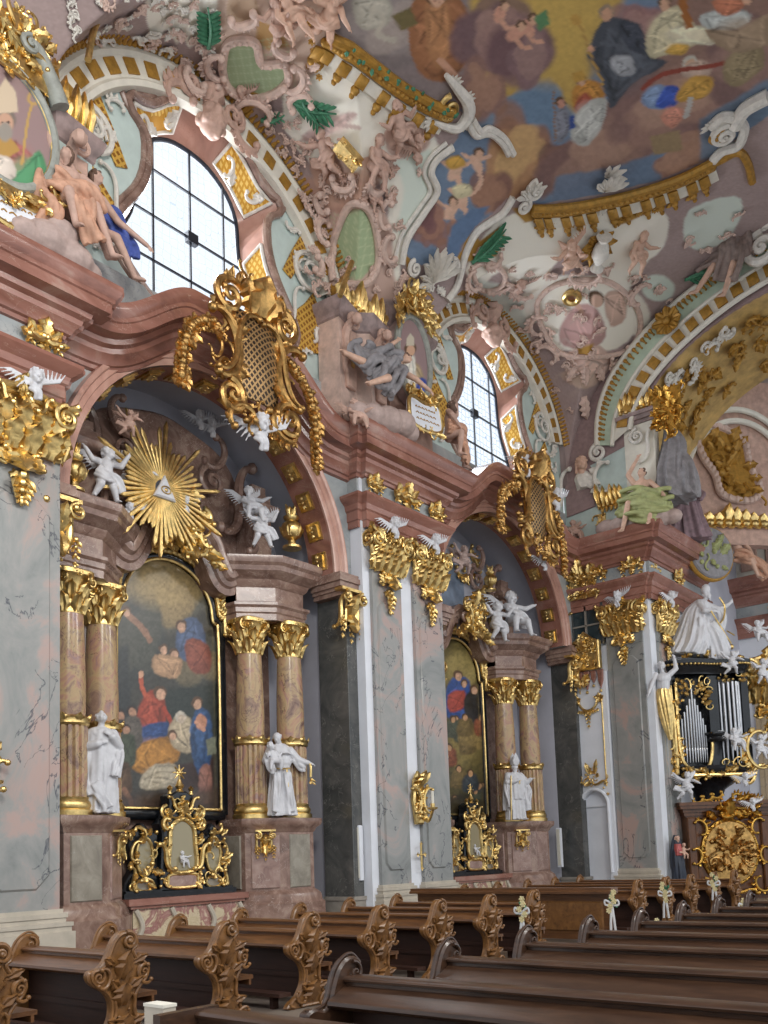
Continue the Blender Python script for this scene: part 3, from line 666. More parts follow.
# bays: the wall with its arched opening, archivolt, jamb pilasters, niche
AZ, RI, RO, RJ = 7.9, 3.27, 3.63, 3.5
def arc(c, r, z, a0, a1, n, x): return [V((x, c+r*math.cos(a0+(a1-a0)*i/n), z+r*math.sin(a0+(a1-a0)*i/n))) for i in range(n+1)]
def ogee(dy):
    q = min(1, max(0, (abs(dy)-1.05)/1.95)); return 11.12+1.06*(1-q*q*(3-2*q))
for bi, c in enumerate(BAY):
    yL, yR = c-3.8, c+3.95
    out = [V((XW, yR, 0)), V((XW, yR, 12.3)), V((XW, yL, 12.3)), V((XW, yL, 0)), V((XW, c-RJ, 0)), V((XW, c-RJ, AZ-.02))]+arc(c, RI, AZ, PI, 0, 36, XW)+[V((XW, c+(3.58 if bi == 0 else 3.76), AZ-.02)), V((XW, c+(3.58 if bi == 0 else 3.76), 0))]
    mb = MB(); m = len(out); P = out+[p+V((-.7,0,0)) for p in out]
    F = [tuple(t) for t in tessellate_polygon([out])]+[tuple(i+m for i in t)[::-1] for t in tessellate_polygon([out])]
    F += [(i, (i+1)%m, (i+1)%m+m, i+m) for i in range(m)]; mb.add(P, F)
    struct('wall_left', mb, M['frieze'], ang=30)
    struct('wall_left', MB().box((-16.2, c-3.9, 0), (XN, c+3.9, 12.3)), M['wall'])
    struct('wall_left', MB().box((XN, c-3.84, 0), (XW-.71, c-3.72, 8.2)), M['wall'])
    struct('wall_left', MB().box((XN, c+3.72, 0), (XW-.71, c+3.86, 8.2)), M['wall'])
    # niche vault
    struct('ceiling', MB().grid(lambda u, v: V((XW-.7-(1.3)*v, c+3.6*math.cos(PI*u), AZ+3.6*math.sin(PI*u))), 40, 4), M['wall'])
    # archivolt: moulded rose marble band
    pr = [(0,0),(.05,.0),(.06,.04),(.06,.11),(.09,.13),(.09,.22),(.13,.25),(.15,.31),(.15,.34),(0,.36)]
    mb = MB(); n = 48; P = []
    for i in range(n+1):
        a = PI*i/n
        for d, h in pr: P.append(V((XW+d, c+(RI+h)*math.cos(a), AZ+(RI+h)*math.sin(a))))
    k = len(pr); mb.add(P, [(i*k+j, (i+1)*k+j, (i+1)*k+j+1, i*k+j+1) for i in range(n) for j in range(k-1)])
    struct('trim_11', mb, M['arch'], ang=25)
    # soffit of the arch, red marble
    struct('trim_12', MB().grid(lambda u, v: V((XW+.01-.72*v, c+(RI-.012)*math.cos(PI*u), AZ+(RI-.012)*math.sin(PI*u))), 48, 3), M['red'])
    for s in (-1, 1):
        rj = 3.6 if bi == 0 else (3.3 if s < 0 else 3.78); y = c+s*(rj+.14)
        struct('pillar', MB().obox((XW+.04, y, 4.2), (.05,0,0), (0,.14,0), (0,0,3.5)).obox((XW-.34, c+s*(rj-.02), 4.2), (.43,0,0), (0,.03,0), (0,0,3.5)), M['dark'])
        struct('trim_13', MB().obox((XW-.29, y-s*.03, .35), (.42,0,0), (0,.22,0), (0,0,.35)).obox((XW-.29, y-s*.03, .74), (.45,0,0), (0,.25,0), (0,0,.04)), M['plinth'])
        mb = MB()
        for e, z0, z1 in ((.03,7.42,7.52),(.07,7.52,7.6),(.12,7.6,7.72),(.17,7.72,7.84),(.13,7.84,7.92)): mb.box((XW-.7, y-.2-e-(.16 if s>0 else 0), z0), (XW+.09+e, y+.2+e+(.16 if s<0 else 0), z1))
        struct('trim_14', mb, M['brown'])
    # undulating cornice over the arch
    ys = [c+(-3.72+7.55*i/64) for i in range(65)]
    pts = [V((XW, y, ogee(y-c))) for y in ys]
    mb = MB().sweep3([(d, z-11.15) for d, z in CORN], pts, (1,0,0)); struct('trim_15', mb, M['red'], ang=25)
# ---------------------------------------------------------------- upper walls, windows
FH = [(0,16.95),(.5,16.88),(.95,16.65),(1.3,16.3),(1.55,16.12),(1.98,16.06),(1.92,15.75),(1.58,15.45),(1.52,14.95),(1.7,14.3),(2.15,13.6),(2.32,13.1),(1.9,12.5),(1.2,12.0)]
GH = [(0,16.45),(.45,16.4),(.85,16.2),(1.15,15.9),(1.3,15.5),(1.34,14.9),(1.45,14.3),(1.8,13.6),(1.9,13.1),(1.6,12.5),(1.2,12.05)]
def both(h): return [(-a, z) for a, z in h[::-1]]+h[1:]
XF, XG = -13.5, -14.2
for bi, c in enumerate(BAY):
    fo = [V((0, c+a, z)) for a, z in both(FH)]
    pk = 40
    top = [V((XF-.0, c+4.08*math.cos(PI*i/pk), 13.9+3.62*math.sin(PI*i/pk))) for i in range(pk+1)]
    outer = [V((XF, c+4.0, 11.6))]+top+[V((XF, c-4.0, 11.6))]
    hole = [V((XF, p.y, p.z)) for p in fo]
    wl = outer[:1]+top+outer[-1:]
    loop = wl+[V((XF, c-1.2, 11.6))]+hole+[V((XF, c+1.2, 11.6))]
    mb = MB(); m = len(loop); P = loop+[p+V((-.12,0,0)) for p in loop]
    mb.add(P, [tuple(t) for t in tessellate_polygon([loop])]+[(i, (i+1)%m, (i+1)%m+m, i+m) for i in range(m)])
    struct('wall_left', mb, M['aqua'], ang=30)
    # reveal
    A = [V((XF, c+a, z)) for a, z in both(FH)]; n = 60
    def res(pts, n):
        L = [0]
        for i in range(1, len(pts)): L.append(L[-1]+(pts[i]-pts[i-1]).length)
        o = []; j = 0
        for k in range(n+1):
            s = L[-1]*k/n
            while j < len(L)-2 and L[j+1] < s: j += 1
            o.append(pts[j].lerp(pts[j+1], (s-L[j])/max(1e-9, L[j+1]-L[j])))
        return o
    A = res(cr(A, 4), n); B = res(cr([V((XG+.02, c+a, z)) for a, z in both(GH)], 4), n)
    mb = MB(); P = A+B; mb.add(P, [(i, i+1, n+1+i+1, n+1+i) for i in range(n)]); struct('window_%d' % (bi+1), mb, M['rev'] if 'rev' in M else M['arch'])
    wroot = thing('window_%d' % (bi+3), None, None, (XG, c, 12)); wroot['kind'] = 'structure'
    # moulded frame in rose marble round the opening
    fr = MB().tube([p+V((.03,0,0)) for p in A], .085, 8); fr.tube([p+V((.0,(p.y-c)*.06,.1 if p.z > 15 else 0)) for p in A], .07, 8)
    obj('frame', fr, M['brown'], wroot); obj('frame', MB().tube(B, .05, 8), M['iron'], wroot)
    gl = [V((XG, p.y, p.z)) for p in B]; mb = MB(); mb.add(gl+[p-V((.02,0,0)) for p in gl], [tuple(t) for t in tessellate_polygon([gl])]); obj('pane', mb, M['glass'] if bi == 0 else M['glass_b'], wroot)
    # iron saddle bars and the small casement stay
    bars = MB()
    for a in (-.93, .0, .9): bars.box((XG+.03, c+a-.018, 12.0), (XG+.07, c+a+.018, {0:16.45}.get(a, 16.14)))
    for z, x0, x1 in ((15.5,-1.3,1.3),(14.5,-1.42,1.42),(13.55,-1.82,1.82),(12.6,-1.6,1.6)): bars.box((XG+.02, c+x0, z-.018), (XG+.06, c+x1, z+.018))
    bars.box((XG+.0, c-.1, 14.38), (XG+.12, c+.16, 14.6)); obj('glazing_bars', bars, M['iron'], wroot)
# chancel arch wall at the end of the nave and what opens behind it
YC = 26.0; AR, AH, ACZ = 5.05, 3.1, 14.0   # inner arch half width, rise, springing
n = 48; inn = [V((CX-AR*math.cos(PI*i/n), YC, ACZ+AH*math.sin(PI*i/n))) for i in range(n+1)]
outv = [V((x, YC, barrel(x)+.3)) for x in [CX-7.4*math.cos(PI*i/n) for i in range(n+1)]]
mb = MB(); P = inn+outv+[p+V((0,.15,0)) for p in inn]; k = n+1
mb.add(P, [(i, i+1, k+i+1, k+i) for i in range(n)]+[(i, i+1, 2*k+i+1, 2*k+i) for i in range(n)]); struct('wall_front', mb, M['mauve'])
struct('wall_front', MB().box((-13.5, YC+.02, 11.1), (CX-AR-.0, YC+.3, 14.1)), M['aqua'])
struct('ceiling', MB().grid(lambda u, v: V((CX-AR*math.cos(PI*u)*(1-.02*v), YC+.1+4.0*v, ACZ+AH*math.sin(PI*u)-.2*v)), 60, 8), M['soffit'])
struct('wall_front', MB().box((-11.7, 26.16, 13.5), (-10.9, 26.6, 15.3)), M['ivory'])
# chancel beyond: side wall, end pier, apse wall and its vault
struct('wall_left', MB().box((-11.6, 30.5, 0), (-10.9, 44, 17.5)), M['wall'])
struct('wall_back', MB().box((-12, 43.5, 0), (3, 44, 20)), M['wall'])
struct('ceiling', MB().grid(lambda u, v: V((CX-5.2*math.cos(PI*u), 30+14*v, 14.2+4.6*math.sin(PI*u))), 40, 12), M['mauve'])
struct('pillar', MB().box((-12.5, 34.07, 0), (-7.9, 35.5, 11)), M['white'])
entab(16, [(-7.9, 35.2), (-7.9, 34.0), (-11.0, 34.0)]); struct('wall_left', MB().box((-12.5, 34.3, 11), (-8.3, 35.5, 14.6)), M['ivory'])
struct('pillar', pilaster(face(-9.85, 0, 34.08), 1.3, .95, 8.3), M['ochre']); struct('trim_10', basemb(face(-9.85, 0, 34.08), 1.3, 1.0), M['base'])
# ---------------------------------------------------------------- vault (plain for now)
def vault():
    th = [PI*.5*(i/300)**1.15*1.12 for i in range(301)]; th += [th[-1]+(PI-th[-1])*i/40 for i in range(1, 41)]
    xs = [-13.62, -13.45]+[max(-13.299, CX-7.4*math.cos(t)) for t in th]; ys = [3+.045*i for i in range(513)]
    nx, ny = len(xs), len(ys)
    P = [(x, y, vz(x, y)) for y in ys for x in xs]; F = [(j*nx+i, j*nx+i+1, (j+1)*nx+i+1, (j+1)*nx+i) for j in range(ny-1) for i in range(nx-1)]
    me = bpy.data.meshes.new('ceiling'); me.from_pydata(P, [], F); me.shade_smooth()
    A = np.array(P); px, py = to_px(A); c, h = vaultpaint(px, py, A); setpaint(me, c); me.materials.append(M['fresco'])
    o = link(me, 'ceiling'); o['kind'] = 'structure'; return o
vault()
# ---------------------------------------------------------------- pews
def flat(pts, x, th, bev=.012, k=3):
    """outline in the (y,z) plane, smoothed, th thick about x"""
    P = cr([(x-th/2, a, b) for a, b in pts], k, True); return P
CARVED = [(-.34,0),(-.35,.07),(-.24,.13),(-.15,.26),(-.14,.40),(-.20,.50),(-.30,.56),(-.37,.63),(-.36,.70),(-.27,.72),(-.2,.78),(-.15,.88),(-.10,.97),(-.02,1.03),(.08,1.03),(.15,.98),(.16,.91),(.11,.87),(.15,.80),(.25,.74),(.30,.67),(.27,.58),(.18,.50),(.13,.40),(.14,.26),(.20,.12),(.29,.06),(.29,0)]
SCROLL = [(-.40,.56),(-.42,.63),(-.34,.66),(-.26,.64),(-.20,.68),(-.16,.78),(-.11,.88),(-.03,.95),(.07,.96),(.14,.91),(.15,.83),(.10,.77),(.13,.68),(.15,.5),(.13,.2),(.18,0),(-.30,0),(-.26,.3),(-.30,.46)]
def carved_end(x):
    mb = MB(); mb.prism(flat(CARVED, x, .07), (1,0,0), .07, .015)
    e = x+.03; F = Pl((e, 0, 0), (0,1,0), (0,0,1), (1,0,0)); rng = random.Random(4)
    P = [(e+.01, a*.88-.004, .03+b*.95) for a, b in CARVED]; mb.tube(cr(P, 4, True), .017, 6)
    spiral(mb, F.rot(.3, .05, .945), .085, 1.9, .022, 34, -1); mb.ell(F(.05,.945,.02), (.03,.03,.03), 8, 6)
    leaf(mb, F.rot(-.12, -.03, .60, .01), .30, .17, .5, 3, .22); leaf(mb, F.rot(.1, -.02, .36, .01), .26, .2, .6, 3, .25); leaf(mb, F.rot(0, -.02, .06, .01), .28, .24, .6, 4, .22)
    for s, k in ((-1, 1), (1, -1)):
        scroll(mb, F.rot(PI/2+s*.25, s*.2, .62), .34, 1.5*k, .2*k, 1.3*k, .02); scroll(mb, F.rot(PI/2-s*.1, s*.1, .36), .3, 1.5*k, .1, -1.3*k, .018)
        spiral(mb, F.rot(s*.5, s*.24-.03, .645), .07, 1.6, .017, 26, s); leaf(mb, F.rot(-s*1.1, s*.1, .74, .0), .17, .09, .6, 2, .2); leaf(mb, F.rot(-s*.9, s*.03, .5), .2, .1, .6, 2, .2)
        scroll(mb, F.rot(s*.6, s*.19-.02, .1), .26, 1.2*k, .1, 1.5*k, .018); leaf(mb, F.rot(-s*1.2, s*.06, .2), .18, .09, .6, 2, .2)
    for i in range(9): mb.ell(F(rng.uniform(-.1,.08), rng.uniform(.2,.85), .02), rng.uniform(.012,.02), 6, 5)
    return mb
def scroll_end(x):
    mb = MB(); mb.prism(flat(SCROLL, x, .075), (1,0,0), .075, .018)
    for sx, n_ in ((x+.04, 1), (x-.04, -1)):
        F = Pl((sx, 0, 0), (0,1,0), (0,0,1), (n_,0,0)); spiral(mb, F.rot(.2, .04, .855), .075, 1.5, .014, 24, -1)
    mb.tube(cr([(x, -.40,.645), (x,-.26,.655), (x,-.19,.71), (x,-.12,.88), (x,-.02,.965), (x,.07,.975), (x,.15,.91)], 5), .012, 8); return mb
DESK = [(-0.21,0.65),(-0.225,0.665),(-0.22,0.69),(-0.2,0.703),(-0.06,0.77),(-0.045,0.775),(-0.045,0.797),(-0.07,0.803),(-0.073,0.818),(-0.06,0.832),(0.0,0.84),(0.07,0.84),(0.09,0.815),(0.085,0.775),(0.05,0.755),(0.05,0.715),(-0.12,0.675),(-0.18,0.635)]
def extrude_x(prof, x0, x1):
    mb = MB(); m = len(prof); P = [(x0, a, b) for a, b in prof]+[(x1, a, b) for a, b in prof]
    mb.add(P, [(i, (i+1)%m, (i+1)%m+m, i+m) for i in range(m)]); mb.f += [tuple(t) for t in tessellate_polygon([[V(p) for p in P[:m]]])]+[tuple(i+m for i in t)[::-1] for t in tessellate_polygon([[V(p) for p in P[:m]]])]; return mb
def pew(x0, x1, y, label, group, left, right, wd, ed, desk=True):
    t = thing('pew', label, 'pew', ((x0+x1)/2, y, 0), group); at = V((0, y, 0)); T = Matrix.Translation(at)
    def part(name, mb, m, lab=None):
        mb.v = [p+at for p in mb.v]; return obj(name, mb, m, t, label=lab)
    part('book_rest', extrude_x(DESK, x0+.03, x1-.03), wd)
    part('backrest', MB().box((x0+.04, .02, .08), (x1-.04, .06, .74)).box((x0+.04, -.0, .30), (x1-.04, .03, .36)), M['under'])
    part('seat', MB().box((x0+.04, .06, .40), (x1-.04, .42, .44)).box((x0+.04, .36, .34), (x1-.04, .39, .40)), wd)
    part('kneeler', MB().box((x0+.04, -.44, .14), (x1-.04, -.26, .18)).box((x0+.2, -.38, 0), (x0+.26, -.3, .14)).box((x1-.26, -.38, 0), (x1-.2, -.3, .14)), M['under'])
    for kind, x in ((left, x0), (right, x1)):
        if kind == 'c': part('carved_end', carved_end(x), ed, 'pew end carved with acanthus scrolls')
        elif kind == 's': part('scroll_end', scroll_end(x), ed)
        elif kind == 'b': part('end_panel', MB().box((x-.03, -.3, 0), (x+.03, .1, .85)), ed)
    return t
ORD = ('first', 'second', 'third', 'fourth', 'fifth', 'sixth', 'seventh', 'eighth')
LX = (-9.0, -9.1, -9.5, -9.75, -9.95, -10.0, -10.1, -10.1)
for k in range(8):
    y = 3.86+1.235*k
    pew(LX[k], -7.4, y, 'oak pew with a carved end at the aisle, %s from the front of the picture in the block before the large side altar' % ORD[k] if False else
        'brown oak pew with carved aisle end below the side altar, %s from the picture\'s front' % ORD[k], 'oak pews beside the left aisle', 's', 'c', M['pew'], M['scrolloak'])
for k in range(5):
    y = 16.3+1.3*k
    pew(-11.3, -7.4, y, 'far oak pew with carved end, %s behind the panelled pew front' % ORD[k], 'oak pews of the far block', 's', 'c', M['pew'], M['scrolloak'])
for k in range(1, 10):
    y = 3.6+1.2*k
    lab = 'dark polished pew with scrolled end right of the aisle, %s with a scroll' % (ORD+('ninth',))[k-1]
    pew(-4.35, 2.2, y, lab, 'dark pews right of the aisle', 's', None, M['dwood'], M['dwood'])
pew(-4.12, 2.2, 3.35, 'nearest dark pew, its plain flat end without any scroll', 'dark pews right of the aisle', 'b', None, M['dwood'], M['dwood'])
# panelled front closing the far block
t = thing('prayer_desk', 'panelled oak prayer desk with a moulded top rail, in the aisle gap between pew blocks', 'prayer desk', (-9.3, 14.85, 0))
obj('panel', MB().box((-11.4, 14.8, .06), (-7.25, 14.9, .86)), M['pew'], t)
for i in range(3):
    a = -11.3+i*1.37; obj('raised_panel', MB().prism([(a,14.8,.2),(a+1.2,14.8,.2),(a+1.2,14.8,.72),(a,14.8,.72)], (0,-1,0), .03, .025), M['oak'], t)
obj('top_rail', extrude_x([(14.66,.86),(14.66,.9),(14.7,.92),(14.7,.96),(14.96,.96),(14.98,.9),(14.96,.86)], -11.5, -7.15), M['pew'], t)
# wedding flowers tied to the pew ends
def bouquet(p, s, label, tail=.55, lean=0):
    t = thing('pew_bouquet', label, 'flowers', p, 'flower bows on the pew ends'); F = Pl(p, (1,0,0), (0,0,1), (0,-1,0)); rng = random.Random(int(p[1]*100))
    mb = MB()
    for i in range(5):
        G = F.rot(rng.uniform(0,6), rng.uniform(-.06,.06)*s, .12*s-.07*i*s, .04*s); rosette(mb, G, .055*s, 6)
    obj('roses', mb, M['rose'], t)
    mb = MB()
    for i in range(4): leaf(mb, F.rot(rng.uniform(-2.5,2.5), rng.uniform(-.03,.03), .04-.03*i*s), .1*s, .05*s, .5, 2, .2)
    obj('foliage', mb, M['palm'], t)
    mb = MB()
    for k in (-1, 1):
        mb.tube(cr([F(0,-.1*s,.03), F(k*.03+lean*.2,-.1*s-tail*.4,.05), F(k*.05+lean*.4,-.1*s-tail,.04)], 6), .022*s, 6, (0,1,0,.25))
        mb.tube(cr([F(0,-.06*s,.03), F(k*.1*s,.0,.05), F(k*.11*s,-.07*s,.04), F(0,-.08*s,.03)], 5), .016*s, 6, (0,1,0,.3))
    obj('ribbon', mb, M['ribbon'], t); return t
M['rose'] = plain('cream_rose', (222,208,160), .7, 0, .1, 20); M['ribbon'] = plain('white_satin', (226,226,226), .35, 0, .04, 20)
bouquet((-7.27, 12.0, .80), 1.05, 'cream roses with a white ribbon on the last carved end of the left block')
bouquet((-7.08, 14.6, .76), 1.1, 'cream roses and long white ribbon at the corner of the panelled pew front')
bouquet((-7.22, 17.17, .78), 1.1, 'cream roses with a white ribbon on a carved end of the far block', .4)
bouquet((-7.22, 19.78, .86), 1.1, 'small cream bow on the fourth carved end of the far block', .3)
bouquet((-4.52, 13.62, .78), .9, 'cream flower bow on a scrolled dark pew end far down the aisle', .25, -.2)
bouquet((-4.46, 10.38, .7), .7, 'little cream flower with a trailing bow on a dark scrolled pew end', .15, -.3)
# a card box on a stool at the aisle end of the nearest pew
o = onZ(160, 1003, .74); t = thing('stool', 'low plain stool under the cream card box', 'stool', (o.x, o.y, 0)); mb = MB().box((o.x-.2, o.y-.16, .52), (o.x+.2, o.y+.16, .56)); obj('seat', mb, M['oak'], t)
for a in (-.16, .16):
    for b in (-.12, .12): obj('leg', MB().box((o.x+a-.02, o.y+b-.02, 0), (o.x+a+.02, o.y+b+.02, .52)), M['oak'], t)
t = thing('box', 'small cream card box beside the nearest dark pew', 'box', (o.x, o.y, .56))
obj('body', MB().box((o.x-.1, o.y-.05, .561), (o.x+.1, o.y+.05, .72)), M['base'], t); obj('lid', MB().box((o.x-.105, o.y-.055, .72), (o.x+.105, o.y+.055, .74)), M['ivory'], t)
# ---------------------------------------------------------------- carved figures
class Fig:
    """local axes: x to the viewer's right, y towards the viewer, z up; lengths in metres"""
    def __init__(s, seed=1): s.b = MB(); s.hm = None; s.r = random.Random(seed)
    def limb(s, pts, rs):
        for i in range(len(pts)-1): cap(s.b, pts[i], pts[i+1], rs[i], rs[i+1])
        return s
    def head(s, c, r, look=(0,1,0), up=(0,0,1), beard=0, hair='short', neck=None):
        c = V(c); f = V(look).normalized(); u = V(up); u = (u-f*u.dot(f)).normalized(); x = f.cross(u)
        Mx = Matrix((x, f, u)).transposed(); b = s.b
        g = lambda a, d, e: c+x*a*r+f*d*r+u*e*r
        b.ell(g(0,-.05,.12), (.80*r,.95*r,.95*r), 14, 10, Mx); b.ell(g(0,.22,-.38), (.60*r,.66*r,.72*r), 12, 8, Mx)
        cap(b, g(0,.84,.02), g(0,1.02,-.24), .09*r, .17*r); b.ell(g(0,.78,.18), (.5*r,.16*r,.12*r), 10, 6, Mx)
        for k in (-1, 1):
            b.ell(g(k*.29,.76,-.02), (.17*r,.12*r,.1*r), 8, 6, Mx); b.ell(g(k*.42,.55,-.28), (.24*r,.26*r,.24*r), 8, 6, Mx); b.ell(g(k*.82,-.05,-.08), (.1*r,.2*r,.28*r), 8, 6, Mx)
        b.ell(g(0,.80,-.52), (.25*r,.16*r,.07*r), 8, 6, Mx); b.ell(g(0,.80,-.64), (.22*r,.16*r,.07*r), 8, 6, Mx); b.ell(g(0,.70,-.86), (.26*r,.24*r,.2*r), 8, 6, Mx)
        if beard:
            for i in range(7):
                a = (i-3)/3; cap(b, g(a*.5,.6-.2*abs(a),-.6), g(a*.32,.7,-.95-beard*(1-.5*abs(a))), .22*r, .1*r)
        if hair:
            n = {'short': 26, 'curly': 40, 'long': 40, 'tonsure': 22}[hair]
            for i in range(n):
                a = s.r.uniform(0, 2*PI); e = s.r.uniform(-.3, .95) if hair != 'tonsure' else s.r.uniform(-.25, .35)
                q = math.sqrt(max(0, 1-e*e)); px_, py_ = math.cos(a)*q*.82, math.sin(a)*q*.95
                if py_ > .45 and e < .55: continue
                w = {'short': .24, 'curly': .3, 'long': .28, 'tonsure': .22}[hair]
                (s.hm or b).ell(g(px_, py_-.05, .12+e*.95), (w*r,)*3, 7, 5)
            if hair == 'long':
                for i in range(9):
                    a = PI+(i-4)*.33; cap(s.hm or b, g(math.sin(a)*.8, math.cos(a)*.8, 0), g(math.sin(a)*.95, math.cos(a)*.9, -1.3), .25*r, .16*r)
        if neck is not None: cap(b, g(0,-.1,-.6), neck, .48*r, .6*r)
        return s
    def hand(s, w, d, nrm, L, curl=.5, thumb=1):
        """w wrist, d fingers' direction, nrm back of hand, L hand length"""
        w = V(w); d = V(d).normalized(); n = V(nrm); n = (n-d*n.dot(d)).normalized(); x = d.cross(n); b = s.b
        Mx = Matrix((x, d, n)).transposed(); b.ell(w+d*L*.28, (.24*L,.32*L,.13*L), 10, 7, Mx); cap(b, w-d*L*.1, w+d*L*.2, .13*L, .15*L)
        for i, (o, l) in enumerate(((-.17,.36),(-.06,.43),(.06,.40),(.16,.31))):
            p = w+d*L*.5+x*o*L*1.05; q = p+d*l*.55*L-n*curl*.14*L; e = q+d*l*.5*L*(1-curl*.6)-n*curl*.34*L
            cap(b, p, q, .062*L, .056*L, 7); cap(b, q, e, .056*L, .045*L, 7)
        t = w+d*L*.18-x*thumb*L*.2; e = t+d*L*.24-x*thumb*L*.16-n*.05*L; cap(b, t, e, .075*L, .062*L, 7); cap(b, e, e+d*L*.17-n*.1*L*curl, .06*L, .048*L, 7)
        return s
    def foot(s, a, d, L):
        a = V(a); d = V(d).normalized(); cap(s.b, a+V((0,0,.0)), a+d*L*.75-V((0,0,.02*L)), .2*L, .15*L); x = d.cross(V((0,0,1)))
        for i in range(5): cap(s.b, a+d*L*.7+x*(i-2)*.085*L, a+d*L*(.98-.06*abs(i-1.5))+x*(i-2)*.09*L-V((0,0,.05*L)), .07*L, .055*L, 6)
        return s
    def robe(s, rings, nf=9, amp=.1, seed=0, n=72, two=True):
        """cloth hung over rings (centre, rx, ry); folds deepen towards the hem"""
        R = random.Random(seed); ph = [R.uniform(0, 6.28) for _ in range(4)]; m = len(rings); P = []; K = 5*(m-1)+1
        C = cr([V(r[0]) for r in rings], 5); A = cr([V((r[1], r[2], 0)) for r in rings], 5)
        for j in range(len(C)):
            t = j/(len(C)-1); amp_ = amp*1.7
            for i in range(n):
                a = 2*PI*i/n; f = amp_*(.3+.7*t)*(math.cos(nf*a+ph[0]+1.6*math.sin(a+ph[1]+t*2))*.7+.5*math.cos((nf*1.7//1)*a+ph[2]+3*t))
                f += .4*amp*math.sin(2*a+ph[3]+5*t); k = 1+f; P.append(C[j]+V((math.cos(a)*A[j].x*k, math.sin(a)*A[j].y*k, .35*amp*A[j].x*math.cos(nf*a+ph[0])*t)))
        F = [(j*n+i, j*n+(i+1)%n, (j+1)*n+(i+1)%n, (j+1)*n+i) for j in range(len(C)-1) for i in range(n)]
        F += [tuple(range(n))[::-1], tuple((len(C)-1)*n+i for i in range(n))]; s.b.add(P, F); return s
    def cloth(s, pts, w, nf=4, th=.012, seed=0, up=(0,1,0)):
        """a hank of drapery along pts: several ropes of folds side by side"""
        R = random.Random(seed); C = cr(pts, 6); w = [w]*len(C) if isinstance(w, (int, float)) else [w[0]+(w[-1]-w[0])*i/(len(C)-1) for i in range(len(C))]
        for k in range(nf):
            o = (k-(nf-1)/2)/max(1, nf-1)*1.7; ph = R.uniform(0, 6); P = []
            for i, p in enumerate(C):
                T = (C[min(i+1, len(C)-1)]-C[max(0, i-1)]).normalized(); x = T.cross(V(up)).normalized() if T.cross(V(up)).length > .05 else V((1,0,0)); y = x.cross(T)
                P.append(p+x*o*w[i]*.5*(1+.12*math.sin(ph+i*.7))+y*w[i]*.2*math.sin(ph+i*.45+k*2))
            s.b.tube(P, [q*.74/nf+.006 for q in w], 8)
        return s
    def wing(s, root, tip, w, up=(0,1,0), n=8):
        root, tip = V(root), V(tip); d = tip-root; L = d.length; d /= L; x = d.cross(V(up)).normalized()
        cap(s.b, root, tip, w*.2, w*.12)
        for row, (q0, ln) in enumerate(((.15, 1.0), (.1, .6))):
            for i in range(n):
                t = q0+(1-q0)*i/(n-1); p = root+d*L*t; e = p+(d*.75*t+x*(1.15-.6*t)).normalized()*w*(1.1-.3*t)*ln*1.4; cap(s.b, p, e, w*.12, w*.07, 6)
        return s
    def done(s, vox, sm=2): return organic(s.b, vox, sm)
def place(mb, p, rz=0, sc=1.0, rx=0, ry=0):
    Mt = Matrix.Translation(V(p)) @ Matrix.Rotation(rz, 4, 'Z') @ Matrix(((0,1,0,0),(1,0,0,0),(0,0,1,0),(0,0,0,1))) @ Matrix.Rotation(ry, 4, 'Y') @ Matrix.Rotation(rx, 4, 'X') @ Matrix.Scale(sc, 4)
    o = MB(); o.v = [Mt@v for v in mb.v]; o.f = list(mb.f); return o
# local x -> world +Y, local y -> world +X (out of the left wall); rz turns about the vertical, + turns the front towards -... (see uses)
def putto(seed, arms, legs, wings=True, look=(0,1,0), cl=None, tilt=(0,0,1), lean=0):
    """plump child about .75 m tall; arms/legs give elbow+hand / knee+foot for each side (local metres), seat of the body at z=.33"""
    f = Fig(seed); pe, ch, nk = V((0,0,.33)), V((lean*.6,.0,.50)), V((lean,.0,.585))
    cap(f.b, pe, ch, .105, .1, 14); f.b.ell(V((lean*.3,.035,.40)), (.1,.09,.1)); f.b.ell(V((0,-.02,.31)), (.12,.11,.09))
    f.head(V((lean*1.2,.01,.675)), .088, look, tilt, 0, 'curly', nk)
    for k, (e, h) in zip((-1, 1), arms):
        sh = V((k*.105+lean*.85,0,.535)); f.limb([sh, e, h], [.048,.042,.03]); d = V(h)-V(e); f.hand(h, d, (0,1,.3), .085, .5, k)
    for k, (kn, ft) in zip((-1, 1), legs):
        hp = V((k*.06,.0,.31)); f.limb([hp, kn, ft], [.075,.058,.034]); f.foot(ft, (k*.25,1,-.3), .11)
    if wings:
        for k in (-1, 1): f.wing((k*.05+lean,-.07,.52), (k*.27+lean,-.16,.72), .14)
    if cl: f.cloth(*cl)
    return f
def cherubhead(seed=3):
    f = Fig(seed); f.head((0,.02,.12), .11, (0,1,-.1), (0,0,1), 0, 'curly'); 
    for k in (-1, 1): f.wing((k*.06,-.02,.04), (k*.36,-.04,.16), .15, (0,1,0), 7)
    f.b.ell((0,-.02,0), (.1,.07,.09)); f.cloth([(-.08,.02,-.05),(0,.05,-.13),(.02,.03,-.24)], .1, 3)
    return f
PUT = {}
PUT['reach'] = putto(1, [((-.2,.1,.5),(-.3,.12,.62)), ((.2,.12,.48),(.26,.2,.6))], [((-.09,.12,.17),(-.16,.05,.02)), ((.1,.1,.16),(.16,.06,.0))], True, (.6,.7,.3), ([(-.14,.1,.36),(0,.14,.28),(.16,.05,.3),(.24,-.02,.16)], .13, 4), (.1,0,1), .05).done(.011)
PUT['sit'] = putto(2, [((-.19,.12,.44),(-.12,.2,.38)), ((.2,.08,.5),(.3,.14,.55))], [((-.1,.19,.29),(-.12,.2,.1)), ((.12,.2,.27),(.17,.22,.06))], True, (-.4,.9,-.1), ([(-.16,.06,.36),(0,.13,.38),(.17,.08,.34),(.2,.02,.2)], .13, 4), (.1,0,1), -.03).done(.011)
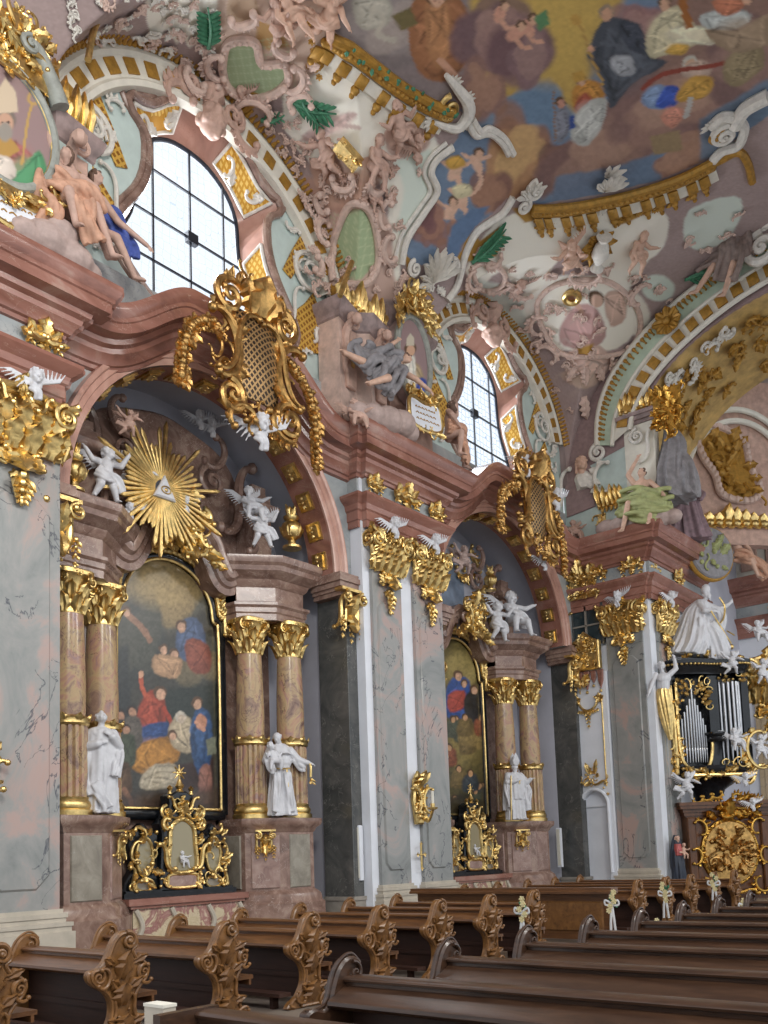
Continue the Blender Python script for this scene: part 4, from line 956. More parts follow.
PUT['fly'] = putto(3, [((-.22,.08,.6),(-.32,.12,.72)), ((.2,.12,.52),(.3,.18,.46))], [((-.1,.06,.17),(-.22,-.02,.06)), ((.09,.16,.2),(.13,.04,.04))], True, (-.5,.8,.4), ([(.16,.05,.4),(0,.14,.34),(-.16,.06,.3),(-.3,0,.36)], .12, 4), (-.2,0,1), .06).done(.011)
PUT['cherub'] = cherubhead().done(.011)
ORDP = {}
def put(kind, p, label, group=None, rz=0, sc=1.0, mat=None, rx=0, ry=0, name='putto', cat='putto'):
    mb = place(PUT[kind], p, rz, sc, rx, ry); return obj(name, mb, mat or M['stat'], org=p, label=label, cat=cat, group=group)
# ------- standing saints
def monk():
    f = Fig(5); f.robe([((.02,0,1.36),.16,.11),((.03,.0,1.12),.23,.16),((.02,.02,.8),.25,.19),((0,.02,.35),.27,.2),((-.02,0,.03),.30,.22)], 9, .10, 3)
    f.robe([((.02,.03,1.42),.17,.13),((.02,.05,1.2),.24,.16),((.0,.07,.8),.22,.16),((-.04,.08,.42),.19,.15)], 6, .08, 8)
    f.head((.04,.04,1.62), .105, (.35,.75,.5), (0,-.2,1), 0, 'short', (.02,0,1.42)); f.robe([((.02,.0,1.47),.1,.09),((.02,.0,1.42),.2,.15),((.03,.01,1.33),.26,.18)], 5, .05, 2)
    f.limb([(-.2,0,1.36),(-.27,.1,1.1),(-.04,.24,1.16)], [.085,.09,.07]); f.hand((-.02,.25,1.17), (.9,.2,.3), (.1,1,.2), .17, .4, -1)
    f.limb([(.23,0,1.36),(.31,.06,1.14),(.2,.22,1.28)], [.085,.09,.07]); f.hand((.19,.23,1.3), (-.8,.2,.5), (.1,1,.1), .17, .4, 1)
    f.cloth([(-.26,.08,1.1),(-.22,.16,.9),(-.26,.16,.6),(-.2,.2,.3)], .16, 4, 0, 4); f.cloth([(.3,.06,1.12),(.3,.14,.9),(.24,.2,.62)], .14, 4, 0, 5); f.cloth([(-.1,.22,.5),(.02,.25,.3),(.12,.2,.1)], .16, 5, 0, 6)
    f.foot((-.06,.16,.04), (.1,1,0), .2); f.foot((.14,.12,.04), (.5,1,0), .2); return f
def friar():
    f = Fig(6); f.robe([((0,0,1.36),.16,.11),((0,.0,1.12),.22,.16),((.0,.0,.98),.19,.15),((0,.02,.5),.25,.19),((0,.02,.03),.32,.24)], 10, .09, 5)
    f.robe([((0,.0,1.5),.1,.09),((.0,.0,1.43),.21,.15),((.0,.01,1.28),.27,.19)], 5, .06, 2); f.head((-.07,.07,1.62), .1, (-.6,.7,-.35), (-.25,0,1), .25, 'tonsure', (0,0,1.44))
    f.limb([(.22,0,1.36),(.36,.06,1.16),(.56,.14,1.1)], [.09,.09,.05]); f.hand((.57,.14,1.1), (1,.2,-.2), (0,.3,1), .16, .6, 1)
    f.cloth([(.3,.05,1.2),(.4,.09,1.05),(.5,.12,1.0)], .14, 3, 0, 3); f.limb([(-.21,0,1.36),(-.33,.12,1.14),(-.16,.28,1.12)], [.09,.09,.06]); f.hand((-.15,.29,1.13), (.9,.2,.2), (.2,1,.2), .16, .5, -1)
    # the child on his arm
    f.head((-.27,.25,1.42), .075, (.6,.6,.2), (0,0,1), 0, 'curly', (-.24,.22,1.3)); cap(f.b, (-.23,.21,1.28), (-.2,.24,1.14), .075, .085); f.limb([(-.18,.26,1.12),(-.08,.36,1.1),(-.1,.36,.96)], [.055,.045,.03])
    f.limb([(-.26,.26,1.13),(-.3,.37,1.08),(-.32,.38,.95)], [.055,.045,.03]); f.limb([(-.17,.22,1.3),(-.1,.26,1.22),(-.02,.24,1.32)], [.035,.03,.024]); f.limb([(-.3,.22,1.29),(-.36,.3,1.2),(-.4,.34,1.26)], [.035,.03,.024])
    f.cloth([(-.34,.2,1.2),(-.3,.3,1.0),(-.22,.26,.9)], .13, 4, 0, 9); f.cloth([(.08,.2,.9),(.1,.24,.5),(.14,.24,.1)], .12, 4, 0, 2); f.cloth([(-.14,.2,.9),(-.16,.24,.5),(-.2,.26,.1)], .12, 4, 0, 7)
    f.foot((-.14,.2,.04), (-.5,1,0), .2); f.foot((.1,.2,.04), (.2,1,0), .19); return f
def bishop():
    f = Fig(7); f.robe([((0,0,1.34),.16,.11),((0,.02,1.05),.22,.17),((0,.02,.5),.27,.2),((0,.0,.03),.31,.24)], 9, .1, 11)
    f.robe([((0,-.02,1.42),.15,.12),((.0,-.02,1.2),.31,.2),((.0,-.03,.8),.35,.2),((0,-.04,.3),.36,.2)], 7, .09, 13); f.robe([((0,.06,1.3),.14,.13),((0,.08,1.0),.2,.16),((0,.08,.62),.22,.17)], 7, .06, 14)
    f.head((0,.05,1.56), .1, (-.3,.9,-.05), (0,0,1), .9, 'short', (0,0,1.4))
    P = [(-.1,.05,1.64),(-.12,.05,1.76),(-.07,.05,1.9),(0,.05,2.0),(.07,.05,1.9),(.12,.05,1.76),(.1,.05,1.64)]
    f.b.prism([(a,b+.07,c) for a, b, c in P], (0,1,0), .03, .01); f.b.prism([(a,b-.08,c) for a, b, c in P], (0,1,0), .03, .01); f.b.lathe([(.105,1.62),(.12,1.72),(.12,1.78),(.07,1.86)], (0,.05,0), 16)
    f.limb([(.23,0,1.34),(.36,.1,1.12),(.44,.2,1.2)], [.09,.1,.06]); f.hand((.45,.2,1.21), (.8,.4,.3), (0,.2,1), .16, .4, 1); f.limb([(-.23,0,1.34),(-.33,.12,1.12),(-.1,.26,1.16)], [.09,.1,.06]); f.hand((-.09,.26,1.17), (.9,.2,.2), (.1,1,.2), .16, .4, -1)
    f.cloth([(.36,.08,1.1),(.4,.14,.9),(.34,.16,.6),(.38,.14,.3)], .17, 4, 0, 3); f.cloth([(-.33,.1,1.1),(-.36,.16,.8),(-.3,.18,.4)], .16, 4, 0, 5)
    f.foot((-.1,.2,.04), (-.3,1,0), .19); f.foot((.12,.18,.04), (.4,1,0), .19); return f
def gilded(name, mb, root, p, rz=0, sc=1, mat=None, label=None): return obj(name, place(mb, p, rz, sc), mat or M['gold'], root, label=label)
# ---------------------------------------------------------------- gilded pieces
def colcap(c, r, h):
    """composite capital round a column head"""
    mb = MB().lathe([(r*.98,0),(r*1.0,.04*h),(r*.95,.1*h),(r*1.0,.5*h),(r*1.25,.8*h),(r*1.4,.88*h)], c, 24); c = V(c)
    for row, (n, z0, L, W, off) in enumerate(((8,.02,.5,.75,0),(8,.3,.5,.7,.5))):
        for i in range(n):
            a = 2*PI*(i+off)/n; o = V((math.cos(a), math.sin(a), 0)); leaf(mb, Pl(c+o*r*.98+V((0,0,z0*h)), (-o.y,o.x,0), (0,0,1), o), L*h, W*r, .9, 3, .12, 8)
    for i in range(4):
        a = PI/4+i*PI/2; o = V((math.cos(a), math.sin(a), 0)); t = V((-o.y,o.x,0))
        for s in (-1, 1): spiral(mb, Pl(c+o*r*1.4+V((0,0,.78*h))+t*s*.06, t*s+o*.7, (0,0,1)), r*.42, 1.9, r*.11, 26, s, .6, 6)
        leaf(mb, Pl(c+o*r*1.1+V((0,0,.5*h)), t, (0,0,1), o), .4*h, .5*r, .9, 2, .1, 6); a += PI/4; o = V((math.cos(a), math.sin(a), 0)); rosette(mb, Pl(c+o*r*1.28+V((0,0,.9*h)), (-o.y,o.x,0), (0,0,1), o), r*.3, 5)
    P = []
    for i in range(32):
        a = 2*PI*i/32; q = r*(1.36+.28*abs(math.sin(2*a))**3); P.append(c+V((math.cos(a)*q, math.sin(a)*q, .88*h)))
    return mb.prism(P, (0,0,1), .12*h, .02)
def pilcap(F, w, h, d=.12, seed=1, pend=1.0):
    mb = MB(); r = random.Random(seed)
    mb.prism([F(-w*.46,0),F(w*.46,0),F(w*.44,h*.5),F(w*.5,h*.9),F(-w*.5,h*.9),F(-w*.44,h*.5)], F.n, d, .03)
    P = [F(w*.62*math.sin(t*PI/2), h*(.9+.05*math.cos(t*PI*2)), .0) for t in [-1+i/8 for i in range(17)]]
    mb.tube([p+F.n*(.18+.08*abs(2*i/16-1)**2) for i, p in enumerate(P)], h*.06, 8); mb.tube([p+F.n*(.13+.08*abs(2*i/16-1)**2)-F.v*h*.08 for i, p in enumerate(P)], h*.045, 8)
    for s in (-1, 1):
        G = F.rot(0, s*w*.46, h*.68, d+.10); spiral(mb, G, h*.2, 2.3, h*.05, 46, s, .7); mb.ell(G(0,0,.06), h*.06, 8, 6)
        G2 = Pl(F(s*w*.53, h*.66, d*.6), F.n*-s, F.v); spiral(mb, G2, h*.18, 2.2, h*.045, 40, 1, .5)
        scroll(mb, F.rot(PI/2-s*.2, s*w*.22, h*.74, d+.04), h*.4, 1.4*s, .2*s, -1.3*s, h*.05); leaf(mb, F.rot(-s*.5, s*w*.3, h*.3, d), h*.42, w*.26, .9, 3, .2); leaf(mb, F.rot(-s*.15, s*w*.42, .0, d*.6), h*.5, w*.24, .9, 3, .2)
        mb.tube(cr([F(s*w*.5,h*.5,d),F(s*w*.5,h*.25,d+.06),F(s*w*.47,.02*h,d)], 5), [h*.06,h*.03], 7)
    for a, L in ((-.3,.48),(-.1,.52),(.1,.52),(.3,.48)): leaf(mb, F.rot(-a*.5, a*w, -.03*h, d), L*h, w*.27, .95, 3, .22)
    for a in (-.2, 0, .2): leaf(mb, F.rot(-a*.5, a*w, .26*h, d), .46*h, w*.26, .95, 3, .22)
    rosette(mb, F.rot(.3, 0, h*.82, d+.12), h*.17, 7); leaf(mb, F.rot(0, 0, h*.86, d+.06), h*.34, w*.26, .5, 3, .2)
    crust(mb, F.rot(0,0,0,d), [(-w*.44,.1*h),(w*.44,.1*h),(w*.48,.85*h),(-w*.48,.85*h)], 26, h*.15, seed, 'slnn')
    # pendant
    q = pend*h; G = F.rot(0,0,0,.06)
    for s in (-1, 1): scroll(mb, G.rot(-PI/2+s*.5, s*w*.16, -.2*q), .5*q, 1.4*s, .15*s, 1.2*s, h*.04); leaf(mb, G.rot(PI+s*.5, s*w*.12, -.02*q), .4*q, w*.2, .7, 3, .2); leaf(mb, G.rot(s*1.2, s*w*.1, -.5*q), .2*q, w*.13, .6, 2, .2)
    leaf(mb, G.rot(PI, 0, .0, .05), .5*q, w*.3, .6, 4, .25); drop(mb, G.rot(0, 0, -.42*q), .5*q, w*.13, 4); mb.ell(G(0,-.42*q,.05), h*.06, 8, 6)
    return mb
def urn(c, h):
    mb = MB().lathe([(.0,0),(.2*h,.0),(.2*h,.05*h),(.09*h,.1*h),(.08*h,.18*h),(.2*h,.28*h),(.24*h,.42*h),(.2*h,.54*h),(.12*h,.6*h),(.17*h,.66*h),(.17*h,.7*h),(.0,.72*h)], c, 16); c = V(c); r = random.Random(3)
    for i in range(6):
        a = i*PI/3; o = V((math.cos(a), math.sin(a), 0)); leaf(mb, Pl(c+o*.17*h+V((0,0,.25*h)), (-o.y,o.x,0), (0,0,1), o), .25*h, .14*h, .7, 2, .2, 6)
        leaf(mb, Pl(c+o*.06*h+V((0,0,.68*h)), (-o.y,o.x,0), (0,0,1), o), r.uniform(.25,.36)*h, .12*h, .3, 2, .1, 6)
    return mb
def bracket(F, w, h):
    """console of scrolls: top plate, volutes, mask leaf, tassels"""
    mb = MB().obox(F(0,h*.47,.08), F.u*w*.5, F.v*h*.03, F.n*.12)
    for s in (-1, 1):
        scroll(mb, Pl(F(s*w*.36,h*.05,.1), F.v*-1, F.n).rot(0), h*.8, 1.5, .1, -1.3, h*.05); spiral(mb, F.rot(0, s*w*.36, h*.3, .2), h*.13, 2, h*.035, 30, s); drop(mb, F.rot(0, s*w*.4, -.02*h, .06), h*.45, h*.09, 4); mb.tube([F(s*w*.22,.4*h,.12),F(s*w*.22,-.3*h,.07)], h*.03, 6)
    leaf(mb, F.rot(0,0,-.05*h,.08), .5*h, w*.5, .8, 3, .25); leaf(mb, F.rot(PI,0,.05*h,.06), .5*h, w*.42, .6, 3, .25); rosette(mb, F.rot(0,0,.2*h,.16), h*.12, 6); drop(mb, F.rot(0,0,-.2*h,.05), h*.35, h*.08, 3); return mb
def sideways(F, ys, W): return [(W*a, b) for a, b in ys]
# ---------------------------------------------------------------- side altars
PED = [(-15.3,1.5),(-14.5,1.5),(-13.97,2.15),(-13.97,3.0),(-14.2,3.0)]      # plan (x, dy) of the right-hand pedestal
def plan(s, c, k=0, i0=0): return [(x, c+s*d) for x, d in PED] if s < 0 else [(x, c+s*d) for x, d in PED][::-1]
def blockplan(mb, pts, z0, z1):
    m = len(pts); P = [V((x,y,z0)) for x, y in pts]+[V((x,y,z1)) for x, y in pts]; mb.add(P, [(i,(i+1)%m,(i+1)%m+m,i+m) for i in range(m)]+[tuple(range(m)), tuple(range(m,2*m))[::-1]]); return mb
def paintpanel(name, outl, x, paint, root, step=.022, mat='oil', tess=None):
    """a flat painted panel on the plane x: a dense grid clipped to its outline, with paint laid per point"""
    ys = [p[0] for p in outl]; zs = [p[1] for p in outl]; ny, nz = int((max(ys)-min(ys))/step)+2, int((max(zs)-min(zs))/step)+2
    P = [(min(ys)+i*step, min(zs)+j*step) for j in range(nz) for i in range(ny)]; ok = [inside(p, outl) for p in P]; idx = {}; Q = []; F = []
    for j in range(nz-1):
        for i in range(ny-1):
            q = (j*ny+i, j*ny+i+1, (j+1)*ny+i+1, (j+1)*ny+i)
            if all(ok[k] for k in q):
                for k in q:
                    if k not in idx: idx[k] = len(Q); Q.append((x, P[k][0], P[k][1]))
                F.append(tuple(idx[k] for k in q))
    base = ORG[root.name]; me = bpy.data.meshes.new(name); me.from_pydata([V(q)-base for q in Q], [], F); A = np.array(Q); setpaint(me, paint(A[:,1], A[:,2], A)); me.materials.append(M[mat])
    return link(me, name, root)
def arched(w, z0, zs, zt, n=10):
    """painting outline: straight sides, shouldered round head"""
    h = [(-w,z0),(-w,zs),(-w*.93,zs+.35)]; r = w*.9
    for i in range(n+1):
        a = PI-PI*i/n; h.append((r*math.cos(a)*.98, zs+.42+(zt-zs-.42)*math.sin(a)))
    return h+[(w*.93,zs+.35),(w,zs),(w,z0)]
def altar(c, first):
    who = 'left-hand side altar under the nearer window' if first else 'farther side altar next to the chancel pier'
    t = thing('side_altar', 'tall brown marble column altar of the nearer arched bay' if first else 'tall brown marble column altar of the farther arched bay', 'altar', (-14.9, c, 0))
    P = lambda n, mb, m, **k: obj(n, mb, m, t, **k)
    P('back_panel', MB().box((XN-.02, c-3.0, .1), (-15.25, c+3.0, 8.3)), M['brown']); fl = -1 if False else 1
    
    for a in (-1.6, 1.36): P('pilaster_strip', MB().box((-15.25, c+a, 2.4), (-15.16, c+a+.24, 7.2)), M['brown'])
    for s in (-1, 1):
        pl = plan(s, c); ped = MB(); full = pl+[(-15.3, pl[0][1] if s > 0 else pl[-1][1])]
        blockplan(ped, full, .5, 2.3); o = P('pedestal', ped, M['brown'])
        b2 = MB().sweep([(0,0),(.16,0),(.16,.62),(.12,.66),(.1,.8),(.05,.86),(0,.9)], pl); b2.v = [V((p.x,p.y,p.z+.1)) for p in b2.v]; obj('plinth', b2, M['brown'], o)
        b3 = MB().sweep([(0,2.2),(.03,2.24),(.05,2.3),(.12,2.36),(.14,2.42),(.14,2.5),(0,2.52)], pl); blockplan(b3, full, 2.3, 2.51); obj('cornice', b3, M['brown'], o)
        # framed panels on the three faces
        for i in range(len(pl)-1):
            a, b = V((*pl[i],0)), V((*pl[i+1],0)); L = (b-a).length
            if L < .5: continue
            u = (b-a).normalized(); n = V((-u.y,u.x,0)); F = Pl((a+b)/2+V((0,0,1.6)), u, (0,0,1), n); w = L/2-.12
            chamf = abs(u.x) > .2 and abs(u.y) > .2
            obj('panel', MB().prism([F(-w,-.56,.0),F(w,-.56,0),F(w,.56,0),F(-w,.56,0)], n, .03, .02), M['pinkpanel'] if chamf or not first else M['greypanel'], o, label='framed panel of lighter marble')
            if chamf: g = MB(); bracket(F.rot(0,0,.36,.03), .42, .62).v; g.join(bracket(F.rot(0,0,.36,.03), .42, .6)); obj('console', g, M['gold'], o, label='gilded console')
        # entablature following the same plan
        e = MB().sweep([(-.25,6.78),(.02,6.78),(.02,6.92),(.05,6.95),(.05,7.05),(.1,7.1),(.1,7.16),(.0,7.2),(.0,7.5),(.06,7.56),(.1,7.66),(.2,7.72),(.3,7.8),(.32,7.9),(.38,7.96),(.4,8.04),(.4,8.1),(-.25,8.14)], [(x-.12, y) for x, y in pl]); blockplan(e, [(x-.14, y) for x, y in full], 6.8, 8.12)
        P('entablature', e, M['brown'], ang=25)
        for k, (dx, dy) in enumerate(((-14.62,1.83),(-14.3,2.72))):
            x, y = dx, c+s*dy; r = .3
            sh = MB().lathe([(.30,4.2),(.305,4.6),(.295,5.2),(.275,5.8),(.265,6.06)], (x,y,0), 28); co = P('column', sh, M['column'])
            obj('fluted_drum', MB().lathe([(.345,2.82),(.345,2.9),(.34,4.0),(.33,4.1)], (x,y,0), 72, (0,0,1), .13, 18), M['column'], co)
            g = MB().lathe([(.42,2.51),(.42,2.6),(.38,2.62),(.4,2.68),(.38,2.74),(.35,2.78),(.36,2.82),(.3,2.84)], (x,y,0), 28); obj('base', g, M['gold'], co, label='gilded base')
            g = MB().lathe([(.34,4.06),(.37,4.1),(.36,4.16),(.38,4.2),(.31,4.24)], (x,y,0), 28)
            for i in range(8):
                a = i*PI/4; q = V((math.cos(a),math.sin(a),0)); leaf(g, Pl(V((x,y,4.1))+q*.33, (-q.y,q.x,0), (0,0,1), q), .2, .17, .6, 2, .25, 6)
            obj('ring', g, M['gold'], co, label='gilded leafy ring'); obj('capital', colcap((x,y,6.04), .28, .78), M['gold'], co, label='gilded composite capital')
        # scrolled pediment wing sweeping from the entablature up to the crown of the painting
        S = [(1.75,8.02),(1.45,7.72),(1.2,7.62),(.98,7.95),(.82,8.3),(.55,8.52),(.3,8.5)]
        pts = cr([V((-14.75, c+s*a, b)) for a, b in S], 6); pr = [(-.45,-.34),(.1,-.34),(.12,-.2),(.18,-.16),(.2,-.06),(.3,0),(.32,.08),(.32,.14),(-.45,.14)]
        mb = MB().sweep3(pr if True else pr, pts if s < 0 else pts[::-1], (1,0,0)); P('pediment', mb, M['brown'], ang=30)
        sp = MB(); F = wall(c+s*.3, 8.38, -14.5); spiral(sp, F, .22, 1.8, .06, 30, s); P('volute', sp, M['brown'])
    # mensa, frontal
    P('altar_table', MB().box((-15.3, c-1.45, .88), (-14.35, c+1.45, 1.0)).box((-15.3, c-1.38, .82), (-14.4, c+1.38, .88)), M['red'])
    P('frontal', MB().box((-15.3, c-1.3, .1), (-14.45, c+1.3, .83)), M['antep'])
    for a in (-1.25, -.45, .45, 1.25): P('frontal_rib', MB().tube(cr([V((-14.44,c+a,.2)),V((-14.40,c+a+.12,.5)),V((-14.44,c+a,.8))], 6), .05, 7), M['base'])
    P('step', MB().box((-15.3, c-1.5, 0), (-13.6, c+1.5, .12)), M['plinth'])
    # attic gable with volutes behind the light rays
    G = [(-2.3,8.1),(-2.25,8.9),(-1.9,9.5),(-1.95,10.1),(-1.5,10.6),(-.8,10.85),(0,11.0),(.8,10.85),(1.5,10.6),(1.95,10.1),(1.9,9.5),(2.25,8.9),(2.3,8.1)]
    out = [V((XN+.05, c+p.x, p.y)) for p in cr([V((a,b,0)) for a, b in G], 3)]
    gable = MB().prism(out, (1,0,0), .3, .06); go = P('gable', gable, M['brown'] if first else M['wall'])
    for s in (-1, 1):
        mb = MB(); F = wall(c+s*1.75, 9.5, XN+.45); scroll(mb, F.rot(PI/2, 0, 0), 2.2, 1.5*s, .15*s, -1.2*s, .12); scroll(mb, F.rot(PI/2-s*.5, -s*.5, .9), 1.3, 1.3*s, .1*s, 1.3*s, .08); spiral(mb, F.rot(0,-s*.65,.3), .35, 2, .07, 34, s)
        obj('scrollwork', mb, M['brown'] if first else M['pinkpanel'], go)
    ov = [V((XN+.34, c+.62*math.cos(2*PI*i/32), 9.35+.85*math.sin(2*PI*i/32))) for i in range(32)]; obj('oval_panel', MB().prism(ov, (1,0,0), .03, .02), M['bluepanel'], go, label='pale blue oval panel')
    # attic piers above the entablature
    for s in (-1, 1):
        y = c+s*2.2; pi_ = MB().box((-15.1, y-.3, 8.1), (-14.55, y+.3, 9.75)); pi_.sweep([(0,9.3),(.08,9.34),(.14,9.42),(.16,9.5),(0,9.52)], [(-15.1,y-.3),(-14.55,y-.3),(-14.55,y+.3),(-15.1,y+.3)][::-1]); pi_.box((-15.05,y-.2,9.75),(-14.6,y+.2,9.95))
        F = wall(y, 8.3, -14.5); scroll(pi_, F.rot(PI/2, -s*.3, .3), .9, 1.4, .1, -1.3, .08); P('attic_pier', pi_, M['brown'])
    return t
M['bluepanel'] = plain('pale_blue_marble', (132,146,166), .35, 0, .15, 3)
A1 = altar(11.5, True); A2 = altar(21.75, False)
def frame(c, label, paint, lab2):
    t = thing('altarpiece', label, 'painting', (-15.15, c, 2.62)); O = arched(1.28, 2.72, 6.35, 7.86)
    paintpanel('canvas', [(c+a, z) for a, z in O], -15.10, paint, t)
    loop = lambda k, x: cr([V((x, c+a*(1+k/1.28), z+(k if z > 5 else -k if z < 3 else 0))) for a, z in O], 3)
    foot = lambda k, x: [V((x, c+1.28+k, 2.72-k)), V((x, c-1.28-k, 2.72-k))]
    mb = MB().tube(loop(.1, -15.08), .12, 8, (1,0,0,.6)).tube(foot(.1, -15.08), .12, 8, (1,0,0,.6)); obj('frame', mb, M['black'], t, label='black marble frame')
    g = MB().tube(loop(.0, -15.03), .035, 6).tube(foot(0, -15.03), .035, 6); obj('slip', g, M['gold'], t, label='gilded inner moulding')
    r = random.Random(5); L = loop(.16, -14.98); n = len(L); g = MB().tube([p for p in L if p.z > 6.0], .05, 6)
    for i in range(n):
        p = L[i]
        if p.z > 6.2: F = Pl(p, (0,1,0), (0,0,1), (1,0,0)); leaf(g, F.rot(math.atan2(p.z-5.6, p.y-c)-PI/2+r.uniform(-.6,.6)), .26, .16, .7, 3, .3, 7); mb_ = g.ell(p, .06, 7, 5)
    obj('leaf_border', g, M['gold'], t, label='gilded leafwork'); return t
# ---------------------------------------------------------------- the painted altarpieces (plain devotional scenes)
def scene_one(y, z, A):
    px, py = to_px(A); p = Paint(px, py, (70,68,62), 1.2, .2, 3)
    p.cloud(165,600,50,50,[(92,88,76),(128,112,82),(150,128,90)],9,2); p.cloud(135,640,30,50,[(64,66,64),(80,80,72)],8,4); p.cloud(200,665,30,26,[(90,88,80),(120,108,84)],8,6)
    p.ell(165,580,26,18,(176,150,100),0,.9,.7); p.poly([(108,650),(128,645),(132,740),(108,760)],(60,62,62),3); p.poly([(160,690),(222,680),(222,750),(165,740)],(48,56,52),8,.8)
    p.robe([(178,625),(196,618),(206,640),(196,662),(178,655)],(78,92,120),2,4); p.head(181,627,5); p.robe([(186,640),(208,645),(210,672),(190,670)],(134,76,62),3,4); p.head(163,650,4); p.head(174,654,4); p.robe([(155,655),(182,660),(176,678),(154,672)],(176,140,108),4,3)
    p.line([(128,615),(142,628),(150,640)],3,(150,112,90)); p.head(126,612,4)
    p.robe([(136,715),(150,690),(164,700),(165,730),(150,745),(136,740)],(150,66,48),5,8); p.robe([(126,748),(140,728),(166,722),(168,732),(150,752),(130,752)],(48,70,116),6,6); p.head(160,694,5.5); p.line([(150,700),(143,690),(141,676)],2.2,(190,92,66)); p.line([(164,708),(172,724)],2,(170,70,50)); p.ell(141,674,2.4,3.4,(210,160,130))
    p.robe([(126,752),(150,740),(176,738),(178,760),(150,775),(132,768)],(166,116,52),7,7); p.poly([(142,776),(168,762),(186,770),(184,786),(146,786)],(160,146,124),2); p.robe([(140,780),(156,764),(184,770),(182,785),(146,790)],(176,164,142),8,5); p.poly([(176,765),(214,758),(214,786),(182,790)],(60,44,40),3)
    p.robe([(168,730),(180,714),(194,724),(192,752),(174,748)],(170,154,128),9,6); p.head(181,718,4.5,(206,186,164),(196,186,170)); p.head(172,736,4)
    p.robe([(190,730),(198,708),(210,716),(212,752),(204,778),(194,764)],(54,80,118),10,7); p.head(197,704,4.8); p.ell(201,722,5,7,(196,140,112)); p.line([(196,722),(204,730)],2,(206,152,126)); p.robe([(200,770),(210,766),(212,800),(200,800)],(146,104,92),2,3); p.poly([(206,740),(216,736),(216,754),(207,756)],(120,124,108))
    for i, (a, b, s) in enumerate(((120,716,5),(132,712,4.5),(126,730,4))): p.head(a,b,s,(180,138,112),(60,48,44)); p.robe([(a-8,b+8),(a+8,b+6),(a+9,b+34),(a-9,b+38)],((60,52,50),(96,88,80),(70,76,60))[i],i,3)
    p.robe([(112,770),(128,762),(132,790),(120,810),(112,800)],(88,66,48),5,4); p.line([(124,790),(132,806),(118,812)],2.6,(150,108,84)); p.poly([(108,796),(222,786),(222,830),(108,830)],(74,58,50),10,.8); p.poly([(136,796),(214,792),(216,802),(136,806)],(92,76,64),4,.7)
    p.c *= (.5+.8*fbm(px*.45, py*.45, 61))[:, None]; return p.c
def scene_two(y, z, A):
    px, py = to_px(A); p = Paint(px, py, (88,80,52), 1.2, .2, 5)
    p.cloud(462,670,26,34,[(110,98,58),(140,124,74),(158,140,86)],9,2); p.robe([(446,690),(456,676),(470,682),(474,712),(460,722),(447,716)],(46,78,140),3,6); p.robe([(448,696),(464,690),(466,706),(450,712)],(160,70,60),2,3); p.head(458,676,4); p.head(464,684,3)
    p.robe([(464,700),(478,690),(488,720),(482,744),(470,734)],(40,40,42),4,5); p.head(474,690,3.6); p.cloud(462,750,24,30,[(92,84,52),(118,104,60),(140,122,70)],9,7)
    r = random.Random(4)
    for i in range(16):
        a, b = r.uniform(446,486), r.uniform(716,812); p.robe([(a-6,b-4),(a+6,b-6),(a+8,b+10),(a-7,b+11)],((110,92,56),(74,78,64),(128,74,52),(60,66,70),(140,118,72))[i%5],i,3); p.head(a,b-7,2.8,(196,150,110),(78,60,44))
    p.cloud(466,810,24,16,[(56,52,42),(76,68,50)],8,9); p.poly([(480,690),(492,690),(492,830),(482,830)],(60,54,42),4,.6); p.c *= (.5+.8*fbm(px*.45, py*.45, 61))[:, None]; return p.c
frame(11.55, 'dark altar painting of figures gathered at a sickbed, under glowing clouds', scene_one, '')
frame(21.8, 'olive brown altar painting crowded with kneeling figures below a blue robed one', scene_two, '')
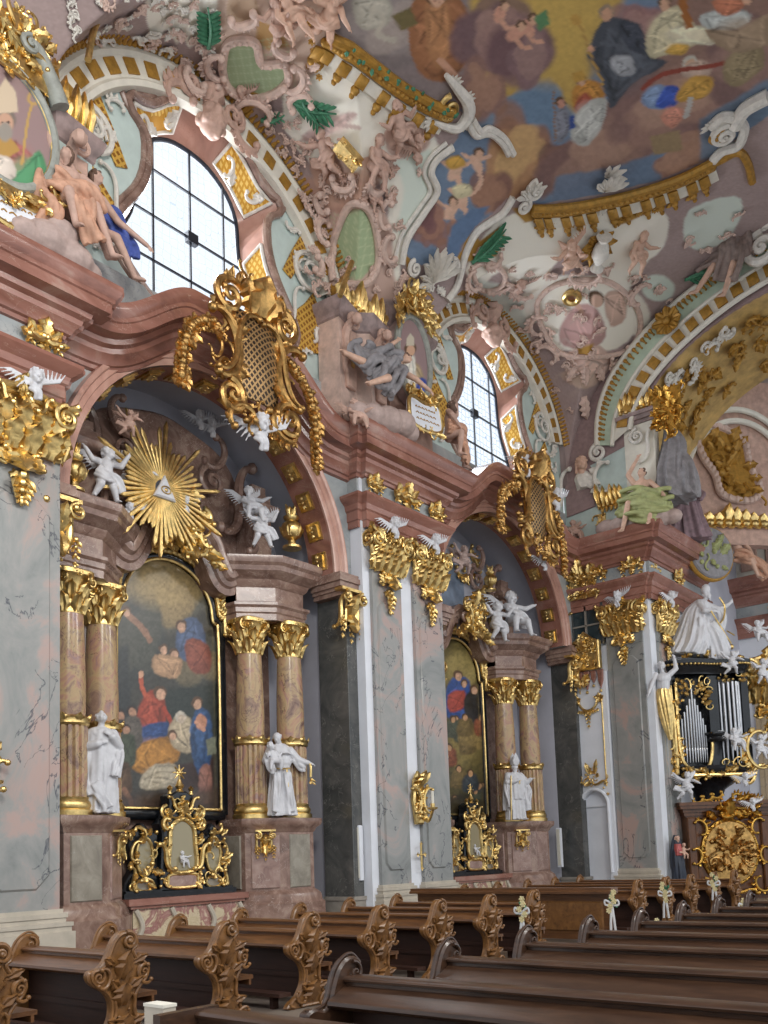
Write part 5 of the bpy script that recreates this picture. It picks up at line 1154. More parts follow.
# ---------------------------------------------------------------- shrine on each altar
def shrine(c, first):
    t = thing('reliquary_shrine', 'black and gold scrolled reliquary shrine on the %s' % ('nearer altar table, star finial on top' if first else 'farther altar table, beside the bishop'), 'shrine', (-14.8, c, 1.0)); x = -14.75
    P = lambda n, mb, m, **k: obj(n, mb, m, t, **k); F = wall(c, 1.0, x)
    P('plinth', MB().box((x-.3, c-1.36, 1.005), (x+.12, c+1.36, 1.1)).box((x-.28, c-1.3, 1.1), (x+.08, c+1.3, 1.14)), M['black'])
    mid = [(-.52,.1),(.52,.1),(.5,.5),(.46,1.2),(.52,1.4),(.34,1.55),(.27,1.8),(.3,1.95),(.12,2.05),(-.12,2.05),(-.3,1.95),(-.27,1.8),(-.34,1.55),(-.52,1.4),(-.46,1.2),(-.5,.5)]
    P('body', MB().prism([F(a, b, -.2) for a, b in mid], F.n, .3, .03), M['black'])
    for s in (-1, 1):
        w = [(.5,.1),(1.3,.1),(1.25,.3),(1.1,.5),(1.06,.75),(1.16,1.0),(1.05,1.28),(.85,1.42),(.7,1.3),(.5,1.2)]
        P('wing', MB().prism([F(s*a, b, -.2) for a, b in (w if s > 0 else w[::-1])], F.n, .2, .03), M['black'])
    G = F.rot(0, 0, 0, .11); g = MB()
    fr = cr([G(a, b) for a, b in ((-.3,.5),(.3,.5),(.31,1.0),(.26,1.35),(0,1.5),(-.26,1.35),(-.31,1.0))], 5, True); g.tube(fr+fr[:1], .05, 8)
    for i in range(0, len(fr), 2): g.ell(fr[i]+V((.03,0,0)), .035, 6, 5)
    P('gilded_frame', g, M['gold']); P('glass_pane', MB().prism([p-V((.02,0,0)) for p in fr], F.n, .012), M['vitrine'])
    P('relic_figure', MB().join(place(PUT['sit'], G(0,.52,.0), 0, .45)), M['stat'])
    g = MB(); fr = cr([G(a, b) for a, b in ((-.3,.17),(.3,.17),(.36,.3),(.28,.42),(-.28,.42),(-.36,.3))], 4, True); g.tube(fr+fr[:1], .035, 7); rosette(g, G.rot(0,-.42,.3), .09); rosette(g, G.rot(0,.42,.3), .09); P('lower_cartouche', g, M['gold'])
    P('stone_panel', MB().prism([p-V((.01,0,0)) for p in fr], F.n, .012), M['pinkpanel'])
    g = MB()
    for s in (-1, 1):
        scroll(g, G.rot(PI/2-s*.1, s*.43, .75), .7, 1.4*s, .1*s, -1.3*s, .05); scroll(g, G.rot(PI/2, s*.45, 1.4), .4, 1.5*s, .2*s, 1.4*s, .045); leaf(g, G.rot(-s*.4, s*.3, 1.45), .32, .16, .7, 3, .25); spiral(g, G.rot(0,s*.4,1.62), .14, 2, .035, 30, -s)
        scroll(g, G.rot(PI/2-s*.35, s*.22, 1.8), .42, 1.3*s, .1*s, -1.3*s, .035); leaf(g, G.rot(s*.2, s*.1, 1.66), .25, .13, .7, 2, .2); mb_ = g.lathe([(.0,0),(.05,.02),(.03,.08),(.06,.14),(.0,.2)], G(s*.26,1.97,-.05), 10)
    crust(g, G, [(.34,.1),(.5,.1),(.46,1.3),(.36,1.5)], 9, .13, 5, 'slln'); crust(g, G, [(-.34,.1),(-.5,.1),(-.46,1.3),(-.36,1.5)], 9, .13, 8, 'slln'); crust(g, G, [(-.3,1.5),(.3,1.5),(.2,1.95),(-.2,1.95)], 9, .14, 9, 'slln'); crust(g, F.rot(0,0,0,.1), [(.52,.15),(1.2,.2),(1.1,1.2),(.6,1.3)], 16, .15, 6, 'slln'); crust(g, F.rot(0,0,0,.1), [(-.52,.15),(-1.2,.2),(-1.1,1.2),(-.6,1.3)], 16, .15, 7, 'slln')
    leaf(g, G.rot(0,0,1.55,.0), .34, .24, .6, 4, .25); rosette(g, G.rot(0,0,1.82), .1); P('crest', g, M['gold'])
    g = MB().lathe([(.0,0),(.09,.0),(.05,.06),(.09,.12),(.05,.2),(.03,.26)], G(0,2.03,-.08), 12); q = G.rot(0,0,2.42,-.08)
    for i in range(8): g.tube([q(0,0), q(.16*math.cos(i*PI/4), .16*math.sin(i*PI/4))], [.028,.012], 6)
    g.ell(q(0,0), .04); P('star_finial', g, M['gold'])
    for s in (-1, 1):
        g = MB(); H = F.rot(0, s*.84, .78, .03); o = cr([H(.19*math.cos(i*PI/6), .36*math.sin(i*PI/6)) for i in range(12)], 3, True); g.tube(o+o[:1], .035, 7)
        leaf(g, H.rot(0,0,.36), .2, .18, .7, 3, .2); leaf(g, H.rot(PI,0,-.36), .16, .16, .7, 3, .2); scroll(g, H.rot(PI/2+s*.2, s*.26, .1), .6, 1.4*s, .1, 1.3*s, .035); scroll(g, H.rot(s*.5, s*.1, .5), .4, 1.4*s, .1, 1.4*s, .04); leaf(g, H.rot(-s*.8, s*.22, .4), .2, .12, .6, 2, .2)
        P('side_frame', g, M['gold']); P('side_pane', MB().prism([p-V((.015,0,0)) for p in o], F.n, .012), M['vitrine'])
        g = MB(); H = F.rot(0, s*.84, .24, .03); o = cr([H(.2*math.cos(i*PI/6), .12*math.sin(i*PI/6)) for i in range(12)], 2, True); g.tube(o+o[:1], .03, 7); rosette(g, H.rot(0,0,-.14), .06); P('base_frame', g, M['gold']); P('base_panel', MB().prism([p-V((.015,0,0)) for p in o], F.n, .012), M['greypanel'])
        g = MB(); H = F.rot(0, s*1.12, .42, .03); scroll(g, H.rot(PI/2+s*.3,0,-.05), .55, 1.5*s, .1, -1.4*s, .04); leaf(g, H.rot(-s*.6,.0,.12), .22, .14, .7, 3, .25); spiral(g, H.rot(0,s*.02,-.2), .1, 2, .03, 24, s); P('side_scroll', g, M['gold'])
    return t
shrine(11.5, True); shrine(21.75, False)
# ---------------------------------------------------------------- saints on the pedestals
def statue(fig, p, rz, sc, label, vox=.0135):
    t = thing('statue', label, 'statue', p); o = obj('figure', place(fig.done(vox, 2), p, rz, sc), M['stat'], t); return t
def lp(p, rz, sc, q): return place(MB().add([q], []), p, rz, sc).v[0]
p = (-14.12, 11.5-2.22, 2.52); statue(monk(), p, -.5, 1.06, 'white statue of a bearded robed saint gazing upward, left of the altar painting')
p = (-14.12, 11.5+2.2, 2.52); t = statue(friar(), p, -.45, 1.05, 'white statue of a friar carrying a small child, right of the altar painting')
K = lambda *q: lp(p, -.45, 1.05, q); g = MB().tube(cr([K(.57,.2,1.08), K(.58,.22,.98), K(.57,.22,.8)], 4), [.02,.03], 7)
for i in range(4): leaf(g, Pl(K(.58,.23,.78-.02*i), (0,1,0), (0,math.cos(i*2),-1), (1,0,0)), .14, .08, .6, 2, .2)
obj('lily', g, M['gold'], t, label='gilded lily'); g = MB().tube(cr([K(-.19,.12,.99), K(-.05,.2,.97), K(.12,.2,.98), K(.2,.08,1.0)], 5), .018, 6).tube([K(.07,.21,.97), K(.08,.25,.6)], .014, 6); obj('cord', g, M['gold'], t, label='gilded cord')
p = (-14.2, 21.75+1.55, 2.52); t = statue(bishop(), p, -.4, 1.0, 'white statue of a mitred bishop with a golden staff'); K = lambda *q: lp(p, -.4, 1.0, q)
g = MB().tube([K(-.36,.26,.02), K(-.32,.26,.9), K(-.28,.24,1.3)], .022, 7); obj('staff', g, M['gold'], t, label='gilded staff'); obj('pectoral_cross', MB().tube([K(0,.26,1.22),K(0,.27,1.06)], .015, 6).tube([K(-.05,.265,1.17),K(.05,.265,1.17)], .015, 6), M['gold'], t, label='small gilded cross')
# ---------------------------------------------------------------- glory of rays above the nearer altar
sc_ = onX(162, 490, -14.2); t = thing('sunburst', 'golden sunburst with a white triangle above the altar painting', 'sunburst', sc_); F = wall(sc_.y, sc_.z, sc_.x); r = random.Random(7)
for b in range(10):
    g = MB()
    for k in range(5):
        a = 2*PI*(b*5+k)/50; L = (1.5 if k == 2 else 1.2 if k % 2 else 1.0)*r.uniform(.85,1.08); w = .045
        G = F.rot(a-PI/2, 0, 0, .0); g.prism([G(-w*.5,.18,0),G(w*.5,.18,0),G(w,L*.92,.02),G(0,L,.02),G(-w,L*.92,.02)], F.n, .05, .015)
    obj('ray_bundle', g, M['gold'], t)
obj('triangle', MB().prism([F(-.26,-.2,.05),F(.26,-.2,.05),F(0,.27,.05)], F.n, .08, .03), M['stat'], t, label='white triangle')
g = MB(); o = cr([F(.11*math.cos(i*PI/5), -.04+.07*math.sin(i*PI/5), .14) for i in range(10)], 2, True); g.tube(o+o[:1], .014, 6); g.ell(F(0,-.04,.14), (.02,.04,.04)); obj('eye', g, M['gold'], t, label='gilded eye')
# gilded cartouche at the crown of each painting
def crowncart(c, label):
    F = wall(c+.02, 8.3, -14.45); F.u, F.v = F.u*.72, F.v*.72; g = MB(); g.prism([F(.5*math.cos(i*PI/8)*(1+.15*math.cos(i*PI/4*3)), .55*math.sin(i*PI/8)) for i in range(16)], F.n, .16, .06)
    for s in (-1, 1):
        rocaille(g, F.rot(PI/2-s*.2, s*.45, .05, .12), 1.0, .06, (1.4,.1,1.3), 6, .5, -s); scroll(g, F.rot(s*.6, s*.35, -.5, .1), .7, 1.4*s, .1, 1.2*s, .06); spiral(g, F.rot(0, s*.5, .5, .12), .2, 2, .055, 32, -s); leaf(g, F.rot(-s*2.0, s*.5, -.35, .05), .55, .26, .6, 3, .25)
        for k in range(2): leaf(g, F.rot(-s*(1.9+.2*k), s*(.6+.28*k), -.45-.16*k, .02), .42, .22, .7, 3, .25); g.ell(F(s*(.62+.28*k), -.55-.16*k, .08), .07, 8, 6)
    leaf(g, F.rot(0,0,.45,.1), .6, .45, .6, 4, .25); leaf(g, F.rot(PI,0,-.3,.16), .5, .35, .7, 3, .25); rosette(g, F.rot(0,0,0,.18), .25, 8); crust(g, F.rot(0,0,0,.15), [(-.5,-.5),(.5,-.5),(.55,.5),(-.55,.5)], 12, .2, 3)
    obj('cartouche', g, M['gold'], org=F.o, label=label, cat='ornament')
crowncart(11.5, 'gilded shell cartouche below the sunburst, on top of the painting'); crowncart(21.75, 'gilded leafy cartouche on top of the farther altar painting')
# putti about the nearer altar's gable
W = lambda a, b, x=-14.2: onX(a, b, x)
put('reach', W(104,500,-14.25), 'white putto on the left entablature reaching toward the sunburst', None, -.2, 1.35); put('fly', W(137,497,-14.4), 'small white putto beside the sunburst, behind the reaching one', None, -.3, 1.0)
put('cherub', W(130,512,-14.2), 'winged white cherub head just left of the sunburst foot', None, -.3, .75, name='cherub', cat='cherub'); put('cherub', W(186,505,-14.2), 'winged white cherub head right of the sunburst', None, -.3, .75, name='cherub', cat='cherub')
put('sit', W(251,527,-14.15), 'white putto sitting higher against the right attic pier', None, -.4, 1.15); put('reach', W(262,547,-13.95), 'white putto standing at the edge of the right entablature', None, -.6, 1.15)
put('cherub', W(200,420,-14.85), 'white cherub floating under the arch crown, left of two', None, -.3, .9, name='cherub', cat='cherub'); put('cherub', W(212,428,-14.8), 'white cherub floating under the arch crown, right of two', None, -.5, .9, name='cherub', cat='cherub')
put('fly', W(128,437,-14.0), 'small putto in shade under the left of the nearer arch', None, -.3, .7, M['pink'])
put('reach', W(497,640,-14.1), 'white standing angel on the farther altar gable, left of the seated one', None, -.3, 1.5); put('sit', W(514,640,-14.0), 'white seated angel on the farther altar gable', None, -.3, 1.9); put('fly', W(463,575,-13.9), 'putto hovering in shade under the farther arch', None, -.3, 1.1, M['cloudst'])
# urns
for a, b, h, l in ((74,492,.95,'gilded urn at the left end of the nearer altar'),(292,549,1.05,'gilded flaming urn on the right entablature of the nearer altar')): q = W(a,b,-14.15); obj('urn', urn(q, h), M['gold'], org=q, label=l, cat='urn')
q = W(490,571,-14.3); obj('urn', urn((q.x,q.y,q.z-.6), .8), M['gold'], org=q, label='gilded urn at the gable top of the farther altar', cat='urn')
t = thing('arabesque', 'gilded arabesque scrolls on the pale wall behind the seated angel, inside the farther arch', 'ornament', wall(22.9,10.0,XN+.02).o)
for i, (a, b, q, r_) in enumerate(((22.4,9.9,1.3,.4),(23.1,9.4,1.2,1.2),(23.6,8.7,1.0,1.7),(22.9,10.4,1.1,2.4),(23.9,9.3,.9,.6),(22.0,10.3,1.0,2.9))): g = MB(); rocaille(g, wall(a,b,XN+.37).rot(r_), q, .06, (1.5,.1,-1.3), 6, .4, 1); obj('scroll', g, M['gold'], t)
# gilded squares set in the arch soffits
for c, l in ((11.5, 'gilt square rosette in the soffit of the nearer arch'), (21.95, 'gilt square rosette in the soffit of the farther arch')):
    proto = None
    for i in range(15):
        a = PI*(i+.5)/15; n = V((0,-math.cos(a),-math.sin(a))); u = V((0,-math.sin(a),math.cos(a))); p = V((XW-.36, c+(RI-.02)*math.cos(a), AZ+(RI-.02)*math.sin(a)))
        g = MB().obox(p+n*.015, V((.2,0,0)), u*.2, n*.02); g.pyr(p+n*.03, V((.14,0,0)), u*.14, n*.08); rosette(g, Pl(p+n*.06, (1,0,0), u, n), .15, 4); obj('rosette', g, M['gold'], org=p, label=l, cat='rosette', group=l.replace('gilt square rosette', 'gilt squares'))
# brackets on the jambs
for p, l in ((V((XW+.09, 15.12, 7.0)), 'gilded scroll bracket on the dark jamb right of the nearer arch'), (V((XW+.09, 7.95, 7.1)), 'gilded scroll bracket at the left jamb of the nearer arch, half hidden'), (V((XW+.09, 25.55, 7.0)), 'gilded scroll bracket on the dark jamb right of the farther arch')):
    F = wall(p.y, p.z, p.x); obj('bracket', bracket(F, .75, 1.15), M['gold'], org=p, label=l, cat='bracket')
# pilaster capitals and the cherubs above them
CAPS = [(wall(7.12, 8.1, XP), 1.5, 'huge gilded capital of the nearest pilaster', 'first'), (wall(16.13, 8.1, XP), 1.2, 'gilded capital on the left pilaster of the middle pier', ''), (wall(17.72, 8.1, XP), 1.24, 'gilded capital on the right pilaster of the middle pier', ''), (face(-11.72, 8.1, 26.0), 1.3, 'gilded capital facing down the nave on the chancel pier', ''), (wall(26.95, 8.1, -10.87), 1.1, 'gilded capital above the organ side of the chancel pier', '')]
for i, (F, w_, l, _) in enumerate(CAPS):
    obj('capital', pilcap(F, w_, 1.02, .12, i+1, 1.0 if i else .9), M['gold'], org=F.o, label=l, cat='capital')
    q = F(.12 if i == 0 else .0, 1.02, .32); lab = 'white winged cherub on the ' + l.replace('huge ', ''); rz = math.atan2(F.n.y, F.n.x)-.2
    put('cherub', q, lab, None, rz, 1.05, name='cherub', cat='cherub')
# gilding on the friezes
def spray(F, w, h, seed=1):
    g = MB()
    for s in (-1, 1): scroll(g, F.rot(s*.3, s*w*.24, 0, .03), w*.5, 1.4*s, .1, -1.3*s, h*.09); leaf(g, F.rot(-s*.9, s*w*.12, h*.05, .02), h*.55, h*.3, .6, 3, .25); leaf(g, F.rot(-s*1.5, s*w*.26, 0, .02), h*.5, h*.26, .6, 3, .25); drop(g, F.rot(0, s*w*.4, -.0, .03), h*.7, h*.14, 3)
    leaf(g, F.rot(0,0,-.1*h,.03), h*.75, h*.5, .6, 4, .25); leaf(g, F.rot(PI,0,0,.03), h*.55, h*.34, .6, 3, .25); rosette(g, F.rot(0,0,0,.05), h*.2, 6); return g
SPR = [(wall(6.0,10.05,XP+.03),.8,.6,'gilded spray on the frieze, at the picture\'s left edge'), (wall(7.5,10.05,XP+.03),.6,.62,'gilded corner spray on the frieze of the nearest pier'), (wall(15.75,10.1,XP+.03),.5,.5,'gilded spray at the left corner of the middle pier frieze'), (wall(16.9,10.1,XP+.03),.9,.75,'gilded spray in the middle of the middle pier frieze'), (wall(18.1,10.05,XP+.03),.5,.6,'gilded spray at the right corner of the middle pier frieze'),
       (face(-12.6,10.1,26-.03),.9,.75,'gilded spray at the left of the chancel pier frieze'), (face(-11.3,10.1,26-.03),.7,.6,'gilded spray near the corner of the chancel pier frieze'), (wall(26.6,10.1,-10.97),.7,.65,'gilded spray on the organ side frieze of the chancel pier'), (wall(28.2,10.1,-10.83),.7,.6,'gilded spray above the organ figure')]
for F, w_, h, l in SPR: obj('frieze_ornament', spray(F, w_, h), M['gold'], org=F.o, label=l, cat='ornament')
# big openwork cartouche hung on the crown of each arch
def crown(c, label, sc=1.0, seed=1, mesh='oldgold'):
    F = wall(c+.08, 11.15, -12.6); t = thing('arch_cartouche', label, 'cartouche', F.o); r = random.Random(seed)
    n = 20; P = []; Fc = []
    def gp(u, v): a, b = (u-.5)*1.15, (v-.5)*1.7; return F(a, b, .12+.38*math.cos(a*1.9)*math.cos(b*1.1))
    mb = MB().grid(gp, 24, 30); o = obj('lattice_panel', mb, M['lat_bronze'], t, label='bronze lattice panel'); g = MB()
    g.join(MB().grid(lambda u, v: gp(u, v)-F.n*.04, 12, 14)); obj('panel_back', g, M['oldgold'], t)
    g = MB()
    for s in (-1, 1):
        rocaille(g, F.rot(PI/2-s*.1, s*.72, .0, .25), 2.0, .09, (1.3,.05,1.3), 8, .32, -s); scroll(g, F.rot(PI/2+s*.15, s*.58, .1, .36), 1.9, -1.2*s, .05, 1.3*s, .06)
        spiral(g, F.rot(0, s*.72, .95, .28), .34, 2, .08, 36, -s); spiral(g, F.rot(0, s*.75, -1.0, .3), .36, 2.1, .085, 36, s); rocaille(g, F.rot(s*.5, s*.45, 1.15, .25), 1.2, .07, (1.4,.1,1.3), 7, .45, s)
        rocaille(g, F.rot(-s*.5+(PI if s < 0 else 0), s*.55, -1.25, .3), 1.1, .07, (1.4,.1,1.3), 6, .4, 1)
        crust(g, F.rot(0,0,0,.22), [(s*.55,-.9),(s*1.05,-.7),(s*1.2,.3),(s*1.0,.9),(s*.6,1.0)], 14, .24, seed+s+2)
    leaf(g, F.rot(0,0,.85,.4), .8, .7, .5, 5, .25); leaf(g, F.rot(.5,-.2,.9,.36), .6, .4, .6, 4, .25); leaf(g, F.rot(-.5,.2,.9,.36), .6, .4, .6, 4, .25); crust(g, F.rot(0,0,0,.3), [(-.6,.8),(.6,.8),(.35,1.6),(-.35,1.6)], 12, .22, seed+9)
    crust(g, F.rot(0,0,0,.34), [(-.6,-.85),(.6,-.85),(.4,-1.5),(-.4,-1.5)], 14, .24, seed+12); obj('scroll_frame', g, M['oldgold3'], t)
    for s in (-1, 1):
        g = MB(); pts = cr([(s*.95,.1,0),(s*1.35,-.1,0),(s*1.6,-.5,0),(s*1.7,-1.1,0),(s*1.72,-1.8 if s > 0 else -1.3,0)], 5)
        for i, q in enumerate(pts):
            zz = -.0; G = F.rot(r.uniform(-.8,.8)+PI, q.x, q.y+.35, .1); leaf(g, G, r.uniform(.26,.4), .2, .7, 3, .3, 7); leaf(g, G.rot(r.uniform(.8,1.6)), .25, .16, .7, 3, .3, 7); g.ell(G(0,0,.07), r.uniform(.06,.1), 8, 6); leaf(g, G.rot(-r.uniform(.8,1.6)), .25, .16, .7, 3, .3, 7)
        obj('garland', g, M['oldgold3'], t)
    return t
M['oldgold3'] = plain('dim_old_gilding', (190,150,92), .36, 1, .3, 7, .35, 30); M['oldgold2'] = plain('warm_old_gilding', (206,160,78), .34, 1, .22, 7, .3, 30); M['lat_bronze'] = lattice('bronze_lattice', (58,46,36), (170,136,92), 7, .17, .45, .6)
crown(11.5, 'openwork gilded cartouche with bronze lattice on the nearer arch', 1, 1); crown(21.95, 'openwork gilded cartouche with bronze lattice on the farther arch', 1, 5)
put('cherub', wall(11.6,9.7,-12.25).o, 'white winged cherub hanging under the nearer arch cartouche', None, -.3, 1.5, name='cherub', cat='cherub')
put('cherub', wall(21.6,12.2,-12.3).o, 'white cherub at the upper left of the farther arch cartouche', None, -.3, 1.3, name='cherub', cat='cherub'); put('cherub', wall(23.2,11.7,-12.3).o, 'white cherub at the right of the farther arch cartouche', None, -.3, 1.4, name='cherub', cat='cherub'); put('cherub', wall(22.5,9.7,-12.4).o, 'white cherub under the farther arch cartouche', None, -.3, 1.0, name='cherub', cat='cherub')
# candle sconces and small fittings
def sconce(p, label, h=1.5, cross=True):
    t = thing('sconce', label, 'sconce', p); F = wall(p[1], p[2], p[0]); g = MB(); g.prism([F(a*h,b*h) for a, b in ((-.1,-.42),(.1,-.42),(.17,0),(.12,.35),(0,.5),(-.12,.35),(-.17,0))], F.n, .1, .04)
    for s in (-1, 1): rocaille(g, F.rot(PI/2-s*.15, s*.12*h, 0, .1), .7*h, .045, (1.3,.1,1.2), 5, .4, -s); leaf(g, F.rot(-s*.5, s*.05*h, .25*h, .08), .3*h, .16*h, .6, 3, .25)
    leaf(g, F.rot(0,0,.2*h,.12), .35*h, .2*h, .7, 3, .2); crust(g, F.rot(0,0,0,.1), [(-.14*h,-.36*h),(.14*h,-.36*h),(.14*h,.3*h),(-.14*h,.3*h)], 9, .13*h, 4); obj('backplate', g, M['gold'], t)
    g = MB().tube(cr([F(0,-.3*h,.1),F(-.05,-.38*h,.34),F(-.08,-.2*h,.5)], 6), .03, 7); g.lathe([(.02,0),(.11,.03),(.12,.07),(.05,.06),(.05,.16)], F(-.08,-.2*h,.5), 12); obj('arm', g, M['gold'], t); obj('candle', MB().lathe([(.035,0),(.035,.3),(.01,.31)], F(-.08,-.2*h+.14,.5), 10), M['ivory'], t)
    if cross:
        g = MB(); q = F.rot(0,0,-.95*h,.06); g.tube([q(0,.2*h),q(0,-.22*h)], .025, 6).tube([q(-.1*h,.02),q(.1*h,.02)], .022, 6)
        for a, b in ((0,.2*h),(0,-.22*h),(-.1*h,.02),(.1*h,.02)): rosette(g, q.rot(0,a,b), .06, 4)
        obj('cross', g, M['gold'], t)
    return t
q = onX(416,800,XP+.0); sconce((XP, 17.0, q.z), 'gilded candle sconce between the two pilasters of the middle pier, small cross below', 1.35)
q = onX(2,775,XP+.12); sconce((XP+.05, q.y-.25, q.z), 'gilded sconce cut by the left edge on the nearest pilaster', 1.0, False)
for (a, b), x, l in (((363,868), XP-.3, 'slim white column loudspeaker left of the middle pier'), ((559,868), XW-.3, 'slim white column loudspeaker in the farther niche corner')):
    q = onX(a, b, x+.06) if x < -13.5 else onX(a, b, x); 
    if 'middle' in l: q = V((-13.33, 15.28, 1.72))
    else: q = V((-13.95, 25.36, 1.7))
    t = thing('loudspeaker', l, 'loudspeaker', (q.x, q.y, q.z-.62)); obj('cabinet', MB().prism([(q.x-.07,q.y-.07,q.z-.6),(q.x+.07,q.y-.07,q.z-.6),(q.x+.07,q.y+.05,q.z-.6),(q.x-.07,q.y+.05,q.z-.6)], (0,0,1), 1.2, .02), M['white'], t); obj('grille', MB().box((q.x-.05,q.y-.085,q.z-.55),(q.x+.05,q.y-.07,q.z+.55)), M['ivory'], t); obj('wall_clip', MB().box((q.x-.03,q.y+.05,q.z-.05),(q.x+.03,q.y+.1,q.z+.05)), M['iron'], t)
# ---------------------------------------------------------------- chancel pier: door niche, little balcony window
YF = 25.86; xa, xb, xm = -13.5, -12.34, -12.95
ar = [V((xm-.4*math.cos(PI*i/16), YF, 2.95+.42*math.sin(PI*i/16))) for i in range(17)]
loop = [V((xa,YF,0)), V((xa,YF,7.05)), V((xb,YF,7.05)), V((xb,YF,0)), V((xm+.4,YF,0))]+ar[::-1]+[V((xm-.4,YF,0))]
mb = MB(); m = len(loop); P = loop+[p+V((0,.24,0)) for p in loop]; mb.add(P, [tuple(t) for t in tessellate_polygon([loop])]+[(i,(i+1)%m,(i+1)%m+m,i+m) for i in range(m)]); struct('wall_front', mb, M['white'], ang=30)
mb = MB(); rim = [p+V((0,-.03,0)) for p in [V((xm-.46,YF,.9))]+[V((xm-.46*math.cos(PI*i/16), YF, 2.95+.48*math.sin(PI*i/16))) for i in range(17)]+[V((xm+.46,YF,.9))]]; mb.tube(rim, .05, 8); struct('door_1', mb, M['white'])
struct('trim_20', MB().box((xm-.4,26.0,2.9),(xm+.4,26.08,2.96)), M['white'])
F = face(xm, 0, YF)
t = thing('balcony_window', 'dark glazed window with a gilded balcony parapet high beside the chancel pier', 'window', (xm, YF, 7.1)); X = lambda n, mb, mm, **k: obj(n, mb, mm, t, **k)
X('glazing', MB().box((xa+.06,26.0,7.95),(xb-.0,26.05,9.35)), M['pane']); g = MB().box((xa,25.93,9.3),(xb,26.04,9.42)).box((xa+.02,25.93,7.9),(xa+.1,26.04,9.3)).box((xb-.08,25.93,7.9),(xb,26.04,9.3)); X('window_frame', g, M['dark'])
g = MB().box((xm-.03,25.95,7.95),(xm+.03,26.0,9.3)).box((xa+.08,25.95,8.55),(xb-.08,26.0,8.6)); X('mullion', g, M['plinth'])
g = MB().prism([F(-.52,7.12),F(.52,7.12),F(.52,8.0),F(.3,8.1),(F(0,8.35)),F(-.3,8.1),F(-.52,8.0)], F.n, .18, .04); crust(g, F.rot(0,0,0,.18), [(-.45,7.2),(.45,7.2),(.42,7.95),(0,8.25),(-.42,7.95)], 26, .17, 3); leaf(g, F.rot(0,0,7.7,.2), .5, .4, .5, 4, .25); spiral(g, F.rot(0,.3,7.9,.2), .13, 2, .035, 28); spiral(g, F.rot(0,-.3,7.9,.2), .13, 2, .035, 28, -1)
for s in (-1, 1): g.tube([F(s*.5,7.12,.2),F(s*.5,8.0,.2)], .045, 7)
X('parapet', g, M['gold'], label='gilded parapet of carved scrolls')
g = MB()
for i in range(5): a = -.46+.23*i; g.prism([F(a-.1,7.1),F(a+.1,7.1),F(a+.08,6.85-.1*(i%2==0)),F(a,6.7-.18*(i%2==0)),F(a-.08,6.85-.1*(i%2==0))], F.n, .08, .02)
X('lambrequin', g, M['red'], label='red marble lambrequin'); g = MB()
for i in range(5): g.ell(F(-.46+.23*i, 6.62-.18*(i%2==0), .06), .05, 8, 6)
leaf(g, F.rot(PI,0,7.0,.1), .5, .3, .6, 3, .25); rosette(g, F.rot(0,0,6.86,.1), .15, 6); X('tassels', g, M['gold'])
g = MB(); crust(g, F.rot(0,0,0,.06), [(-.55,9.45),(.6,9.45),(.58,9.8),(.4,10.3),(.1,10.6),(-.15,10.75),(-.4,10.3),(-.56,9.8)], 34, .2, 8, 'sllnr', .1); g.prism([F(-.5,9.42),(F(.55,9.42)),F(.4,10.1),F(.1,10.4),F(-.1,10.5),F(-.4,10.1)], F.n, .07, .03)
for a, h in ((-.3,.5),(0,.8),(.3,.5)): leaf(g, F.rot(-a*.6,a,10.0,.08), h, .28, .4, 4, .2)
X('crest', g, M['gold'], label='gilded openwork crest'); g = MB(); drop(g, F.rot(0,-.6,9.4,.1), 1.5, .14, 8); scroll(g, F.rot(PI/2,-.6,8.5,.1), 1.2, 1.3, .1, -1.2, .05); X('side_garland', g, M['gold'])
g = MB()
for a in (-.45,.45): g.tube([F(a,3.5,.03),F(a,6.3,.03)], .022, 6)
obj('panel_moulding', g, M['gold'], org=F(0,3.5,0), label='thin gilded uprights framing the white panel over the door niche', cat='moulding')
g = MB().tube(cr([F(-.36,6.2,.05),F(-.2,5.95,.06),F(0,5.87,.07),F(.2,5.95,.06),F(.36,6.2,.05)], 6), .04, 7)
for s in (-1, 1):
    for k in range(5): leaf(g, F.rot(k*1.25, s*.38, 6.22, .04), .2, .12, .6, 2, .2)
for k in range(9): a = -.3+.075*k; leaf(g, F.rot(PI+a, a, 5.95-.1*math.cos(a*4), .05), .13, .09, .6, 2, .2)
drop(g, F.rot(0,0,5.85,.05), .5, .1, 4); obj('garland', g, M['gold'], org=F(0,6,0), label='gilded garland swag on the white panel under the balcony window', cat='garland')
g = MB()
for s in (-1, 1): scroll(g, F.rot(s*.5, s*.25, 3.62, .05), .5, 1.3*s, .1, -1.3*s, .04); crust(g, F.rot(0,0,0,.05), [(s*.36,3.2),(s*.5,3.2),(s*.5,3.75),(s*.36,3.75)], 4, .14, 5)
crust(g, F.rot(0,0,0,.06), [(-.2,3.5),(.2,3.5),(.2,4.1),(-.2,4.1)], 10, .16, 6); leaf(g, F.rot(-.35,.08,3.9,.08), .5, .14, .4, 3, .2); leaf(g, F.rot(.2,-.08,3.9,.08), .4, .16, .4, 3, .2); obj('door_crest', g, M['gold'], org=F(0,3.6,0), label='gilded rocaille over the white arched door niche', cat='ornament')
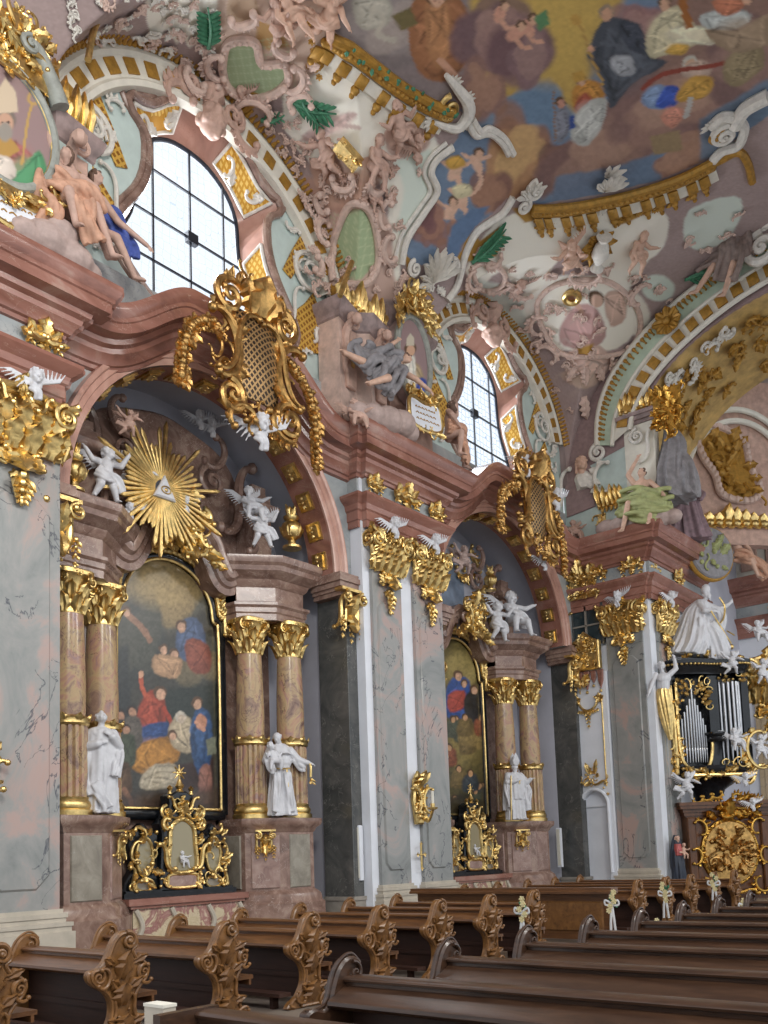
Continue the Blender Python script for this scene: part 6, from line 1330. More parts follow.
# ---------------------------------------------------------------- choir stall with the gilded relief
so = onX(724, 842, -9.75); SF = Pl((so.x, so.y, 0), (.74,.67,0), (0,0,1), (.67,-.74,0)); t = thing('choir_stall', 'dark walnut choir stall front with a big gilded oval relief', 'choir stall', SF.o); X = lambda n, mb, mm, **k: obj(n, mb, mm, t, **k)
def sb(a0, a1, b0, b1, c0, c1, mb=None): return (mb or MB()).obox(SF((a0+a1)/2,(b0+b1)/2,(c0+c1)/2), SF.u*(a1-a0)/2, SF.v*(b1-b0)/2, SF.n*(c1-c0)/2)
X('body', sb(-1.12,2.4,0,2.62,-.75,0), M['stallwood']); g = MB()
for e, b0, b1 in ((.05,2.5,2.6),(.1,2.6,2.7),(.2,2.7,2.8),(.24,2.8,2.9)): sb(-1.12-e,2.4,b0,b1,-.75,e,g)
X('cornice', g, M['stallwood'])
for a in (-.98, 1.25, 2.1): X('pilaster', MB().prism([SF(a-.13,.1),SF(a+.13,.1),SF(a+.13,2.45),SF(a-.13,2.45)], SF.n, .1, .03), M['stallwood'])
W10 = Pl(SF(.14,-.12,.02), SF.u, SF.v, SF.n); r = random.Random(8)
n = 30; ov = [W10(.82*math.cos(2*PI*i/n), 1.5+.95*math.sin(2*PI*i/n), .02) for i in range(n)]; rl = MB().prism(ov, W10.n, .1, .04)
crust(rl, W10.rot(0,0,0,.1), [(.72*math.cos(2*PI*i/16), 1.5+.82*math.sin(2*PI*i/16)) for i in range(16)], 26, .22, 14, 'nln'); crust(rl, W10.rot(0,0,0,.12), [(.6*math.cos(2*PI*i/16), 1.5+.7*math.sin(2*PI*i/16)) for i in range(16)], 16, .3, 5, 'sl'); X('relief', rl, M['oldgold3'], label='gilded oval relief')
g = MB().tube(ov+ov[:1], .07, 8)
for i in range(0, n): g.ell(ov[i]+W10.n*.07, .045, 7, 5)
for s in (-1, 1):
    for b, L in ((.5,.8),(1.4,.8),(2.3,.8)): rocaille(g, W10.rot(PI/2-s*(b-1.5)*.6, s*(.98-.2*abs(b-1.4)), b, .06), L, .045, (1.4,.1,1.3), 5, .4, -s)
    scroll(g, W10.rot(s*.3, s*.35, .35, .06), .8, 1.4*s, .1, -1.3*s, .05); leaf(g, W10.rot(-s*1.0, s*.35, 2.5, .06), .5, .24, .6, 3, .2)
    for k in range(3): rocaille(g, SF.rot(s*-.25, .14+s*(.3+.3*k), 3.05-.06*k, .1), .5, .05, (1.4,.1,1.3), 5, .5, -s)
leaf(g, W10.rot(0,0,2.4,.1), .8, .5, .5, 4, .2); leaf(g, W10.rot(PI,0,.55,.08), .5, .5, .5, 4, .2); X('carved_frame', g, M['oldgold2'], label='gilded rocaille frame')
# painted Madonna on a bracket plinth
p = (-10.62, 26.3, .62); t = thing('painted_statue', 'small painted statue in dark robe and red dress holding a child, beside the stall', 'statue', p)
f = Fig(21); f.robe([((0,0,1.0),.11,.08),((0,0,.8),.17,.12),((0,.01,.4),.2,.15),((0,0,.02),.22,.16)], 8, .08, 2); f.robe([((0,-.03,1.32),.08,.08),((0,-.03,1.12),.15,.1),((0,-.05,.7),.21,.12),((0,-.05,.3),.2,.12)], 6, .06, 3); obj('robe', place(f.done(.011,2), p, -.8), M['navy'], t, label='dark blue robe')
f = Fig(22); f.head((0,.03,1.2), .085, (.3,.9,-.2), (0,0,1), 0, 'long', (0,0,1.06)); obj('head', place(f.done(.009,1), p, -.8), M['skin'], t)
f = Fig(23); f.robe([((0,.05,1.06),.1,.08),((0,.07,.9),.12,.1),((0,.08,.72),.12,.1)], 6, .06, 2); obj('dress', place(f.done(.01,1), p, -.8), M['rosered'], t, label='rose red dress')
f = Fig(24); f.head((.15,.14,1.02), .055, (0,1,0), (0,0,1), 0, 'short', (.14,.12,.94)); f.limb([(.13,.12,.92),(.13,.14,.8)], [.055,.06]); f.limb([(.1,.16,.8),(.1,.25,.74),(.1,.24,.64)], [.04,.03,.022]); f.limb([(.16,.16,.8),(.2,.24,.74),(.2,.23,.64)], [.04,.03,.022]); f.limb([(.18,.12,.9),(.25,.17,.88),(.29,.2,.92)], [.03,.024,.018]); f.hand((-.02,.2,.82), (1,.1,0), (0,1,.4), .1, .4); obj('child', place(f.done(.009,1), p, -.8), M['skin'], t)
obj('plinth', MB().box((p[0]-.2,p[1]-.2,0),(p[0]+.2,p[1]+.2,.56)).box((p[0]-.23,p[1]-.23,.56),(p[0]+.23,p[1]+.23,.62)), M['plinth'], t)
# ---------------------------------------------------------------- choir organ
oc = onX(714, 800, -9.95); OF = Pl(oc, (.72,.69,0), (0,0,1), (.69,-.72,0)); t = thing('choir_organ', 'black and gold choir organ with tin pipes above the stall', 'organ', oc); X = lambda n, mb, mm, **k: obj(n, mb, mm, t, **k)
g = MB(); prof = [(0,-.3),(.25,-.25),(.4,0),(.55,.35),(.95,.6),(1.45,.85),(1.5,.95),(1.42,1.05)]
for k, (r_, z) in enumerate(prof): pass
P = []; n = 28
for r_, z in prof:
    for i in range(n+1): a = PI*i/n; P.append(OF(.15-r_*math.cos(a)*1.0, z, -.75+r_*.62*math.sin(a)))
g.add(P, [(k*(n+1)+i, k*(n+1)+i+1, (k+1)*(n+1)+i+1, (k+1)*(n+1)+i) for k in range(len(prof)-1) for i in range(n)]); X('corbel', g, M['black'])
def ob(a0, a1, b0, b1, c0, c1, mb=None): return (mb or MB()).obox(OF((a0+a1)/2,(b0+b1)/2,(c0+c1)/2), OF.u*(a1-a0)/2, OF.v*(b1-b0)/2, OF.n*(c1-c0)/2)
g = ob(-1.2,1.4,1.0,3.95,-1.0,-.42); ob(.06,.36,1.0,3.8,-.5,-.02,g); ob(-1.2,-.92,1.0,3.9,-.5,-.1,g); ob(1.18,1.4,1.0,3.9,-.5,-.16,g); X('case', g, M['black'])
g = MB().lathe([(.2,0),(.26,.08),(.22,.16),(.3,.24),(.3,.3),(.14,.32)], OF(.21,1.75,-.02), 16); X('pier_capital', g, M['black'])
for k in range(11):                                                   # left field, tallest pipe in the middle
    a = -.86+.083*k; h = 3.3-.2*abs(k-5)+(.12 if k == 5 else 0); c = -.2+.13*math.cos((k-5)*.28)
    X('pipe', MB().lathe([(.012,1.16),(.036,1.5),(.036,1.58),(.03,1.6),(.037,1.62),(.037,h),(.03,h+.005)], OF(a,0,c), 10), M['silver'])
for k in range(8):                                                    # right field, a round tower
    q = PI*(k+.5)/8; X('pipe', MB().lathe([(.014,1.1),(.048,1.6),(.048,3.62)], OF(.78-.36*math.cos(q),0,-.3+.26*math.sin(q)), 10), M['silver'])
# gilded fretwork over and round the fields
g = MB(); crust(g, OF.rot(0,0,0,-.02), [(-.95,3.7),(.1,3.7),(.1,2.75),(-.1,2.9),(-.34,3.3),(-.46,3.45),(-.6,3.3),(-.85,2.8),(-.95,2.5)], 34, .16, 4, 'slln'); g.tube(cr([OF(-.95,3.6,0),OF(-.97,2.4,.02),OF(-.95,1.5,.04),OF(-.8,1.05,.06),(OF(-.42,.9,.08)),OF(-.1,1.05,.06),OF(.05,1.5,.03),OF(.07,1.9,.02)], 6), .05, 8)
crust(g, OF.rot(0,0,0,.0), [(-.7,.9),(0,.9),(-.1,.7),(-.6,.7)], 7, .16, 9); X('fretwork', g, M['gold'])
g = MB(); crust(g, OF.rot(0,0,0,-.02), [(.36,3.62),(1.3,3.62),(1.3,3.85),(.36,3.85)], 10, .16, 4, 'slln'); X('tower_fretwork', g, M['gold']); g = MB(); crust(g, OF.rot(0,0,0,0), [(.3,.95),(1.2,.95),(1.1,1.2),(.4,1.2)], 8, .17, 9); X('tower_fretwork', g, M['gold'])
for s, a in ((-1,-1.25),(1,1.42)):
    g = MB(); rocaille(g, OF.rot(PI/2+s*.05, a, 1.5, -.2), 1.9, .07, (1.3,.1,1.3), 8, .3, -s); scroll(g, OF.rot(PI/2-s*.3, a, .75, -.3), .9, 1.4*s, .1, -1.3*s, .07); X('side_wing', g, M['gold'])
g = MB(); crust(g, OF.rot(0,0,0,.0), [(-1.25,.75),(-.9,1.2),(-.95,3.2),(-1.15,3.6),(-1.3,2.4)], 16, .22, 21, 'sll'); g.tube([OF(-1.08,.8,.02),OF(-1.1,2.2,.04),OF(-1.15,3.5,.02)], .07, 7); X('left_carving', g, M['gold'])
g = MB(); crust(g, OF.rot(0,0,0,.12), [(-.9,.55),(1.2,.55),(1.35,.95),(-1.0,.95)], 18, .22, 22, 'slln'); g.tube([OF(-1,.75,.14),OF(1.3,.75,.14)], .06, 7); X('ledge_carving', g, M['gold'])
g = MB(); crust(g, OF.rot(0,0,0,.3), [(-.3,-.5),(1.3,-.5),(1.0,.05),(.0,.05)], 16, .24, 23, 'sll'); X('corbel_carving', g, M['oldgold2'])
# bowed cornice
P = [(-1.35,-.35),(-1.2,-.05),(-.7,.12),(-.2,.1),(.2,.0),(.6,.05),(.95,.12),(1.3,.0),(1.5,-.35)]; P = [(q.x,q.y) for q in cr([V((a,c,0)) for a, c in P], 4)]
g = MB(); pr = [(-.05,3.85),(0,3.85),(.03,3.95),(.1,4.0),(.12,4.08),(.22,4.15),(.24,4.25),(-.05,4.3)]; m = len(pr); V3 = [OF(a*(1+d*.05), z, c+d) for a, c in P for d, z in pr]; g.add(V3, [(i*m+j,(i+1)*m+j,(i+1)*m+j+1,i*m+j+1) for i in range(len(P)-1) for j in range(m-1)])
top = [OF(a,4.28,c) for a, c in P]+[OF(1.5,4.28,-1),OF(-1.35,4.28,-1)]; g.prism(top, (0,0,1), .06, .01); X('cornice', g, M['black'])
g = MB()
for i in range(0, len(P), 1): a, c = P[i]; g.ell(OF(a,4.12,c+.2), (.05,.05,.04), 7, 5)
X('bead_row', g, M['gold']); g = MB(); crust(g, OF.rot(0,0,0,-.1), [(-.6,4.35),(1.2,4.35),(.9,4.75),(.3,5.0),(-.3,4.8)], 18, .26, 17); X('crest', g, M['gold'])
PL = lambda a, b, c: OF(a, b, c)
def oput(kind, a, b, c, label, sc, rz=-.9, mat=None): return put(kind, OF(a,b,c), label, None, rz, sc, mat)
oput('fly', .7, 3.75, .3, 'white putto on the organ cornice above the round pipe tower', .95); oput('sit', .65, 1.35, .35, 'white putto perched on the organ ledge between the pipe fields', 1.0); oput('reach', 1.5, 1.2, .1, 'white putto at the far lower corner of the organ', .95)
oput('fly', -1.0, .0, .35, 'white putto flying below the left of the organ corbel', 1.1); oput('cherub', .75, .55, .55, 'white cherub head on the organ corbel', .85); oput('cherub', .9, -.2, .6, 'white cherub head above the gilded stall relief', .8); oput('reach', 1.75, 3.5, .1, 'white putto below the gilded capital right of the organ', 1.0); oput('sit', 1.85, 4.75, -.1, 'white putto on top of the gilded capital right of the organ', 1.0)
# figure seated over the organ, in a wide cope, staff in hand
f = Fig(31); f.robe([((.0,0,1.95),.2,.16),((-.05,0,1.6),.36,.26),((-.1,.05,1.1),.44,.36),((-.2,.1,.5),.5,.42),((-.35,.1,.12),.52,.4)], 11, .1, 4); f.robe([((.1,.1,1.2),.28,.28),((.3,.2,.9),.36,.3),((.5,.2,.45),.36,.3),((.62,.2,.05),.42,.32)], 8, .1, 6)
f.robe([((-.02,-.06,2.02),.15,.13),((-.1,-.1,1.6),.4,.24),((-.3,-.1,.9),.4,.26),((-.62,-.05,.35),.3,.26),((-.7,0,.1),.22,.2)], 9, .12, 7); f.head((.08,.08,2.16), .13, (.7,.6,.2), (.1,0,1), .8, 'short', (.02,0,1.95)); f.b.lathe([(.13,2.24),(.15,2.32),(.13,2.44),(.06,2.52)], (.04,.04,0), 14)
f.limb([(.2,.05,1.84),(.5,.16,1.72),(.78,.2,1.95)], [.11,.1,.06]); f.hand((.79,.2,1.97), (.5,.2,.8), (0,1,.2), .2, .4); f.limb([(-.16,.1,1.84),(-.1,.38,1.55),(.2,.46,1.55)], [.11,.1,.06]); f.hand((.22,.46,1.56), (1,.1,.1), (0,1,.3), .2, .5); f.cloth([(.5,.15,1.7),(.62,.2,1.4),(.55,.22,1.1)], .24, 4, 0, 4); f.cloth([(.2,.3,1.2),(.5,.4,.9),(.7,.36,.4)], .3, 5, 0, 6); f.cloth([(-.1,.34,1.3),(-.1,.42,.8),(-.05,.4,.3)], .3, 5, 0, 8)
p = OF(-.05,4.32,-.35); t2 = thing('statue', 'large white statue of a robed figure with a golden cross staff, enthroned on the organ', 'statue', p); obj('figure', place(f.done(.022,1), p, -.75, .98, 0, .16), M['stat'], t2); K = lambda *q: lp(p, -.75, .98, q)
g = MB().tube([K(.3,.5,1.5),K(1.0,.3,.5)], .025, 7).tube(cr([K(.75,.25,2.0),K(.9,.25,1.7),K(.8,.3,1.3),K(.5,.4,1.0)], 5), .03, 7).tube([K(.85,.36,.9),K(1.1,.36,.75)], .022, 6); obj('staff', g, M['gold'], t2, label='gilded staff')
# atlas angel carrying the corner
f = Fig(32); cap(f.b, (0,0,.75), (0,.02,1.15), .17, .2, 14); f.b.ell((0,.1,1.15), (.22,.13,.16)); f.head((-.05,.06,1.52), .12, (-.4,.8,-.4), (0,0,1), 0, 'curly', (0,0,1.3)); f.limb([(.22,0,1.28),(.42,.02,1.45),(.38,.04,1.75)], [.09,.075,.05]); f.hand((.38,.04,1.76), (-.3,0,1), (0,1,0), .16, .6); f.limb([(-.22,0,1.28),(-.36,.05,1.0),(-.5,.1,.72)], [.09,.075,.05]); f.hand((-.5,.1,.7), (-.5,.3,-.8), (-1,1,0), .16, .4)
p = OF(-1.5,2.5,.42); t2 = thing('atlas_figure', 'white bare chested angel in gilded drapery holding up the left corner of the organ', 'statue', p); obj('torso', place(f.done(.013,2), p, -.8), M['stat'], t2)
f = Fig(33); f.robe([((0,0,.85),.2,.17),((0,.0,.5),.22,.2),((.05,.0,-.1),.16,.16),((.12,.0,-.7),.06,.06)], 8, .12, 3); obj('drapery', place(f.done(.015,2), p, -.8), M['gold'], t2, label='gilded drapery')
g = pilcap(OF.rot(0, 2.15, 3.0, -.6), 1.3, 1.5, .2, 9, 1.0); obj('capital', g, M['gold'], org=OF(2.15,3,-.6), label='gilded capital at the picture\'s right edge, past the organ', cat='capital')
g = MB(); crust(g, face(-9.4,9.95,33.98), [(-.6,-.3),(.6,-.3),(.4,.4),(-.4,.4)], 12, .25, 3); obj('frieze_ornament', g, M['gold'], org=(-9.4,34,9.95), label='gilded scrolls on the frieze of the far chancel pier', cat='ornament')
# ---------------------------------------------------------------- stucco of the vault and lunettes
def VF(x, y, ang=0, lift=0):
    p, n = onvault(x, y); u = (_R-n*_R.dot(n)).normalized(); F = Pl(p+n*lift, u, n.cross(u), n); return F.rot(ang) if ang else F
def vsz(x, y): return depth(onvault(x, y)[0])/FPX
def vpath(pts, k=6, lift=.02):
    o = []
    for q in cr([V((a, b, 0)) for a, b in pts], k): p, n = onvault(q.x, q.y); o.append(p+n*lift)
    return o
def vnorm(pts, k=6): return [onvault(q.x, q.y)[1] for q in cr([V((a, b, 0)) for a, b in pts], k)]
def beads(mb, P, r, st=2):
    for i in range(0, len(P), st): mb.ell(P[i], r, 6, 5)
    return mb
M['frame'] = plain('pale_rose_frame', (206,178,164), .7, 0, .1, 6); M['wstucco'] = plain('bright_stucco', (218,212,202), .7, 0, .08, 8)
# arched bands round the lunettes: white fascia with gilded squares, gilded fringe
def ell_arc(c, w, h, a, x): return V((x, c+w*math.cos(a), 13.9+h*math.sin(a)))
for bi, c in enumerate(BAY):
    t = thing('arch_band', 'white arched band with gilded squares over the %s window' % ('nearer' if bi == 0 else 'farther'), 'arch moulding', (XF, c, 17)); n = 60; x = XF+.02
    A = [.06*PI+(.88*PI)*i/n for i in range(n+1)]
    g = MB(); sec = [(4.0,3.5,.02),(3.97,3.47,.16),(3.86,3.36,.2),(3.8,3.3,.14),(3.42,2.92,.14),(3.36,2.86,.2),(3.26,2.76,.18),(3.24,2.74,.0)]; m = len(sec)
    g.add([ell_arc(c, w_, h_, a, x+d) for a in A for w_, h_, d in sec], [(i*m+j,(i+1)*m+j,(i+1)*m+j+1,i*m+j+1) for i in range(n) for j in range(m-1)]); obj('band', g, M['ivory'], t)
    for i in range(19):
        a = PI*(.08+.84*i/18); p = ell_arc(c, 3.61, 3.11, a, x+.14); T = (ell_arc(c,3.61,3.11,a+.01,x)-ell_arc(c,3.61,3.11,a-.01,x)).normalized(); q = T.cross(V((1,0,0)))
        g = MB().pyr(p, T*.14, q*.14, V((.06,0,0))); obj('gilded_square', g, M['paintgold'], t)
    g = MB()
    for i in range(76):
        a = PI*(.06+.88*i/83); p = ell_arc(c, 4.0, 3.5, a, XF+.25); q = V((0,-math.cos(a)/4,-math.sin(a)/3.5)).normalized(); T = V((1,0,0)).cross(q)
        g.tube([p+V((.1,0,0))-q*.02, p+V((-.05,0,0))+q*.02], [.025,.06], 6); g.ell(p+V((.12,0,0)), .04, 6, 5)
    obj('fringe', g, M['paintgold'], t, label='gilded tassel fringe')
    # keystone cluster over the window head
    k = wall(c-.1, 16.85, XF+.12); t2 = thing('keystone_group', 'rose stucco mask and scrolls over the head of the %s window' % ('nearer' if bi == 0 else 'farther'), 'stucco ornament', k.o); g = MB(); f = Fig(40+bi); f.head((0,.1,-.35), .3, (.2,1,-.3), (0,0,1), 0, 'curly'); hm = place(f.done(.025,1), k.o, 0); obj('mask', hm, M['pink'], t2); g = MB()
    for s in (-1, 1): g = MB(); spiral(g, k.rot(0,s*.55,.15,.05), .32, 2, .075, 34, -s); rocaille(g, k.rot(s*-.5,s*.85,-.15,.0), 1.1, .08, (1.4,.1,1.3), 6, .4, s); leaf(g, k.rot(s*.7,s*.25,.05), .6, .4, .6, 3, .2); obj('scroll', g, M['pink'], t2)
    g = MB(); leaf(g, k.rot(0,0,.1,.1), .8, .6, .5, 4, .25); obj('palmette', g, M['pink'], t2)
    # gilded lattice panels with white frames on the deep reveal
    nn = 60; A_ = [V((XF, c+a, z)) for a, z in both(FH)]; A_ = res(cr(A_, 4), nn); B_ = res(cr([V((XG+.02, c+a, z)) for a, z in both(GH)], 4), nn)
    for j, (i0, i1, nm) in enumerate(((33,39,'top right'),(44,50,'upper right'),(52,58,'lower right'),(21,27,'top left'))):
        if j == 1 and bi == 0: i0, i1 = 45, 57
        if j == 2 and bi == 0: continue
        L0 = [A_[i].lerp(B_[i], .12) for i in range(i0, i1+1)]; L1 = [A_[i].lerp(B_[i], .80) for i in range(i0, i1+1)]
        nrm = (L0[-1]-L0[0]).cross(L1[0]-L0[0]).normalized()
        if nrm.dot(V((0, c, 14.3))-V((0, L0[0].y, L0[0].z))) < 0: nrm = -nrm
        g = MB(); m = len(L0); g.add([p+nrm*.02 for p in L0]+[p+nrm*.02 for p in L1]+[p+nrm*.06 for p in L0]+[p+nrm*.06 for p in L1], [(k_+2*m, k_+1+2*m, k_+1+3*m, k_+3*m) for k_ in range(m-1)]+[(k_, k_+1, k_+1+2*m, k_+2*m) for k_ in range(m-1)]+[(k_+m, k_+1+m, k_+1+3*m, k_+3*m) for k_ in range(m-1)]+[(0,m,3*m,2*m),(m-1,2*m-1,4*m-1,3*m-1)])
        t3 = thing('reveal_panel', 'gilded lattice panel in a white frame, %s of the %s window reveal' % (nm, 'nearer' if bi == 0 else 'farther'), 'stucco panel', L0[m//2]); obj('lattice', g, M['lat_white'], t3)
        fr = L0+L1[::-1]+L0[:1]; g = MB().tube([p+nrm*.06 for p in fr], .04, 7); mid = L0[m//2].lerp(L1[m//2], .5); up = (L0[-1]-L0[0]).normalized(); G = Pl(mid+nrm*.08, nrm.cross(up)*-1 if False else up.cross(nrm), up, nrm)
        for s in (-1, 1): scroll(g, G.rot(PI/2*(1+s)*.5+.6, 0, s*.35), .5, 1.4*s, .1, 1.3*s, .045); leaf(g, G.rot(s*.8, 0, s*.3), .35, .2, .6, 3, .2)
        obj('frame', g, M['wstucco'], t3)
    # lunette field ornament beside the window
    for s, nm in ((-1, 'left'), (1, 'right')):
        F = wall(c+s*2.75, 14.2, XF+.02); t4 = thing('lunette_scroll', 'pale scroll relief with ochre lattice %s of the %s window' % (nm, 'nearer' if bi == 0 else 'farther'), 'stucco ornament', F.o)
        g = MB().prism([F(a*s,b,0) for a, b in ((-.35,-1.4),(.35,-1.2),(.55,-.4),(.2,.2),(-.1,-.2),(-.5,-.6))], F.n, .03, .01); obj('ochre_field', g, M['lat_gold'], t4); g = MB().prism([F(a*s,b,0) for a, b in ((-.45,.9),(-.1,1.5),(.05,1.2),(-.2,.7),(-.5,.2),(-.75,.3))], F.n, .03, .01); obj('ochre_field', g, M['lat_gold'], t4)
        g = MB(); spiral(g, F.rot(0,s*.05,.55), .5, 2.2, .06, 44, s); rocaille(g, F.rot(PI/2,s*.5,.3), 1.6, .05, (1.4,.05,1.3), 8, .25, s); obj('scroll', g, M['wstucco'], t4); g = MB(); scroll(g, F.rot(PI/2,-s*.45,-.4), 1.3, 1.3*s, .1, -1.3*s, .045); g.tube([F(.34*math.cos(i*.4)+s*.05, .55+.34*math.sin(i*.4), .04) for i in range(16)], .03, 6); obj('scrolls', g, M['wstucco'], t4)
# framed green cartouches and their scrolls
def vcart(label, loop, scrolls, r, mat, beadm=None, leaves=()):
    p, n = onvault(*loop[0]); t = thing('vault_cartouche', label, 'stucco cartouche', p); P = vpath(loop+loop[:1], 5, .04); g = MB().tube(P, r, 8); beads(g, [q+(q-P[i-1])*0+onvault(*loop[0])[1]*r*.8 for i, q in enumerate(P)], r*.55, 2); obj('frame', g, mat, t); 
    for x, y, a, L, f in scrolls: s = vsz(x, y); g = MB(); rocaille(g, VF(x, y, math.radians(-a), .03), L*s, r*.85, (1.4,.1,1.3), 7, .32, f); obj('scroll', g, mat, t)
    for x, y, a, L in leaves: s = vsz(x, y); g = MB(); leaf(g, VF(x, y, math.radians(-a)-PI/2, .03), L*s, L*s*.5, .5, 4, .2); obj('leaf', g, mat, t)
    return t
vcart('rose stucco frame round the green cartouche over the nearer window', [(222,66),(226,44),(240,38),(256,42),(262,62),(284,62),(288,80),(272,94),(248,98),(228,86)], [(212,62,95,50,1),(255,104,15,56,-1),(298,78,-60,46,1),(300,96,-20,40,-1),(244,16,-10,44,1),(282,46,40,36,1),(214,84,60,26,-1),(190,88,10,40,1)], .09, M['frame'], None, [(306,68,-30,20),(216,40,-100,18)])
vcart('rose stucco frame round the green cartouche above the middle pier', [(332,282),(330,262),(338,230),(350,206),(364,206),(374,226),(377,262),(364,284)], [(318,232,100,44,1),(346,184,-10,40,1),(380,214,-80,40,-1),(322,204,60,30,1),(384,250,80,40,1),(316,270,100,30,-1),(372,188,30,30,1)], .09, M['frame'], None, [(340,196,-100,16),(352,194,-90,16),(364,196,-80,16)])
vcart('pale stucco frame round the medallion of the ring bearer on the mauve vault end', [(540,322),(538,300),(560,282),(604,280),(632,300),(640,325),(628,348),(600,356),(560,352)], [(636,292,-70,40,-1),(536,322,95,40,1),(642,338,100,34,1),(550,350,30,36,-1),(618,356,-20,36,1),(584,276,0,50,1),(520,290,60,40,1)], .08, M['frame'], None, [(586,366,90,20),(576,366,110,18),(598,366,70,18),(584,396,90,24)])
vcart('small rose scroll frame left of the white vault field, over the farther window', [(470,268),(486,262),(504,272),(500,286),(480,288)], [(470,282,60,34,1),(500,286,-30,40,1),(492,262,-10,30,1)], .07, M['frame'])
# balustrades edging the sky scene
def balustrade(label, top, off, nb, sgn):
    p, n = onvault(*top[0]); t = thing('balustrade', label, 'balustrade', p); P = vpath(top, 6, .12); g = MB().tube(P, .1, 8).tube([q+V((0,0,0)) for q in vpath([(a+off[0]*.35, b+off[1]*.35) for a, b in top], 6, .1)], .05, 7).tube(vpath([(a+off[0]*.7, b+off[1]*.7) for a, b in top], 6, .08), .07, 7)
    Q = vpath([(a+off[0]*.52, b+off[1]*.52) for a, b in top], 7, .1); beads(g, Q, .075, 1); obj('gilded_rails', g, M['paintgold'], t); n = len(P)
    lo = vpath([(a+off[0]*1.0, b+off[1]*1.0) for a, b in top], 6, .03); hi = vpath([(a+off[0]*2.0, b+off[1]*2.0) for a, b in top], 6, .03); g = MB(); N_ = [onvault(top[0][0], top[0][1])[1]]*n
    g.add(lo+hi+[q+N_[0]*.05 for q in lo]+[q+N_[0]*.05 for q in hi], [(i+2*n,i+1+2*n,i+1+3*n,i+3*n) for i in range(n-1)]+[(i,i+1,i+1+2*n,i+2*n) for i in range(n-1)]+[(i+n,i+1+n,i+1+3*n,i+3*n) for i in range(n-1)]); obj('white_fascia', g, M['ivory'], t)
    for k in range(nb):
        i = int((n-2)*(k+.5)/nb); a, b = lo[i], hi[i]; T = (lo[i+1]-lo[i]).normalized(); m = a.lerp(b, .5); d = (b-a)*.48; w = (lo[min(n-1,i+1)]-lo[i-1]).length*.35; w = min(.2, max(.12, w)); g = MB().pyr(m+N_[0]*.05, T*w, d, N_[0]*.1); obj('gilded_panel', g, M['paintgold'], t)
        e = b+(b-a).normalized()*.1; g = MB().tube([b, e+(b-a)*.55], [.07,.03], 6); g.ell(e+(b-a)*.6, .06, 7, 5); g.ell(e+(b-a)*.1, .1, 7, 5); obj('tassel', g, M['paintgold'], t)
    return t
balustrade('gilded balustrade with tassels edging the left of the sky scene', [(328,32),(340,38),(372,62),(404,86),(432,102),(452,110)], (-7,11), 8, 1)
balustrade('long gilded balustrade edging the lower side of the sky scene', [(530,206),(560,205),(600,198),(640,188),(680,174),(712,158)], (3,10), 12, 1)
def vblob(name, label, cat, fn, mat, x, y, group=None): g = MB(); fn(g); return obj(name, g, mat, org=onvault(x, y)[0], label=label, cat=cat, group=group)
def shellfan(g, x, y, a0, a1, n, L, w=.5):
    s = vsz(x, y)
    for i in range(n): leaf(g, VF(x, y, math.radians(a0+(a1-a0)*i/max(1,n-1))-PI/2, .04), L*s, L*s*w*.5, .6, 3, .22)
def spir(g, x, y, R, r, sg=1, turns=2): s = vsz(x, y); spiral(g, VF(x, y, 0, .06), R*s, turns, r*s, 40, sg)
def f1(g): spir(g, 448, 106, 12, 3); 
vblob('volute', 'gilded volute ending the left balustrade', 'volute', f1, M['gold'], 448, 106)
def f2(g):
    P = vpath([(444,72),(456,86),(466,100),(466,114),(454,126),(432,120)], 6, .1); n = len(P)-1; g.tube(P, [.05+.09*math.sin(PI*i/n) for i in range(n+1)], 8); shellfan(g, 450, 84, 90, 20, 4, 14); shellfan(g, 464, 98, 60, -20, 4, 12); shellfan(g, 432, 118, 220, 150, 4, 14); shellfan(g, 462, 118, -10, -90, 5, 12)
vblob('shell_crest', 'white shell crest curling round the end of the left balustrade', 'stucco ornament', f2, M['wstucco'], 456, 100)
def f3(g):
    for o in (0, 5): g.tube(vpath([(466+o,120-o*.6),(474+o,133-o*.8),(488,131-o),(500+o*.6,140-o*.8),(507+o,152)], 6, .1), .075, 8)
vblob('scroll_moulding', 'white double scroll moulding bridging the sky scene', 'moulding', f3, M['wstucco'], 486, 132)
vblob('edge_moulding', 'white moulding on the left of the blue gap with tumbling children', 'moulding', lambda g: g.tube(vpath([(452,146),(436,158),(430,172),(436,190),(424,210),(406,238),(400,264)], 7, .06), .085, 8).tube(vpath([(446,142),(430,156),(423,172),(429,190),(418,208),(400,236),(393,264)], 7, .04), .05, 7), M['wstucco'], 430, 172)
vblob('edge_moulding', 'white moulding on the right of the blue gap, curving down to the lunette', 'moulding', lambda g: g.tube(vpath([(512,196),(502,212),(488,222),(475,232),(464,254),(456,284),(446,300)], 7, .06), .09, 8), M['wstucco'], 488, 222)
vblob('shell', 'big white shell relief at the foot of the blue gap', 'stucco shell', lambda g: (shellfan(g, 432, 282, 175, 20, 9, 34, .35), shellfan(g, 432, 270, 150, 40, 5, 26, .4), spir(g, 412, 268, 8, 2.4), spir(g, 450, 266, 8, 2.4, -1)), M['wstucco'], 432, 272)
vblob('leaf_crest', 'white leafy crest standing on the lower balustrade', 'stucco ornament', lambda g: (shellfan(g, 604, 190, 130, 30, 6, 26, .5), shellfan(g, 606, 176, 100, 0, 4, 22, .5), shellfan(g, 603, 200, 250, 290, 3, 14)), M['wstucco'], 605, 185)
vblob('shell_crest', 'white and scrolled shell at the left end of the lower balustrade', 'stucco ornament', lambda g: (shellfan(g, 528, 196, 160, 40, 6, 22, .5), spir(g, 534, 188, 10, 3), spir(g, 522, 204, 8, 2.6, -1)), M['wstucco'], 528, 194)
